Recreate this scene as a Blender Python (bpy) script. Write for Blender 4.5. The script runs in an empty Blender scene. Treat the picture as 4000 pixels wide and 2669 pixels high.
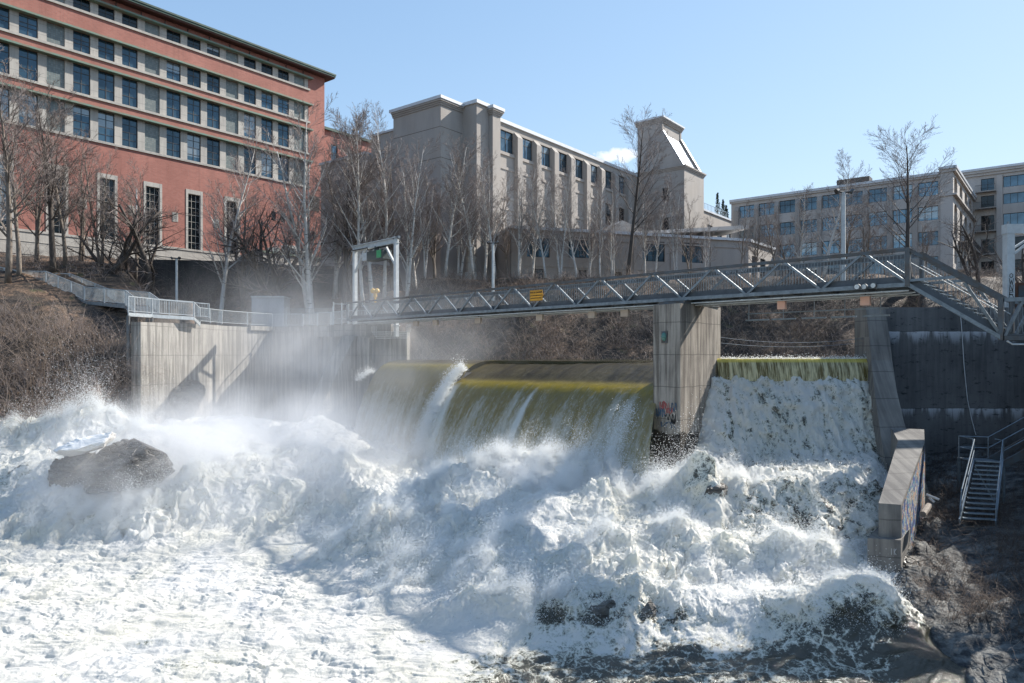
import bpy, math, random
import numpy as np
from mathutils import Vector, Matrix

R = math.radians
random.seed(7)
SC = bpy.context.scene
COL = SC.collection

# ------------------------------------------------------------------ camera, sky, sun
Z0 = 10.0            # eye height
F = 2800.0           # focal length in pixels of the 4000 px wide picture
HOR = 1385.0         # horizon row
cam = bpy.data.cameras.new("camera")
camo = bpy.data.objects.new("camera", cam)
COL.objects.link(camo)
camo.location = (0, 0, Z0)
camo.rotation_euler = (R(90), 0, 0)
cam.sensor_width = 36
cam.lens = 36 * F / 4000
cam.shift_y = (HOR - 1334.5) / 4000
cam.clip_start = 0.1
cam.clip_end = 6000
SC.camera = camo

SUN_AZ, SUN_EL = R(60), R(38)     # azimuth clockwise from +Y
S = Vector((math.sin(SUN_AZ) * math.cos(SUN_EL), math.cos(SUN_AZ) * math.cos(SUN_EL), math.sin(SUN_EL)))

w = bpy.data.worlds.new("World")
SC.world = w
w.use_nodes = True
nt = w.node_tree
nt.nodes.clear()
sky = nt.nodes.new("ShaderNodeTexSky")
sky.sky_type = 'NISHITA'
sky.sun_disc = False
sky.sun_elevation = SUN_EL
sky.sun_rotation = SUN_AZ
sky.altitude = 100
sky.air_density = 1.0
sky.dust_density = 0.15
sky.ozone_density = 3.0
bg = nt.nodes.new("ShaderNodeBackground")
bg.inputs[1].default_value = 0.15
out = nt.nodes.new("ShaderNodeOutputWorld")
# one small cloud, low behind the tower
tc = nt.nodes.new("ShaderNodeTexCoord")
mp = nt.nodes.new("ShaderNodeMapping")
cdir = Vector(((2425 - 2000) / F, 1, (HOR - 607) / F)).normalized()
mp.inputs['Location'].default_value = (-cdir.x, -cdir.y, -cdir.z)
vm = nt.nodes.new("ShaderNodeVectorMath"); vm.operation = 'MULTIPLY'
vm.inputs[1].default_value = (26, 26, 95)
ln = nt.nodes.new("ShaderNodeVectorMath"); ln.operation = 'LENGTH'
nz = nt.nodes.new("ShaderNodeTexNoise"); nz.inputs['Scale'].default_value = 70; nz.inputs['Detail'].default_value = 6
ma = nt.nodes.new("ShaderNodeMath"); ma.operation = 'MULTIPLY_ADD'; ma.inputs[1].default_value = 1.7
mr = nt.nodes.new("ShaderNodeMapRange")
mr.inputs['From Min'].default_value = 1.75; mr.inputs['From Max'].default_value = 1.35
mr.inputs['To Min'].default_value = 0; mr.inputs['To Max'].default_value = 0.75
mx = nt.nodes.new("ShaderNodeMix"); mx.data_type = 'RGBA'
mx.inputs['B'].default_value = (12, 12, 12, 1)
L = nt.links.new
L(tc.outputs['Generated'], mp.inputs['Vector']); L(mp.outputs[0], vm.inputs[0]); L(vm.outputs[0], ln.inputs[0])
L(tc.outputs['Generated'], nz.inputs['Vector']); L(nz.outputs[0], ma.inputs[0]); L(ln.outputs['Value'], ma.inputs[2])
L(ma.outputs[0], mr.inputs['Value']); L(mr.outputs[0], mx.inputs['Factor']); L(sky.outputs[0], mx.inputs['A'])
# hazy spring sky: even out the brightness between the sun side and the far side
kn = nt.nodes.new("ShaderNodeVectorMath"); kn.operation = 'MULTIPLY_ADD'; kn.inputs[1].default_value = (0.25,) * 3; kn.inputs[2].default_value = (1.0,) * 3
dv_ = nt.nodes.new("ShaderNodeVectorMath"); dv_.operation = 'DIVIDE'
sc_ = nt.nodes.new("ShaderNodeVectorMath"); sc_.operation = 'MULTIPLY'; sc_.inputs[1].default_value = (1.40, 1.52, 1.68)
L(mx.outputs['Result'], kn.inputs[0]); L(mx.outputs['Result'], dv_.inputs[0]); L(kn.outputs[0], dv_.inputs[1]); L(dv_.outputs[0], sc_.inputs[0])
L(sc_.outputs[0], bg.inputs[0]); L(bg.outputs[0], out.inputs[0])

sun = bpy.data.lights.new("sun", 'SUN')
sun.energy = 4.9
sun.angle = R(0.55)
sun.color = (1.0, 0.94, 0.86)
suno = bpy.data.objects.new("sun", sun)
COL.objects.link(suno)
suno.rotation_euler = S.to_track_quat('Z', 'Y').to_euler()
suno.location = (60, 40, 60)

SC.view_settings.view_transform = 'Standard'
SC.view_settings.look = 'None'
SC.view_settings.exposure = 0.80
SC.view_settings.gamma = 1
SC.render.engine = 'CYCLES'
cy = SC.cycles
cy.use_denoising = True
cy.max_bounces = 7
cy.diffuse_bounces = 3
cy.glossy_bounces = 3
cy.transmission_bounces = 4
cy.volume_bounces = 2
cy.transparent_max_bounces = 12
cy.volume_step_rate = 2.0
cy.volume_max_steps = 96
cy.sample_clamp_indirect = 4
cy.caustics_reflective = False
cy.caustics_refractive = False

def PX(px, py, Y):
    """world point seen at picture pixel (px, py) at distance Y"""
    return Vector(((px - 2000) / F * Y, Y, Z0 - (py - HOR) / F * Y))
def XQ(px, Y):
    return (px - 2000) / F * Y

# ------------------------------------------------------------------ numpy noise
_rs = np.random.RandomState(3)
_perm = _rs.permutation(512)
_perm = np.concatenate([_perm, _perm, _perm])
_g = _rs.normal(size=(512, 3)); _g /= np.linalg.norm(_g, axis=1)[:, None]
def perlin(x, y, z=0.0):
    x = np.asarray(x, float); y = np.asarray(y, float); z = np.zeros_like(x) + z
    xi = np.floor(x).astype(int); yi = np.floor(y).astype(int); zi = np.floor(z).astype(int)
    xf = x - xi; yf = y - yi; zf = z - zi
    u = xf**3 * (xf * (xf * 6 - 15) + 10); v = yf**3 * (yf * (yf * 6 - 15) + 10); ww = zf**3 * (zf * (zf * 6 - 15) + 10)
    def gr(a, b, c):
        h = _perm[(_perm[(_perm[(xi + a) & 511] + yi + b) & 511] + zi + c) & 511]
        g = _g[h]
        return g[..., 0] * (xf - a) + g[..., 1] * (yf - b) + g[..., 2] * (zf - c)
    x00 = gr(0, 0, 0) * (1 - u) + gr(1, 0, 0) * u
    x10 = gr(0, 1, 0) * (1 - u) + gr(1, 1, 0) * u
    x01 = gr(0, 0, 1) * (1 - u) + gr(1, 0, 1) * u
    x11 = gr(0, 1, 1) * (1 - u) + gr(1, 1, 1) * u
    return (x00 * (1 - v) + x10 * v) * (1 - ww) + (x01 * (1 - v) + x11 * v) * ww
def fbm(x, y, z=0.0, o=4, gain=0.5):
    s = 0; a = 1.0; f = 1.0
    for i in range(o):
        s = s + a * perlin(x * f + 17 * i, y * f - 9 * i, z * f + 5 * i)
        a *= gain; f *= 2.03
    return s
def billow(x, y, z=0.0, o=4, gain=0.5):
    s = 0; a = 1.0; f = 1.0
    for i in range(o):
        s = s + a * (np.abs(perlin(x * f + 17 * i, y * f - 9 * i, z * f + 5 * i)) * 2 - 0.35)
        a *= gain; f *= 2.1
    return s
def sm(a, b, x):
    t = np.clip((np.asarray(x, float) - a) / (b - a), 0, 1)
    return t * t * (3 - 2 * t)

# ------------------------------------------------------------------ mesh builder
def _uvs(me, co):
    n = len(me.loops)
    li = np.empty(n, np.int32); me.loops.foreach_get("vertex_index", li)
    pn = np.empty(len(me.polygons) * 3, np.float32); me.polygons.foreach_get("normal", pn); pn = pn.reshape(-1, 3)
    lt = np.empty(len(me.polygons), np.int32); me.polygons.foreach_get("loop_total", lt)
    nrm = np.repeat(pn, lt, axis=0)
    p = co[li]
    hz = np.hypot(nrm[:, 0], nrm[:, 1]) + 1e-9
    tx = -nrm[:, 1] / hz; ty = nrm[:, 0] / hz
    u = p[:, 0] * tx + p[:, 1] * ty; v = p[:, 2]
    flat = np.abs(nrm[:, 2]) > 0.75
    u = np.where(flat, p[:, 0], u); v = np.where(flat, p[:, 1], v)
    uv = me.uv_layers.new(name="UVMap")
    uv.data.foreach_set("uv", np.stack([u, v], 1).astype(np.float32).ravel())

class MB:
    def __init__(self):
        self.v = []; self.f = []; self.m = []
    def add(self, vs, fs, mi=0):
        b = len(self.v)
        self.v += [tuple(a) for a in vs]
        self.f += [tuple(b + i for i in q) for q in fs]
        self.m += [mi] * len(fs)
    def hexa(self, p, mi=0):      # p: 8 points, bottom ring then top ring
        self.add(p, [(3, 2, 1, 0), (4, 5, 6, 7), (0, 1, 5, 4), (1, 2, 6, 5), (2, 3, 7, 6), (3, 0, 4, 7)], mi)
    def box(self, x0, x1, y0, y1, z0, z1, mi=0):
        self.hexa([(x0, y0, z0), (x1, y0, z0), (x1, y1, z0), (x0, y1, z0), (x0, y0, z1), (x1, y0, z1), (x1, y1, z1), (x0, y1, z1)], mi)
    def bar(self, a, b, wd, ht, up=(0, 0, 1), mi=0):
        a = Vector(a); b = Vector(b); d = (b - a).normalized(); up = Vector(up)
        s = d.cross(up)
        if s.length < 1e-4: s = d.cross(Vector((1, 0, 0)))
        s.normalize(); t = s.cross(d).normalized()
        s *= wd / 2; t *= ht / 2
        self.hexa([a - s - t, a + s - t, b + s - t, b - s - t, a - s + t, a + s + t, b + s + t, b - s + t], mi)
    def tube(self, pts, rad, n=6, cap=True, mi=0):
        pts = [Vector(p) for p in pts]
        if not hasattr(rad, '__len__'): rad = [rad] * len(pts)
        b = len(self.v); prev = None
        for i, p in enumerate(pts):
            d = (pts[min(i + 1, len(pts) - 1)] - pts[max(i - 1, 0)])
            if d.length < 1e-9: d = Vector((0, 0, 1))
            d.normalize()
            if prev is None:
                s = d.cross(Vector((0.31, 0.17, 0.93)))
                if s.length < 1e-3: s = d.cross(Vector((1, 0, 0)))
            else:
                s = prev - d * prev.dot(d)
            s.normalize(); prev = s; t = d.cross(s)
            for k in range(n):
                a = 2 * math.pi * k / n
                q = p + (s * math.cos(a) + t * math.sin(a)) * rad[i]
                self.v.append((q.x, q.y, q.z))
        for i in range(len(pts) - 1):
            for k in range(n):
                k2 = (k + 1) % n
                self.f.append((b + i * n + k, b + i * n + k2, b + (i + 1) * n + k2, b + (i + 1) * n + k)); self.m.append(mi)
        if cap:
            self.f.append(tuple(b + k for k in range(n))[::-1]); self.m.append(mi)
            self.f.append(tuple(b + (len(pts) - 1) * n + k for k in range(n))); self.m.append(mi)
    def cyl(self, p, r, h, n=12, r2=None, mi=0):
        p = Vector(p); self.tube([p, p + Vector((0, 0, h))], [r, r if r2 is None else r2], n, True, mi)
    def prism(self, poly, z0, z1, mi=0):   # poly: xy points, counter-clockwise; z may be per-vertex lists
        n = len(poly)
        zb = z0 if hasattr(z0, '__len__') else [z0] * n
        zt = z1 if hasattr(z1, '__len__') else [z1] * n
        vs = [(poly[i][0], poly[i][1], zb[i]) for i in range(n)] + [(poly[i][0], poly[i][1], zt[i]) for i in range(n)]
        fs = [tuple(range(n))[::-1], tuple(range(n, 2 * n))] + [(i, (i + 1) % n, n + (i + 1) % n, n + i) for i in range(n)]
        self.add(vs, fs, mi)
    def mesh(self, name, mat, off=(0, 0, 0), smooth=False):
        me = bpy.data.meshes.new(name)
        co = np.array(self.v, float).reshape(-1, 3)
        me.from_pydata((co - np.array(off)).tolist(), [], self.f)
        for m in (mat if isinstance(mat, (list, tuple)) else [mat]): me.materials.append(m)
        if isinstance(mat, (list, tuple)): me.polygons.foreach_set("material_index", self.m)
        if smooth: me.polygons.foreach_set("use_smooth", [True] * len(me.polygons))
        me.update()
        _uvs(me, co)
        return me
    def build(self, name, mat, parent=None, smooth=False, loc=None):
        off = (0, 0, 0)
        if parent is not None:
            off = wloc(parent)
        elif loc is not None:
            off = loc
        o = bpy.data.objects.new(name, self.mesh(name, mat, off, smooth))
        COL.objects.link(o)
        if parent is not None: o.parent = parent
        elif loc is not None: o.location = loc
        return o

def wloc(o):
    p = Vector(o.location)
    while o.parent is not None:
        o = o.parent; p += Vector(o.location)
    return p

def tag(o, label=None, cat=None, group=None, kind=None):
    if label: o['label'] = label
    if cat: o['category'] = cat
    if group: o['group'] = group
    if kind: o['kind'] = kind
    return o
def thing(name, label, cat, loc=(0, 0, 0), group=None, rotz=0):
    o = bpy.data.objects.new(name, None); COL.objects.link(o)
    o.location = loc; o.rotation_euler = (0, 0, rotz); o.empty_display_size = 0.5
    return tag(o, label, cat, group)
def grid_mesh(name, P, mat, attrs=None, smooth=True, parent=None):
    """P: (rows, cols, 3) array -> a quad sheet"""
    r, c = P.shape[:2]
    me = bpy.data.meshes.new(name)
    me.vertices.add(r * c)
    me.vertices.foreach_set("co", P.reshape(-1).astype(np.float32))
    idx = np.arange(r * c).reshape(r, c)
    q = np.stack([idx[:-1, :-1], idx[:-1, 1:], idx[1:, 1:], idx[1:, :-1]], -1).reshape(-1, 4)
    n = len(q)
    me.loops.add(n * 4); me.loops.foreach_set("vertex_index", q.ravel().astype(np.int32))
    me.polygons.add(n)
    me.polygons.foreach_set("loop_start", (np.arange(n) * 4).astype(np.int32))
    me.polygons.foreach_set("loop_total", np.full(n, 4, np.int32))
    if smooth: me.polygons.foreach_set("use_smooth", np.ones(n, bool))
    me.update(calc_edges=True)
    for k, a in (attrs or {}).items():
        at = me.attributes.new(k, 'FLOAT', 'POINT'); at.data.foreach_set("value", a.ravel().astype(np.float32))
    me.materials.append(mat)
    o = bpy.data.objects.new(name, me); COL.objects.link(o)
    if parent: o.parent = parent
    return o

# ------------------------------------------------------------------ materials
class NT:
    def __init__(self, name):
        self.m = bpy.data.materials.new(name); self.m.use_nodes = True
        self.t = self.m.node_tree; self.b = self.t.nodes['Principled BSDF']; self.o = self.t.nodes['Material Output']
    def n(self, kind, ins=None, **props):
        x = self.t.nodes.new('ShaderNode' + kind)
        for k, v in props.items(): setattr(x, k, v)
        for k, v in (ins or {}).items():
            if isinstance(v, bpy.types.NodeSocket): self.t.links.new(v, x.inputs[k])
            else: x.inputs[k].default_value = v
        return x
    def l(self, a, b): self.t.links.new(a, b)
    def math(self, op, a, b=0.0, c=None, clamp=False):
        x = self.n('Math', operation=op); x.use_clamp = clamp
        for i, v in enumerate((a, b) if c is None else (a, b, c)):
            if isinstance(v, bpy.types.NodeSocket): self.l(v, x.inputs[i])
            else: x.inputs[i].default_value = v
        return x.outputs[0]
    def coord(self, out='Object', scale=(1, 1, 1), loc=(0, 0, 0)):
        tc = self.n('TexCoord')
        return self.n('Mapping', {'Vector': tc.outputs[out], 'Scale': scale, 'Location': loc}).outputs[0]
    def noise(self, vec, scale=1.0, detail=4, rough=0.5, dist=0.0):
        return self.n('TexNoise', {'Vector': vec, 'Scale': scale, 'Detail': detail, 'Roughness': rough, 'Distortion': dist}).outputs['Fac']
    def mapr(self, v, a, b, c=0.0, d=1.0, smooth=False):
        x = self.n('MapRange', {'Value': v, 'From Min': a, 'From Max': b, 'To Min': c, 'To Max': d})
        if smooth: x.interpolation_type = 'SMOOTHSTEP'
        return x.outputs[0]
    def mix(self, f, a, b, mode='MIX'):
        x = self.n('Mix', data_type='RGBA', blend_type=mode)
        for k, v in (('Factor', f), ('A', a), ('B', b)):
            if isinstance(v, bpy.types.NodeSocket): self.l(v, x.inputs[k])
            else: x.inputs[k].default_value = (v if k == 'Factor' else (tuple(v) + (1,) if len(v) == 3 else v))
        return x.outputs['Result']
    def bump(self, h, strength=0.3, dist=0.05):
        x = self.n('Bump', {'Height': h, 'Strength': strength, 'Distance': dist})
        self.l(x.outputs[0], self.b.inputs['Normal'])
        return x.outputs[0]
    def col(self, v):
        if isinstance(v, bpy.types.NodeSocket): self.l(v, self.b.inputs['Base Color'])
        else: self.b.inputs['Base Color'].default_value = tuple(v) + (1,)
    def set(self, **k):
        for a, v in k.items():
            a = a.replace('_', ' ')
            if isinstance(v, bpy.types.NodeSocket): self.l(v, self.b.inputs[a])
            else: self.b.inputs[a].default_value = v

def mat_plain(name, c, rough=0.6, metal=0.0, var=0.25, scale=3.0, c2=None):
    n = NT(name)
    v = n.noise(n.coord(), scale, 6, 0.6)
    d = tuple(x * (1 - var) for x in c) if c2 is None else c2
    n.col(n.mix(n.mapr(v, 0.35, 0.65), d, c))
    n.set(Roughness=rough, Metallic=metal)
    n.bump(n.noise(n.coord(), scale * 8, 3), 0.15, 0.01)
    return n.m

def mat_concrete(name, c, dark, streak=0.6, joint=0.0, board=0.0, white=0.0, j0=0.0, spots=0.0):
    n = NT(name)
    uv = n.coord('UV')
    big = n.noise(n.coord('UV', (0.5, 0.35, 1)), 1.0, 6, 0.6)
    st = n.noise(n.coord('UV', (2.2, 0.13, 1)), 1.6, 5, 0.65)
    fine = n.noise(uv, 14, 4, 0.6)
    f = n.math('ADD', n.math('MULTIPLY', n.mapr(st, 0.42, 0.60), streak), n.math('MULTIPLY', n.mapr(big, 0.35, 0.7), 1 - streak * 0.5))
    base = n.mix(n.mapr(f, 0.15, 1.0), c, dark)
    base = n.mix(n.mapr(fine, 0.35, 0.65, 0, 0.25), base, tuple(x * 0.7 for x in c))
    h = fine
    if board > 0:
        wv = n.n('TexWave', {'Vector': n.coord('UV', (1, 0.0, 1)), 'Scale': board, 'Distortion': 0.6, 'Detail': 2}, wave_type='BANDS', bands_direction='X').outputs['Fac']
        base = n.mix(n.mapr(wv, 0.0, 0.18, 0.28, 0.0), base, dark)
    if joint > 0:
        sx = n.n('SeparateXYZ', {'Vector': uv})
        wob = n.math('MULTIPLY_ADD', n.noise(n.coord('UV', (1, 0, 1)), 0.9, 3), 0.12, sx.outputs['Y'])
        md = n.math('MODULO', n.math('ADD', wob, 100.0 - j0), joint)
        dst = n.math('MINIMUM', md, n.math('SUBTRACT', joint, md))
        jl = n.mapr(dst, 0.0, 0.035, 1, 0)
        base = n.mix(n.math('MULTIPLY', jl, 0.65), base, tuple(x * 0.35 for x in dark))
        if white > 0:
            # lime bloom running down from the joints
            below = n.mapr(md, joint - 0.05, joint - 0.75, 1, 0)
            dr = n.noise(n.coord('UV', (1.1, 0.12, 1)), 1.4, 5, 0.7)
            wm = n.math('MULTIPLY', below, n.mapr(n.math('MULTIPLY_ADD', below, 0.14, dr), 0.55, 0.66))
            base = n.mix(n.math('MULTIPLY', wm, white), base, (0.5, 0.52, 0.55))
    if spots > 0:
        sp = n.noise(n.coord('UV', (0.8, 1.6, 1)), 2.3, 8, 0.75)
        base = n.mix(n.mapr(sp, 0.56, 0.64, 0, spots), base, (0.012, 0.014, 0.016))
    n.col(base)
    n.set(Roughness=0.85)
    n.bump(n.math('ADD', fine, n.math('MULTIPLY', big, 2.0)), 0.35, 0.03)
    return n.m

def mat_stucco(name, c, j=3.6):
    n = NT(name)
    uv = n.coord('UV')
    a = n.noise(n.coord('UV', (0.9, 0.18, 1)), 0.8, 5, 0.6)
    b = n.noise(uv, 0.35, 3)
    fine = n.noise(uv, 9, 3)
    base = n.mix(n.mapr(a, 0.38, 0.7, 0, 0.6), c, tuple(x * 0.72 for x in c))
    base = n.mix(n.mapr(b, 0.4, 0.7, 0, 0.35), base, (c[0] * 0.9, c[1] * 0.82, c[2] * 0.74))
    base = n.mix(n.mapr(fine, 0.3, 0.7, 0.0, 0.18), base, tuple(x * 0.6 for x in c))
    n.col(base); n.set(Roughness=0.9)
    n.bump(fine, 0.3, 0.03)
    return n.m

def mat_brick(name, c1, c2):
    n = NT(name)
    br = n.n('TexBrick', {'Vector': n.coord('UV'), 'Scale': 1.0, 'Color1': c1 + (1,), 'Color2': c2 + (1,), 'Mortar': (0.30, 0.22, 0.19, 1),
                         'Mortar Size': 0.012, 'Brick Width': 0.42, 'Row Height': 0.15, 'Bias': -0.1})
    a = n.noise(n.coord('UV', (0.25, 0.12, 1)), 1.0, 6, 0.65)
    f = n.noise(n.coord('UV', (2, 6, 1)), 2.0, 4, 0.7)
    base = n.mix(n.mapr(a, 0.35, 0.7, 0, 0.6), br.outputs['Color'], tuple(x * 0.65 for x in c2))
    g2 = n.noise(n.coord('UV', (1.6, 0.05, 1)), 1.0, 5, 0.7)
    base = n.mix(n.mapr(g2, 0.52, 0.72, 0, 0.4), base, (0.16, 0.075, 0.06))
    base = n.mix(n.mapr(f, 0.45, 0.7, 0, 0.35), base, (0.42, 0.2, 0.15))
    n.col(base); n.set(Roughness=0.9)
    return n.m

def mat_glass(name, c, metal=0.45, rough=0.06):
    n = NT(name)
    a = n.noise(n.coord('Object', (0.6, 0.6, 0.8)), 1.3, 3)
    inf = n.n('ObjectInfo').outputs['Random']
    base = n.mix(n.mapr(n.math('ADD', n.math('MULTIPLY', a, 0.7), n.math('MULTIPLY', inf, 0.5)), 0.3, 0.9), tuple(x * 0.3 for x in c), c)
    # blinds drawn part of the way down behind some panes
    uvz = n.n('SeparateXYZ', {'Vector': n.coord('Object')}).outputs['Z']
    slat = n.mapr(n.math('MODULO', n.math('ADD', uvz, 50.0), 0.22), 0.0, 0.05, 0.75, 1.0)
    drop = n.math('GREATER_THAN', uvz, n.mapr(n.math('FRACT', n.math('MULTIPLY', inf, 7.3)), 0, 1, 0.3, 2.6))
    bl = n.math('MULTIPLY', n.math('GREATER_THAN', inf, 0.62), n.math('MULTIPLY', drop, slat))
    n.col(n.mix(n.math('MULTIPLY', bl, 0.55), base, (0.42, 0.44, 0.44)))
    n.set(Roughness=rough, Metallic=metal)
    n.bump(n.noise(n.coord(), 1.2, 2), 0.05, 0.02)
    return n.m

M = {}
M['brick'] = mat_brick("brick", (0.44, 0.172, 0.132), (0.35, 0.130, 0.100))
M['limestone'] = mat_concrete("limestone", (0.50, 0.47, 0.42), (0.36, 0.34, 0.31), 0.4, joint=1.2)
M['stucco'] = mat_stucco("stucco", (0.43, 0.395, 0.36))
M['stucco_pale'] = mat_stucco("pale_stucco", (0.56, 0.52, 0.48))
M['copper'] = mat_plain("patinated_copper", (0.13, 0.24, 0.19), 0.7, 0, 0.5, 1.2, (0.20, 0.19, 0.14))
M['copper_dark'] = mat_plain("dark_copper", (0.035, 0.085, 0.065), 0.6, 0, 0.5, 1.2)
M['coping'] = mat_plain("pale_coping", (0.66, 0.68, 0.70), 0.45, 0.1, 0.1, 1)
M['glass'] = mat_glass("window_glass", (0.075, 0.145, 0.20), 0.4)
M['glass_blue'] = mat_glass("sky_glass", (0.16, 0.25, 0.32), 0.55, 0.05)
M['glass_dark'] = mat_glass("dark_glass", (0.02, 0.035, 0.045), 0.3)
M['frame_dark'] = mat_plain("dark_frame", (0.045, 0.045, 0.045), 0.5)
M['frame_brown'] = mat_plain("brown_frame", (0.09, 0.075, 0.06), 0.5)
M['soffit'] = mat_plain("soffit", (0.10, 0.04, 0.03), 0.8)
M['metal_roof'] = mat_plain("standing_seam_metal", (0.72, 0.74, 0.76), 0.3, 0.6, 0.1, 1)
M['galv'] = mat_plain("galvanised_steel", (0.235, 0.265, 0.285), 0.42, 0.5, 0.35, 4.0)
M['galv_dark'] = mat_plain("weathered_steel", (0.10, 0.12, 0.135), 0.5, 0.3, 0.45, 2.5, (0.10, 0.08, 0.065))
M['rail'] = mat_plain("galvanised_rail", (0.46, 0.50, 0.52), 0.45, 0.4, 0.25, 5)
M['white_paint'] = mat_plain("white_painted_steel", (0.62, 0.64, 0.63), 0.5, 0, 0.22, 2.5)
M['grating'] = mat_plain("steel_grating", (0.12, 0.13, 0.14), 0.6, 0.4)
M['stair_blue'] = mat_plain("dull_galvanised_steel", (0.24, 0.29, 0.33), 0.4, 0.5, 0.3, 6)
M['sheet_grey'] = mat_plain("grey_sheet_metal", (0.30, 0.33, 0.36), 0.5, 0.3, 0.15, 1.5)
M['yellow'] = mat_plain("yellow_paint", (0.75, 0.42, 0.03), 0.5)
M['orange'] = mat_plain("orange_sign_paint", (0.78, 0.36, 0.02), 0.5, 0, 0.1)
M['black'] = mat_plain("black_paint", (0.015, 0.013, 0.012), 0.6)
M['white'] = mat_plain("white_marking", (0.6, 0.62, 0.63), 0.6)
M['red_paint'] = mat_plain("red_spray_paint", (0.45, 0.10, 0.09), 0.6)
M['blue_paint'] = mat_plain("blue_spray_paint", (0.06, 0.13, 0.22), 0.6)
M['green'] = mat_plain("green_panel", (0.05, 0.42, 0.16), 0.4)
M['darkbox'] = mat_plain("dark_machine", (0.05, 0.07, 0.065), 0.5)
M['beige'] = mat_plain("beige_housing", (0.55, 0.43, 0.33), 0.5, 0, 0.12)
M['beige_lit'] = mat_plain("lit_beige_housing", (0.85, 0.48, 0.34), 0.5, 0, 0.08)  # beige housing warmed up, light on the box put into its colour
M['lens'] = mat_plain("lamp_lens", (0.7, 0.7, 0.66), 0.2, 0, 0.05)
M['blue_flag'] = mat_plain("blue_flag_cloth", (0.03, 0.14, 0.45), 0.7)
M['dam'] = mat_concrete("weathered_concrete", (0.36, 0.34, 0.305), (0.15, 0.14, 0.125), 1.0, joint=2.0, board=1.6)
M['pier'] = mat_concrete("pier_concrete", (0.38, 0.335, 0.28), (0.13, 0.11, 0.09), 0.9, joint=1.55)
M['wetwall'] = mat_concrete("stained_dark_concrete", (0.15, 0.15, 0.15), (0.06, 0.061, 0.063), 0.35, joint=4.0, white=0.9, j0=3.25, spots=0.8)
M['buttress'] = mat_concrete("rough_buttress_concrete", (0.25, 0.235, 0.21), (0.10, 0.095, 0.09), 0.5, joint=1.3)
M['retaining'] = mat_concrete("blotched_dark_wall", (0.05, 0.05, 0.048), (0.015, 0.017, 0.016), 0.6, joint=2.4, spots=0.6)  # dark wall with near-black blotches

def mat_glassblock():
    n = NT("glass_block")
    br = n.n('TexBrick', {'Vector': n.coord('UV'), 'Scale': 1.0, 'Color1': (0.13, 0.17, 0.17, 1), 'Color2': (0.24, 0.27, 0.25, 1), 'Mortar': (0.16, 0.14, 0.12, 1),
                         'Mortar Size': 0.018, 'Brick Width': 0.24, 'Row Height': 0.24, 'Bias': -0.2}, offset=0.0)
    n.col(br.outputs['Color']); n.set(Roughness=0.35)
    return n.m
M['glassblock'] = mat_glassblock()

def mat_pier_wet():
    """pier concrete, wet and dark where the water reaches"""
    m = M['pier'].copy(); m.name = "pier_concrete_wet_foot"
    t = m.node_tree; b = t.nodes['Principled BSDF']
    src = b.inputs['Base Color'].links[0].from_socket
    tc = t.nodes.new('ShaderNodeTexCoord'); sx = t.nodes.new('ShaderNodeSeparateXYZ'); t.links.new(tc.outputs['UV'], sx.inputs[0])
    nz = t.nodes.new('ShaderNodeTexNoise'); nz.inputs['Scale'].default_value = 1.5; t.links.new(tc.outputs['UV'], nz.inputs['Vector'])
    ad = t.nodes.new('ShaderNodeMath'); ad.operation = 'MULTIPLY_ADD'; ad.inputs[1].default_value = 0.7
    t.links.new(nz.outputs['Fac'], ad.inputs[0]); t.links.new(sx.outputs['Y'], ad.inputs[2])
    mr = t.nodes.new('ShaderNodeMapRange'); t.links.new(ad.outputs[0], mr.inputs['Value'])
    mr.inputs['From Min'].default_value = Z0 - 3.34; mr.inputs['From Max'].default_value = Z0 - 3.44
    mx = t.nodes.new('ShaderNodeMix'); mx.data_type = 'RGBA'
    t.links.new(mr.outputs[0], mx.inputs['Factor']); t.links.new(src, mx.inputs['A']); mx.inputs['B'].default_value = (0.035, 0.028, 0.022, 1)
    t.links.new(mx.outputs['Result'], b.inputs['Base Color'])
    return m
M['pier_wet'] = mat_pier_wet()

def mat_ground():
    n = NT("leaf_litter_ground")
    c = n.coord('Object')
    leaf = n.n('TexVoronoi', {'Vector': n.coord('Object', (1, 1, 1.6)), 'Scale': 7.0, 'Randomness': 1.0})
    lc = n.n('SeparateColor', {'Color': leaf.outputs['Color']})
    patch = n.noise(c, 0.22, 5, 0.6)
    mid = n.noise(c, 1.6, 5, 0.65)
    lit = n.mix(lc.outputs[0], (0.07, 0.042, 0.026), (0.27, 0.17, 0.105))
    soil = n.mix(n.mapr(mid, 0.35, 0.65), (0.022, 0.017, 0.013), (0.06, 0.045, 0.032))
    base = n.mix(n.mapr(n.math('ADD', patch, n.math('MULTIPLY', mid, 0.35)), 0.66, 0.80), soil, lit)
    moss = n.noise(c, 0.7, 4)
    base = n.mix(n.mapr(moss, 0.62, 0.72, 0, 0.6), base, (0.07, 0.075, 0.025))
    # bare ledge rock on the near right bank
    at = n.n('Attribute'); at.attribute_name = 'rock'
    rk = n.mix(n.mapr(n.noise(n.coord('Object', (0.7, 2.0, 3)), 1.1, 9, 0.72), 0.42, 0.66), (0.022, 0.024, 0.026), (0.20, 0.20, 0.185))
    rm = n.mapr(n.math('ADD', at.outputs['Fac'], n.math('MULTIPLY', patch, 1.1)), 0.85, 1.0)
    base = n.mix(rm, base, rk)
    n.col(base); n.set(Roughness=0.8)
    h = n.math('ADD', n.math('MULTIPLY', leaf.outputs['Distance'], 0.5), n.math('MULTIPLY', mid, 1.6))
    n.bump(h, 0.7, 0.10)
    return n.m
M['ground'] = mat_ground()

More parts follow.
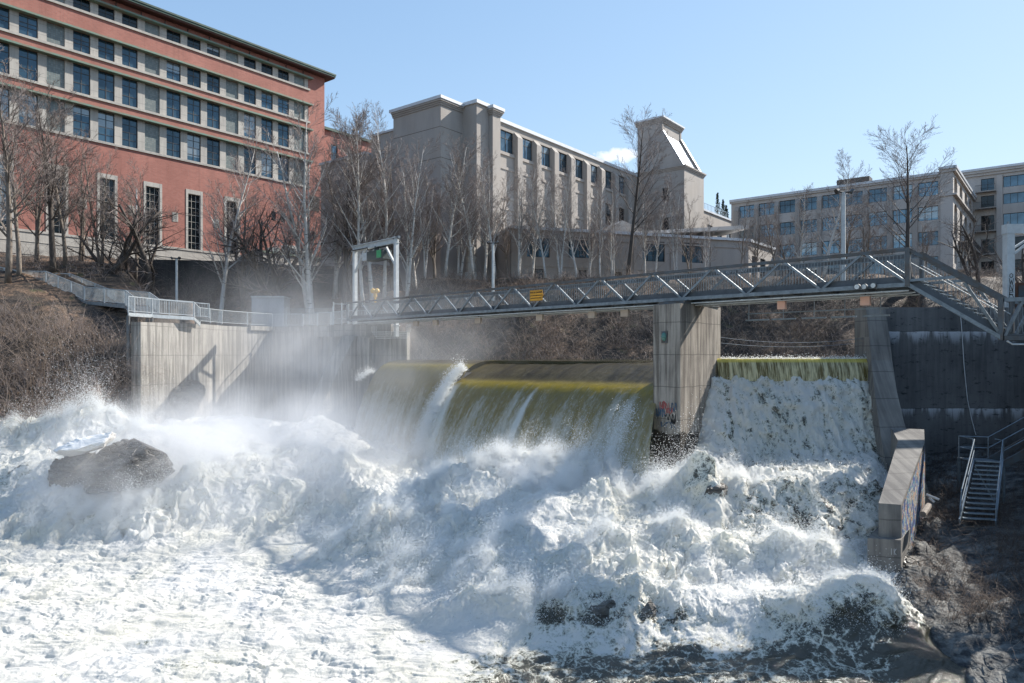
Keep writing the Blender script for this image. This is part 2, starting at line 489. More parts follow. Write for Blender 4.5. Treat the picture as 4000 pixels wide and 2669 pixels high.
def mat_rock():
    n = NT("wet_river_rock")
    c = n.coord('Object', (1, 1, 2.5))
    a = n.noise(c, 1.2, 8, 0.7)
    n.col(n.mix(n.mapr(a, 0.35, 0.7), (0.05, 0.047, 0.042), (0.24, 0.225, 0.20)))
    n.set(Roughness=n.mapr(a, 0.3, 0.7, 0.5, 0.22))
    ck = n.n('TexVoronoi', {'Vector': n.coord('Object', (0.8, 0.8, 2.6)), 'Scale': 1.6}, feature='DISTANCE_TO_EDGE').outputs['Distance']
    n.bump(n.math('ADD', a, n.mapr(ck, 0, 0.06, 0, 0.4)), 1.0, 0.3)
    return n.m
M['rock'] = mat_rock()
def mat_ice():
    n = NT("old_snow_ice")
    n.col((0.90, 0.88, 0.84)); n.set(Roughness=0.6)
    n.bump(n.noise(n.coord(), 3, 5), 0.5, 0.1)
    return n.m
M['ice'] = mat_ice()

def mat_bark(name, c, d, mark=None):
    n = NT(name)
    a = n.noise(n.coord('Object', (3, 3, 0.8)), 3, 5, 0.6)
    base = n.mix(n.mapr(a, 0.35, 0.65), c, d)
    if mark:
        b = n.noise(n.coord('Object', (1.2, 1.2, 9)), 1.6, 4, 0.6)
        base = n.mix(n.mapr(b, 0.60, 0.66), base, mark)
    n.col(base); n.set(Roughness=0.8)
    return n.m
M['birch'] = mat_bark("birch_bark", (0.62, 0.60, 0.56), (0.45, 0.42, 0.38), (0.06, 0.05, 0.045))
M['bark'] = mat_bark("dark_bark", (0.085, 0.068, 0.055), (0.045, 0.036, 0.03))
M['bark_pale'] = mat_bark("grey_bark", (0.26, 0.22, 0.18), (0.13, 0.105, 0.085))
M['twig'] = mat_bark("purple_brown_twigs", (0.31, 0.26, 0.235), (0.18, 0.145, 0.13))
M['twig_dark'] = mat_bark("dark_twigs", (0.20, 0.16, 0.14), (0.11, 0.09, 0.08))
M['twig_pale'] = mat_bark("dry_pale_stems", (0.34, 0.26, 0.20), (0.20, 0.15, 0.115))
M['stem_dark'] = mat_bark("dry_dark_stems", (0.12, 0.09, 0.07), (0.07, 0.05, 0.04))
M['conifer'] = mat_plain("conifer_green", (0.03, 0.05, 0.025), 0.8, 0, 0.5, 8)

def foam_bsdf(n, color, rough, normal, transl=0.35, tcol=(0.80, 0.86, 0.84)):
    if isinstance(color, bpy.types.NodeSocket): n.l(color, n.b.inputs['Base Color'])
    n.set(Roughness=rough)
    n.b.inputs['IOR'].default_value = 1.33
    return

def mat_river():
    n = NT("white_water")
    at = n.n('Attribute'); at.attribute_name = 'foam'
    c = n.coord('Object')
    wp = n.n('VectorMath', {0: c, 1: n.n('VectorMath', {0: n.n('TexNoise', {'Vector': c, 'Scale': 1.1, 'Detail': 3}).outputs['Color'], 'Scale': 0.9}, operation='SCALE').outputs[0]}, operation='ADD').outputs[0]
    lace = n.n('TexVoronoi', {'Vector': wp, 'Scale': 2.6, 'Randomness': 1}, feature='DISTANCE_TO_EDGE').outputs['Distance']
    n1 = n.noise(wp, 2.2, 8, 0.68)
    n2 = n.noise(c, 14, 6, 0.78)
    f = n.math('ADD', at.outputs['Fac'], n.math('MULTIPLY', n.math('SUBTRACT', n1, 0.5), 1.5))
    f = n.math('ADD', f, n.math('MULTIPLY', n.math('SUBTRACT', n2, 0.5), 1.25))
    f = n.math('ADD', f, n.mapr(lace, 0.0, 0.12, 0.22, 0.0))
    mask = n.mapr(f, 0.28, 0.72)
    tint = n.noise(c, 0.35, 4)
    foam = n.mix(n.mapr(tint, 0.35, 0.7), (0.90, 0.89, 0.855), (0.86, 0.835, 0.73))
    thin_ = n.mix(n.mapr(mask, 0.0, 0.45), (0.055, 0.052, 0.038), (0.50, 0.50, 0.42))
    n.l(n.mix(n.mapr(mask, 0.4, 0.9), thin_, foam), n.b.inputs['Base Color'])
    n.l(n.mapr(mask, 0, 1, 0.12, 0.75), n.b.inputs['Roughness'])
    nrm = n.bump(n.math('ADD', n.math('MULTIPLY', n1, 1.0), n.math('MULTIPLY', n2, 0.6)), 0.45, 0.12)
    tr = n.n('BsdfTranslucent', {'Normal': nrm}); tr.inputs['Color'].default_value = (0.90, 0.91, 0.83, 1)
    ms = n.n('MixShader')
    n.l(n.math('MULTIPLY', mask, 0.38), ms.inputs[0]); n.l(n.b.outputs[0], ms.inputs[1]); n.l(tr.outputs[0], ms.inputs[2])
    n.l(ms.outputs[0], n.o.inputs['Surface'])
    return n.m
M['river'] = mat_river()

def mat_fall(name, foam_bias, lip=True, body=(0.37, 0.295, 0.125)):
    n = NT(name)
    a = n.n('Attribute'); a.attribute_name = 'ft'      # metres along the crest
    b = n.n('Attribute'); b.attribute_name = 'fr'      # metres down the sheet
    g = n.n('Attribute'); g.attribute_name = 'foam'
    thin = n.n('Attribute'); thin.attribute_name = 'thin'  # places the painted lip glow and adds translucency there
    v = n.n('CombineXYZ', {'X': a.outputs['Fac'], 'Y': n.math('MULTIPLY', b.outputs['Fac'], 0.16)}).outputs[0]
    v2 = n.n('CombineXYZ', {'X': a.outputs['Fac'], 'Y': n.math('MULTIPLY', b.outputs['Fac'], 0.45)}).outputs[0]
    s1 = n.noise(v, 2.2, 6, 0.65, 0.3)
    s2 = n.noise(v, 9.0, 5, 0.7, 0.2)
    s3 = n.noise(v2, 6.0, 6, 0.7, 0.5)
    st = n.math('ADD', n.math('MULTIPLY', s1, 0.5), n.math('ADD', n.math('MULTIPLY', s2, 0.3), n.math('MULTIPLY', s3, 0.4)))
    f = n.math('ADD', n.math('SUBTRACT', st, 0.6), n.math('ADD', g.outputs['Fac'], foam_bias))
    mask = n.mapr(f, 0.05, 0.42)
    bodyc = n.mix(n.mapr(s2, 0.35, 0.65), body, tuple(x * 0.55 for x in body))
    lip_glow = n.mix(n.mapr(s3, 0.35, 0.65), (0.80, 0.60, 0.07), (0.48, 0.37, 0.06))  # sunlight glowing through the lip, painted as yellow
    tp = n.n('Attribute'); tp.attribute_name = 'top'
    bodyc = n.mix(tp.outputs['Fac'], bodyc, n.mix(n.mapr(s1, 0.4, 0.62), (0.065, 0.05, 0.028), (0.15, 0.12, 0.06)))
    bodyc = n.mix(thin.outputs['Fac'], bodyc, lip_glow)
    n.l(n.mix(mask, bodyc, (0.78, 0.79, 0.74)), n.b.inputs['Base Color'])
    n.l(n.math('SUBTRACT', n.mapr(mask, 0, 1, 0.14, 0.7), n.math('MULTIPLY', tp.outputs['Fac'], 0.08), clamp=True), n.b.inputs['Roughness'])
    nrm = n.bump(n.math('ADD', n.math('MULTIPLY', s2, 0.6), n.math('ADD', s1, n.math('MULTIPLY', s3, 0.5))), 0.6, 0.12)
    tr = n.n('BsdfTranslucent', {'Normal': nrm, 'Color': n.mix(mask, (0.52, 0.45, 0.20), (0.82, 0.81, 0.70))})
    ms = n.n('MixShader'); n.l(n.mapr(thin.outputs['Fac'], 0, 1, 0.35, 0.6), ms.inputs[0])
    n.l(n.b.outputs[0], ms.inputs[1]); n.l(tr.outputs[0], ms.inputs[2]); n.l(ms.outputs[0], n.o.inputs['Surface'])
    return n.m
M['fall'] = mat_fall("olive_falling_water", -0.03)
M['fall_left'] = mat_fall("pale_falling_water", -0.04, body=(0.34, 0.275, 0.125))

def mat_curtain():
    n = NT("thin_water_curtain")
    a = n.n('Attribute'); a.attribute_name = 'ft'
    b = n.n('Attribute'); b.attribute_name = 'fr'
    v = n.n('CombineXYZ', {'X': a.outputs['Fac'], 'Y': n.math('MULTIPLY', b.outputs['Fac'], 0.07)}).outputs[0]
    s1 = n.noise(v, 5.0, 5, 0.7, 0.0); s2 = n.noise(v, 13.0, 4, 0.7)
    st = n.math('ADD', n.math('MULTIPLY', s1, 0.6), n.math('MULTIPLY', s2, 0.45))
    f = n.mapr(st, 0.47, 0.60)
    weir_glow = n.mapr(n.math('ABSOLUTE', n.math('SUBTRACT', b.outputs['Fac'], 0.98)), 0.10, 0.18, 1, 0)  # weir lip band, painted bright yellow for sun through the water
    n.l(n.mix(weir_glow, n.mix(f, (0.20, 0.155, 0.05), (0.92, 0.84, 0.52)), (0.80, 0.66, 0.14)), n.b.inputs['Base Color'])
    n.set(Roughness=0.25)
    nrm = n.bump(st, 0.6, 0.06)
    tr = n.n('BsdfTranslucent', {'Normal': nrm}); n.l(n.mix(f, (0.16, 0.14, 0.04), (0.75, 0.70, 0.36)), tr.inputs['Color'])
    ms = n.n('MixShader'); ms.inputs[0].default_value = 0.4
    n.l(n.b.outputs[0], ms.inputs[1]); n.l(tr.outputs[0], ms.inputs[2]); n.l(ms.outputs[0], n.o.inputs['Surface'])
    return n.m
M['curtain'] = mat_curtain()

def mat_upper():
    n = NT("upper_river_water")
    c = n.coord('Object', (1, 1, 1))
    n.col((0.045, 0.045, 0.02)); n.set(Roughness=0.10); n.b.inputs['IOR'].default_value = 1.33
    n.bump(n.noise(c, 2.5, 5, 0.6), 0.35, 0.05)
    return n.m
M['upper'] = mat_upper()

def mat_spray():
    n = NT("spray_droplets")
    n.col((0.90, 0.91, 0.90)); n.set(Roughness=0.35)
    tr = n.n('BsdfTranslucent'); tr.inputs['Color'].default_value = (0.9, 0.91, 0.9, 1)
    ms = n.n('MixShader'); ms.inputs[0].default_value = 0.45
    n.l(n.b.outputs[0], ms.inputs[1]); n.l(tr.outputs[0], ms.inputs[2]); n.l(ms.outputs[0], n.o.inputs['Surface'])
    return n.m
M['spray'] = mat_spray()

# ================================================================== GROUND
WALLC = [(-24.6, 47.5), (-23.5, 54.0), (-23.1, 57.4), (-22.1, 60.2), (-20.9, 62.6), (-18.3, 62.4), (-16.6, 60.7), (-15.3, 60.0), (-13.3, 57.6), (-9.6, 57.2)]
def land(X, Y):
    X = np.asarray(X, float); Y = np.asarray(Y, float)
    n1 = fbm(X * 0.10, Y * 0.10, 0.3, 3) ; n2 = fbm(X * 0.45, Y * 0.45, 7.1, 4)
    rough = n1 * 0.9 + n2 * 0.45
    z = np.full(X.shape, -12.0)
    # far bank
    yb = np.interp(X, [-20, -8, 2, 20, 60, 120], [60.5, 60.5, 60.0, 60, 60, 58])
    h = -2.2 + 10.2 * sm(0, 15, Y - yb) ** 0.8 + 0.04 * np.clip(Y - yb - 15, 0, 60)
    far = np.where((X > -9.5) & (Y > yb - 3), h + rough * sm(-1, 3, Y - yb) * (1 - 0.75 * sm(12, 18, Y - yb)), -12)
    z = np.maximum(z, far)
    # behind the left abutment
    wx = [p[0] for p in WALLC]; 
    yw = np.interp(X, [-24.0, -23.5, -23.1, -22.1, -20.9, -18.3, -16.6, -15.3, -13.3, -9.0], [48, 55, 58.0, 60.9, 63.3, 63.1, 61.4, 60.7, 58.4, 58.0])
    lb = 2.25 + 3.9 * sm(65, 79, Y + 0.15 * n1) + 4.6 * sm(84.7, 86, Y)
    mound = 1.6 * np.exp(-((X + 12) / 7) ** 2 - ((Y - 72) / 5) ** 2)
    lb = lb + mound + n2 * 0.35 * sm(64, 68, Y)
    z = np.maximum(z, np.where((X > -22.9) & (X < -8.6) & (Y > yw), lb, -12))
    xb = np.interp(Y, [50, 56, 64, 83, 90], [-24.2, -24.2, -31, -44, -47])
    kb = sm(xb - 3.5, xb + 1.0, X)
    # left hillside
    yy = Y - 0.30 * (X + 25)
    zb = np.interp(yy, [30, 38, 42, 46, 50, 56, 62, 70, 80, 100], [-12, -9.5, -5.2, -2.6, 0.4, 3.2, 5.6, 8.3, 10.2, 10.9])
    lf = zb + rough * 0.9
    e = sm(-25.4, -26.6, X)
    lf2 = np.where(Y > 57.5, lf, lf * e + (-12) * (1 - e))
    lf2 = np.where((X > -25.4) & (Y <= 58.2), -12, lf2)
    lf2 = np.where(Y > 58.2, lf * (1 - kb) + lb * kb, lf2)
    z = np.maximum(z, np.where((X < -9.5) & ((X < -24) | (Y > yw)), lf2, -12))
    # plateau behind everything on the left
    z = np.maximum(z, np.where((X <= -8) & (Y > 85.5), 10.3 + 0.4 * n1, -12))
    # behind the right-hand wall
    xr = 19.6 + (Y - 37) * 0.62
    z = np.maximum(z, np.where((Y > 38.0) & (X > xr), 2.2 + 0.3 * n2 + 5.5 * sm(57, 72, Y), -12))
    # near right bank
    xe = np.interp(Y, [8, 15, 19, 21, 24, 27, 30, 33, 37], [12.4, 12.0, 11.9, 12.4, 13.2, 14.3, 16.3, 17.6, 18.6])
    dx = X - xe + n1 * 0.5
    base = np.interp(Y, [10, 20, 24, 27, 30, 34, 37.5], [-9.3, -9.1, -8.7, -8.1, -7.5, -6.6, -6.0])
    nb = base + 0.25 * np.clip(dx, 0, 5) + 0.10 * np.clip(dx - 5, 0, 5) + 10.0 * sm(8.2, 13.0, dx + 0.02 * (Y - 20)) * (0.6 + 0.4 * sm(16, 26, Y)) - 5.0 * sm(0.4, -2.2, dx)  # includes an added unseen embankment that throws shade on this bank
    ledge = np.abs(fbm(X * 0.35 + Y * 0.2, Y * 0.7, 2.2, 6, 0.6)) * 1.5 + np.round(fbm(X * .5, Y * .5, 5.5, 3) * 4) / 4 * 0.5
    nb = nb + n2 * 0.35 + ledge * sm(6, 1, dx) * 0.8
    z = np.maximum(z, np.where((Y < 37.9) & (X > xe - 2.4), nb, -12))
    return Z0 + z

def axis(lo, hi, step, far):
    a = np.arange(lo, hi + 1e-6, step)
    g = []; d = step
    x = hi
    while x < far: d *= 1.35; x += d; g.append(x)
    b = []; d = step; x = lo
    while x > -far: d *= 1.35; x -= d; b.append(x)
    return np.concatenate([b[::-1], a, g])
xs = np.unique(np.concatenate([axis(-72, 74, 0.42, 3500), np.arange(11, 27, 0.14)])); ys = axis(13, 104, 0.36, 3500)
GX, GY = np.meshgrid(xs, ys)
GZ = land(GX, GY)
rk = np.where((GY < 38) & (GX > 8), sm(9.5, 4.0, GX - np.interp(GY, [8, 15, 19, 21, 24, 27, 30, 33, 37], [12.4, 12.0, 11.9, 12.4, 13.2, 14.3, 16.3, 17.6, 18.6])), 0.0) * 0.75
g = grid_mesh("ground", np.stack([GX, GY, GZ], -1), M['ground'], {'rock': rk})
tag(g, kind='structure', label="brown leaf-littered river banks and bare ground")

# ================================================================== LOWER RIVER
PXC = [-200, 0, 250, 500, 800, 1200, 1600, 2000, 2400, 2640, 2790, 3000, 3400, 3560, 3740, 3900]
YS = np.arange(12, 60.01, 0.25)
PROF = {
 -200: ([17, 31, 34, 37, 39, 43, 50, 60], [-9, -9, -8.2, -6.6, -5.2, -4.9, -4.4, -4.4]),
 0:    ([17, 31, 33.5, 36.5, 38.5, 43, 50, 60], [-9, -9, -8.3, -6.4, -5.3, -4.6, -4.4, -4.4]),
 250:  ([17, 31, 33, 35.5, 37, 42, 50, 60], [-9, -9, -8.6, -6.8, -5.7, -4.6, -4.5, -4.4]),
 500:  ([17, 31, 33, 36, 39, 43, 50, 60], [-9, -9, -8.6, -7.0, -5.6, -4.8, -4.6, -4.5]),
 800:  ([17, 31, 34, 37, 41, 46, 50, 60], [-9, -9, -8.5, -6.8, -5.6, -4.9, -4.8, -4.8]),
 1200: ([17, 30, 33, 36, 41, 46, 60], [-9, -9, -8.5, -7.6, -6.3, -5.6, -5.4]),
 1600: ([17, 25, 28, 31, 35, 40, 46, 60], [-9, -9, -8.5, -7.8, -7.0, -6.8, -6.6, -6.6]),
 2000: ([17, 22, 23.6, 26, 29, 32, 38, 44, 60], [-9, -9, -7.9, -7.6, -7.0, -6.3, -6.3, -6.8, -6.8]),
 2400: ([17, 21.6, 23.2, 25, 28, 31, 34, 38, 60], [-9, -9, -7.7, -7.5, -6.9, -6.4, -5.9, -5.7, -5.7]),
 2640: ([17, 21.3, 23.2, 26, 28.5, 31, 33.0, 36, 60], [-9, -9, -8.1, -7.4, -6.7, -6.1, -5.6, -5.4, -5.4]),
 2790: ([17, 21.3, 23.2, 26, 28.5, 30.0, 31.4, 32.8, 34.2, 34.95, 35.7, 36.45, 60], [-9, -9, -8.3, -7.4, -6.9, -5.7, -5.3, -5.1, -4.75, -3.7, -2.3, -1.1, -1.1]),
 3000: ([17, 21.2, 23.2, 26.5, 28.6, 30.0, 31.4, 32.8, 34.2, 34.95, 35.7, 36.45, 60], [-9, -9, -8.3, -7.4, -7.0, -5.5, -5.2, -5.05, -4.7, -3.7, -2.3, -1.1, -1.1]),
 3400: ([17, 20.6, 22.2, 25.0, 28.2, 30.0, 31.4, 32.8, 34.2, 34.95, 35.7, 36.45, 60], [-9, -9, -8.4, -8.0, -7.3, -5.6, -5.2, -5.05, -4.7, -3.7, -2.3, -1.1, -1.1]),
 3560: ([17, 19.5, 23, 25, 28, 31, 60], [-9, -9, -8.75, -8.4, -7.6, -6.0, -4.8]),
 3740: ([17, 19.3, 22, 24, 60], [-9, -9, -8.95, -9.3, -9.5]),
 3900: ([17, 19.0, 25, 28, 60], [-9, -9, -9.0, -9.2, -9.5]),
}
_T = np.array([np.interp(YS, PROF[p][0], PROF[p][1]) for p in PXC])      # (px, Y)
def base_river(px, Y):
    fx = np.interp(px, PXC, np.arange(len(PXC))); fy = np.clip((Y - YS[0]) / 0.25, 0, len(YS) - 1.001)
    i = np.clip(np.floor(fx).astype(int), 0, len(PXC) - 2); j = np.floor(fy).astype(int)
    a = fx - i; a = a * a * (3 - 2 * a); b = fy - j
    return (_T[i, j] * (1 - a) + _T[i + 1, j] * a) * (1 - b) + (_T[i, j + 1] * (1 - a) + _T[i + 1, j + 1] * a) * b
# mounds: px, Y, height, width across, depth along
MOUNDS = [(300, 41, 1.25, 2.6, 1.5), (420, 42, 1.0, 1.5, 1.3), (40, 41, 0.7, 2.4, 1.4), (620, 41.5, 0.9, 2.0, 1.4), (-150, 41, .6, 3, 1.5), (150, 36.6, 0.5, 1.6, 1.2),
          (760, 36.5, 1.3, 1.4, 1.4), (960, 39, 1.0, 2.2, 1.3), (1080, 37, 0.8, 2.0, 1.2), (560, 34.5, 0.7, 1.5, 1.0), (1230, 41, 1.0, 2.0, 1.6), (1000, 43, 0.4, 2.5, 1.5),
          (1250, 49, 1.3, 2.0, 2.4), (1050, 51, 0.6, 2.5, 2), (1400, 46, 0.6, 2.0, 2),
          (1960, 35.4, 1.15, 1.9, 1.5), (2120, 35.6, 0.85, 1.5, 1.4), (2290, 34.6, 0.8, 1.4, 1.3), (1780, 34.6, 0.9, 1.7, 1.5), (1640, 33.6, 0.8, 1.5, 1.5), (2430, 33.8, 0.5, 1.0, 1.0),
          (1500, 31.5, 1.0, 1.7, 1.4), (1360, 30.5, 0.7, 1.6, 1.2), (1750, 30.5, 0.7, 1.5, 1.2), (2130, 30.2, 0.75, 1.3, 1.1), (2330, 31, 0.7, 1.1, 1.0), (2010, 28, 0.5, 1.2, 0.9),
          (1640, 28, 0.6, 1.4, 1.0), (1850, 26, 0.55, 1.4, 0.9), (1560, 25.5, 0.4, 1.3, 0.9), (1760, 24.2, 0.5, 1.2, 0.7), (2200, 26, 0.45, 1.2, 0.8), (2420, 27, 0.5, 1.0, 0.8),
          (2560, 31.2, 0.6, 0.8, 0.8), (2700, 30.9, 1.5, 0.75, 0.8), (2760, 30.2, 0.6, 0.6, 0.6), (2620, 27.6, 0.6, 1.1, 0.8), (2850, 26.5, 0.5, 1.1, 0.7), (3060, 26.2, 0.75, 1.1, 0.8), (3240, 26.0, 0.7, 1.1, 0.8),
          (3330, 22.8, 1.1, 1.5, 1.0), (3080, 22.8, 0.7, 1.3, 0.9), (2800, 23.2, 0.5, 1.4, 0.8), (3500, 22.4, 0.7, 1.0, 0.9), (2560, 23.8, 0.35, 1.1, 0.6), (3620, 20.4, 0.4, 1.0, 0.7)]
ROCKS = [(2335, 22.85, 0.85), (2520, 22.75, 0.55), (2490, 24.6, 0.4), (3350, 21.9, 0.6), (2650, 22.6, 0.5), (2990, 22.8, 0.35), (2760, 30.0, 0.6), (60, 36.8, 1.0), (2160, 22.8, 0.6)]
def river(px, Y, detail=True):
    """surface height, foam amount and horizontal chop of the lower river"""
    X = XQ(px, Y)
    z = base_river(px, Y)
    for (mx_, my, h, sx, sy) in MOUNDS:
        z = z + h * np.exp(-((X - XQ(mx_, my)) / sx) ** 2 - ((Y - my) / sy) ** 2)
    # turbulence, quiet in the flat foreground
    wob = fbm(X * 0.18, Y * 0.22, 4.4, 3)
    steep = sm(-8.95, -8.0, z)
    right = sm(2740, 2840, px) * (Y > 31.8)
    amp = 0.03 + 0.50 * steep
    amp = amp * (1 - 0.5 * right)
    lee = np.clip(1 + wob * 1.7, 0.35, 2.0)
    qx = X + 0.5 * fbm(X * 0.7, Y * 0.7, 1.3, 3); qy = Y + 0.5 * fbm(X * 0.7, Y * 0.7, 8.3, 3)
    fb_ = -0.698 * qx + 0.716 * qy; fa_ = 0.716 * qx + 0.698 * qy
    n = billow(fb_ * 0.62, fa_ * 0.42, 3.0, 3, 0.55) * 0.95
    n = n + billow(fb_ * 2.0, fa_ * 1.0, z * 0.8, 3, 0.55) * 0.24 * (0.5 + sm(-.3, .3, wob)) + billow(qx * 3.0, qy * 3.4, z * 2.2, 3, 0.6) * 0.12 * sm(.3, -.3, wob) + billow(X * 8.0, Y * 8.0, z * 5, 2, 0.6) * 0.11
    ns = billow(X * 2.4, Y * 0.30 + z * 0.15, 5.5, 4, 0.66) * 0.62 + billow(X * 4.5, Y * 1.6 + z, 2.5, 3, 0.6) * 0.22     # falling water is streaky down the slope
    n = n * (1 - right) + ns * right * 1.6
    dz = n * amp * lee
    fl = (fbm(qx * 0.28 + 3, qy * 0.8 - qx * .12, 2.0, 3) * 0.26 + fbm(qx * 0.9 + qy * .3, qy * 2.2 - qx * .3, 1.0, 5, 0.58) * 0.12 * (1 + 1.3 * wob)) * (1 - steep)
    cx = fbm(X * 1.4, Y * 1.4, z * 1.4 + 20, 3) * 0.34 * steep * (1 - right * 0.6)
    cyy = fbm(X * 1.4 + 40, Y * 1.4, z * 1.4, 3) * 0.34 * steep
    zz = z + dz + fl
    # foam: 1 = all white, lower shows dark water between the lace
    foam = 0.97 - 0.13 * steep + 0 * X
    dark = sm(23.0, 20.8, Y) * sm(1500, 2100, px)                # open dark water along the bottom
    foam = foam - 0.62 * dark - 0.12 * sm(24, 19, Y) - 0.62 * np.clip(fbm(qx * .32 + qy * .12, qy * 1.1 - qx * .25, 6.1, 5, .6) - .05, 0, .5) * (1 - steep)
    foam = foam - (0.30 + 0.5 * fbm(X * 3, Y * 3, z * 2, 3)) * sm(2830, 2950, px) * sm(27.6, 28.4, Y) * sm(31.2, 30.3, Y)
    foam = foam - 0.45 * np.clip(fbm(X * .55, Y * .8, 3.1, 3) - .12, 0, 1) * steep - 0.35 * np.clip(fbm(X * 2.5, Y * 3.5, z * 2, 3) - .1, 0, 1) * sm(1300, 1700, px)
    foam = foam - right * (0.10 + 0.34 * np.clip(fbm(X * 5.5, Y * 0.25, 7.7, 4, 0.65) + 0.12, -0.25, 0.5) + 0.5 * np.clip(fbm(X * 4.0, Y * 3.0, z * 2.0, 3), -.3, .4))
    foam = foam - 0.5 * sm(3450, 3620, px) * sm(24, 21, Y)
    for (rx, ry, rr) in ROCKS:
        foam = foam - 0.46 * np.exp(-((X - XQ(rx, ry)) / rr) ** 2 - ((Y - ry) / (rr * 0.8)) ** 2)
    hollow = np.clip(-n * 0.9, 0, 1) * steep * 0.30
    return X + cx, Y + cyy, Z0 + zz, foam - hollow

pxs = np.linspace(-190, 3780, 1250)
yv = [15.5]
while yv[-1] < 57: yv.append(yv[-1] * 1.00125 + 0.0)
yv = np.array(yv)
PP, YY = np.meshgrid(pxs, yv)
rx_, ry_, rz_, rf_ = river(PP, YY)
# end of the sheet against walls: keep it out of the masonry
keep = np.where(rx_ > 18.4, -3.0, 0.0) * (ry_ > 33) + np.where(rx_ > 13.9 + (ry_ - 26) * 0.60, -3.0, 0.0) * (ry_ > 25.9) * (ry_ <= 33)
rv = grid_mesh("river_water", np.stack([rx_, ry_, rz_ + keep], -1), M['river'], {'foam': rf_})
tag(rv, kind='structure', label="churning white water of the river below the dam")
# open river reaching back under and behind the camera
mb = MB(); mb.box(-70, 13.5, -260, 15.45, Z0 - 9.6, Z0 - 9.05)
o = mb.build("river_downstream", M['upper']); tag(o, kind='structure', label="river water running on below the viewpoint")

# upper river behind the dam
mb = MB()
mb.prism([(-9.4, 57.6), (-3.0, 51.5), (3.5, 44.6), (10.6, 38.6), (18.2, 38.4), (31.0, 59.0), (34, 63), (-9.4, 63)], Z0 - 4, Z0 - 0.42)
o = mb.build("upper_river_water", M['upper']); tag(o, kind='structure', label="smooth river water behind the dam crest")

# ================================================================== FALLING WATER
BD = np.array([-0.698, 0.716]); WD = np.array([-0.716, -0.698])
def lip(t):      # point on the centre lip line
    return np.array([7.2, 36.6])[:, None] + BD[:, None] * t
def fall_sheet(name, t0, t1, nt_, prof_r, prof_z, back, mat, seed, zoff=0.0, foamf=None, left_curl=0.0, glow_w=0.5, zt=None):
    t = np.linspace(t0, t1, nt_)
    # dense samples down the profile
    s = np.concatenate([[0], np.cumsum(np.hypot(np.diff(prof_r), np.diff(prof_z)))])
    ss = np.linspace(0, s[-1], int(s[-1] / 0.055))
    r = np.interp(ss, s, prof_r); z = np.interp(ss, s, prof_z)
    k = np.ones(9) / 9
    r = np.convolve(np.pad(r, 4, mode='edge'), k, 'valid'); z = np.convolve(np.pad(z, 4, mode='edge'), k, 'valid')
    slip = s[len(prof_r) - 24]
    T, Rr = np.meshgrid(t, r); _, Zz = np.meshgrid(t, z); _, Sg = np.meshgrid(t, ss)
    down = np.clip((Sg - slip) / (s[-1] - slip), 0, 1)
    nn = fbm(T * 0.9, Sg * 0.22, seed, 4) * 0.22 + billow(T * 3.2, Sg * 0.55, seed, 4, 0.6) * 0.10
    nn = nn * (0.12 + down * 1.3)
    Rr = Rr + nn
    if zt is not None: Zz = Zz + zt(T) * 1.0
    if not left_curl: T = T - 0.45 * np.clip(Rr - .8, 0, 9) * np.exp(-(T + .8) / 1.1)
    Zz = Zz + zoff + fbm(T * 1.1, Sg * 1.2, seed + 3, 3) * 0.035
    if left_curl:
        cl = sm(t1 - left_curl, t1, T) ** 2
        Rr = Rr - cl * 1.6; 
    P = np.stack([7.2 + BD[0] * T + WD[0] * (Rr - back), 36.6 + BD[1] * T + WD[1] * (Rr - back), Z0 + Zz], -1)
    fo = foamf(T, Sg, down)
    th = np.exp(-((Sg - slip - glow_w * .7) / glow_w) ** 2) * (0.8 + 0.5 * fbm(T * 0.8, Sg, seed + 9, 2))  # band at the lip that carries the painted sun glow
    top = 1 - sm(slip - 0.45, slip + 0.05, Sg + 0.06 * perlin(T * 3, Sg, 1.0))
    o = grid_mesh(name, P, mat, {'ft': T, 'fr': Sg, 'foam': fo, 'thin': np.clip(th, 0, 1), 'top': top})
    return tag(o, kind='structure')
rj = np.linspace(0, 4.2, 24); zj = -0.30 * rj - 0.304 * rj ** 2
# centre section: long glassy roll, then the drop
pr = np.concatenate([[-5.0, -3.6, -2.4, -1.2, -0.5], rj]); pz = np.concatenate([[-0.36, -0.40, -0.58, -1.02, -1.38], zj - 1.6])
def foam_c(T, Sg, d):
    f = 0.06 + 0.34 * d ** 1.6
    for tc_, w_, a_ in ((7.6, 0.35, 0.42), (8.6, 0.8, 0.15), (1.3, 0.9, 0.16), (0.4, 0.5, 0.22), (14.9, 0.75, 1.1), (4.6, 0.8, 0.12), (11.5, 1.2, 0.08)):
        f = f + a_ * np.exp(-((T - tc_ - 0.1 * d) / (w_ * (0.35 + 0.9 * d))) ** 2) * sm(0.0, 0.25, d)
    return f * sm(-0.001, 0.05, d) - 0.35 * (d <= 0.001)
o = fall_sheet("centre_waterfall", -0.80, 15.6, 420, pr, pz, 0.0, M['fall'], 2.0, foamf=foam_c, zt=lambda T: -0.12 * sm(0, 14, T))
o['label'] = "olive green centre sheet of the waterfall"
# left section: higher lip set back
pr2 = np.concatenate([[-3.4, -1.2, -0.45], rj * 0.86]); pz2 = np.concatenate([[-0.40, -0.44, -0.58], zj * 1.18 - 0.72])
o = fall_sheet("left_waterfall", 15.2, 26.4, 300, pr2, pz2, 1.1, M['fall_left'], 12.0, foamf=lambda T, Sg, d: 0.02 + 0.50 * d * sm(0, .4, d), left_curl=1.0, glow_w=0.42)
o['label'] = "pale left sheet of the waterfall wrapped in mist"
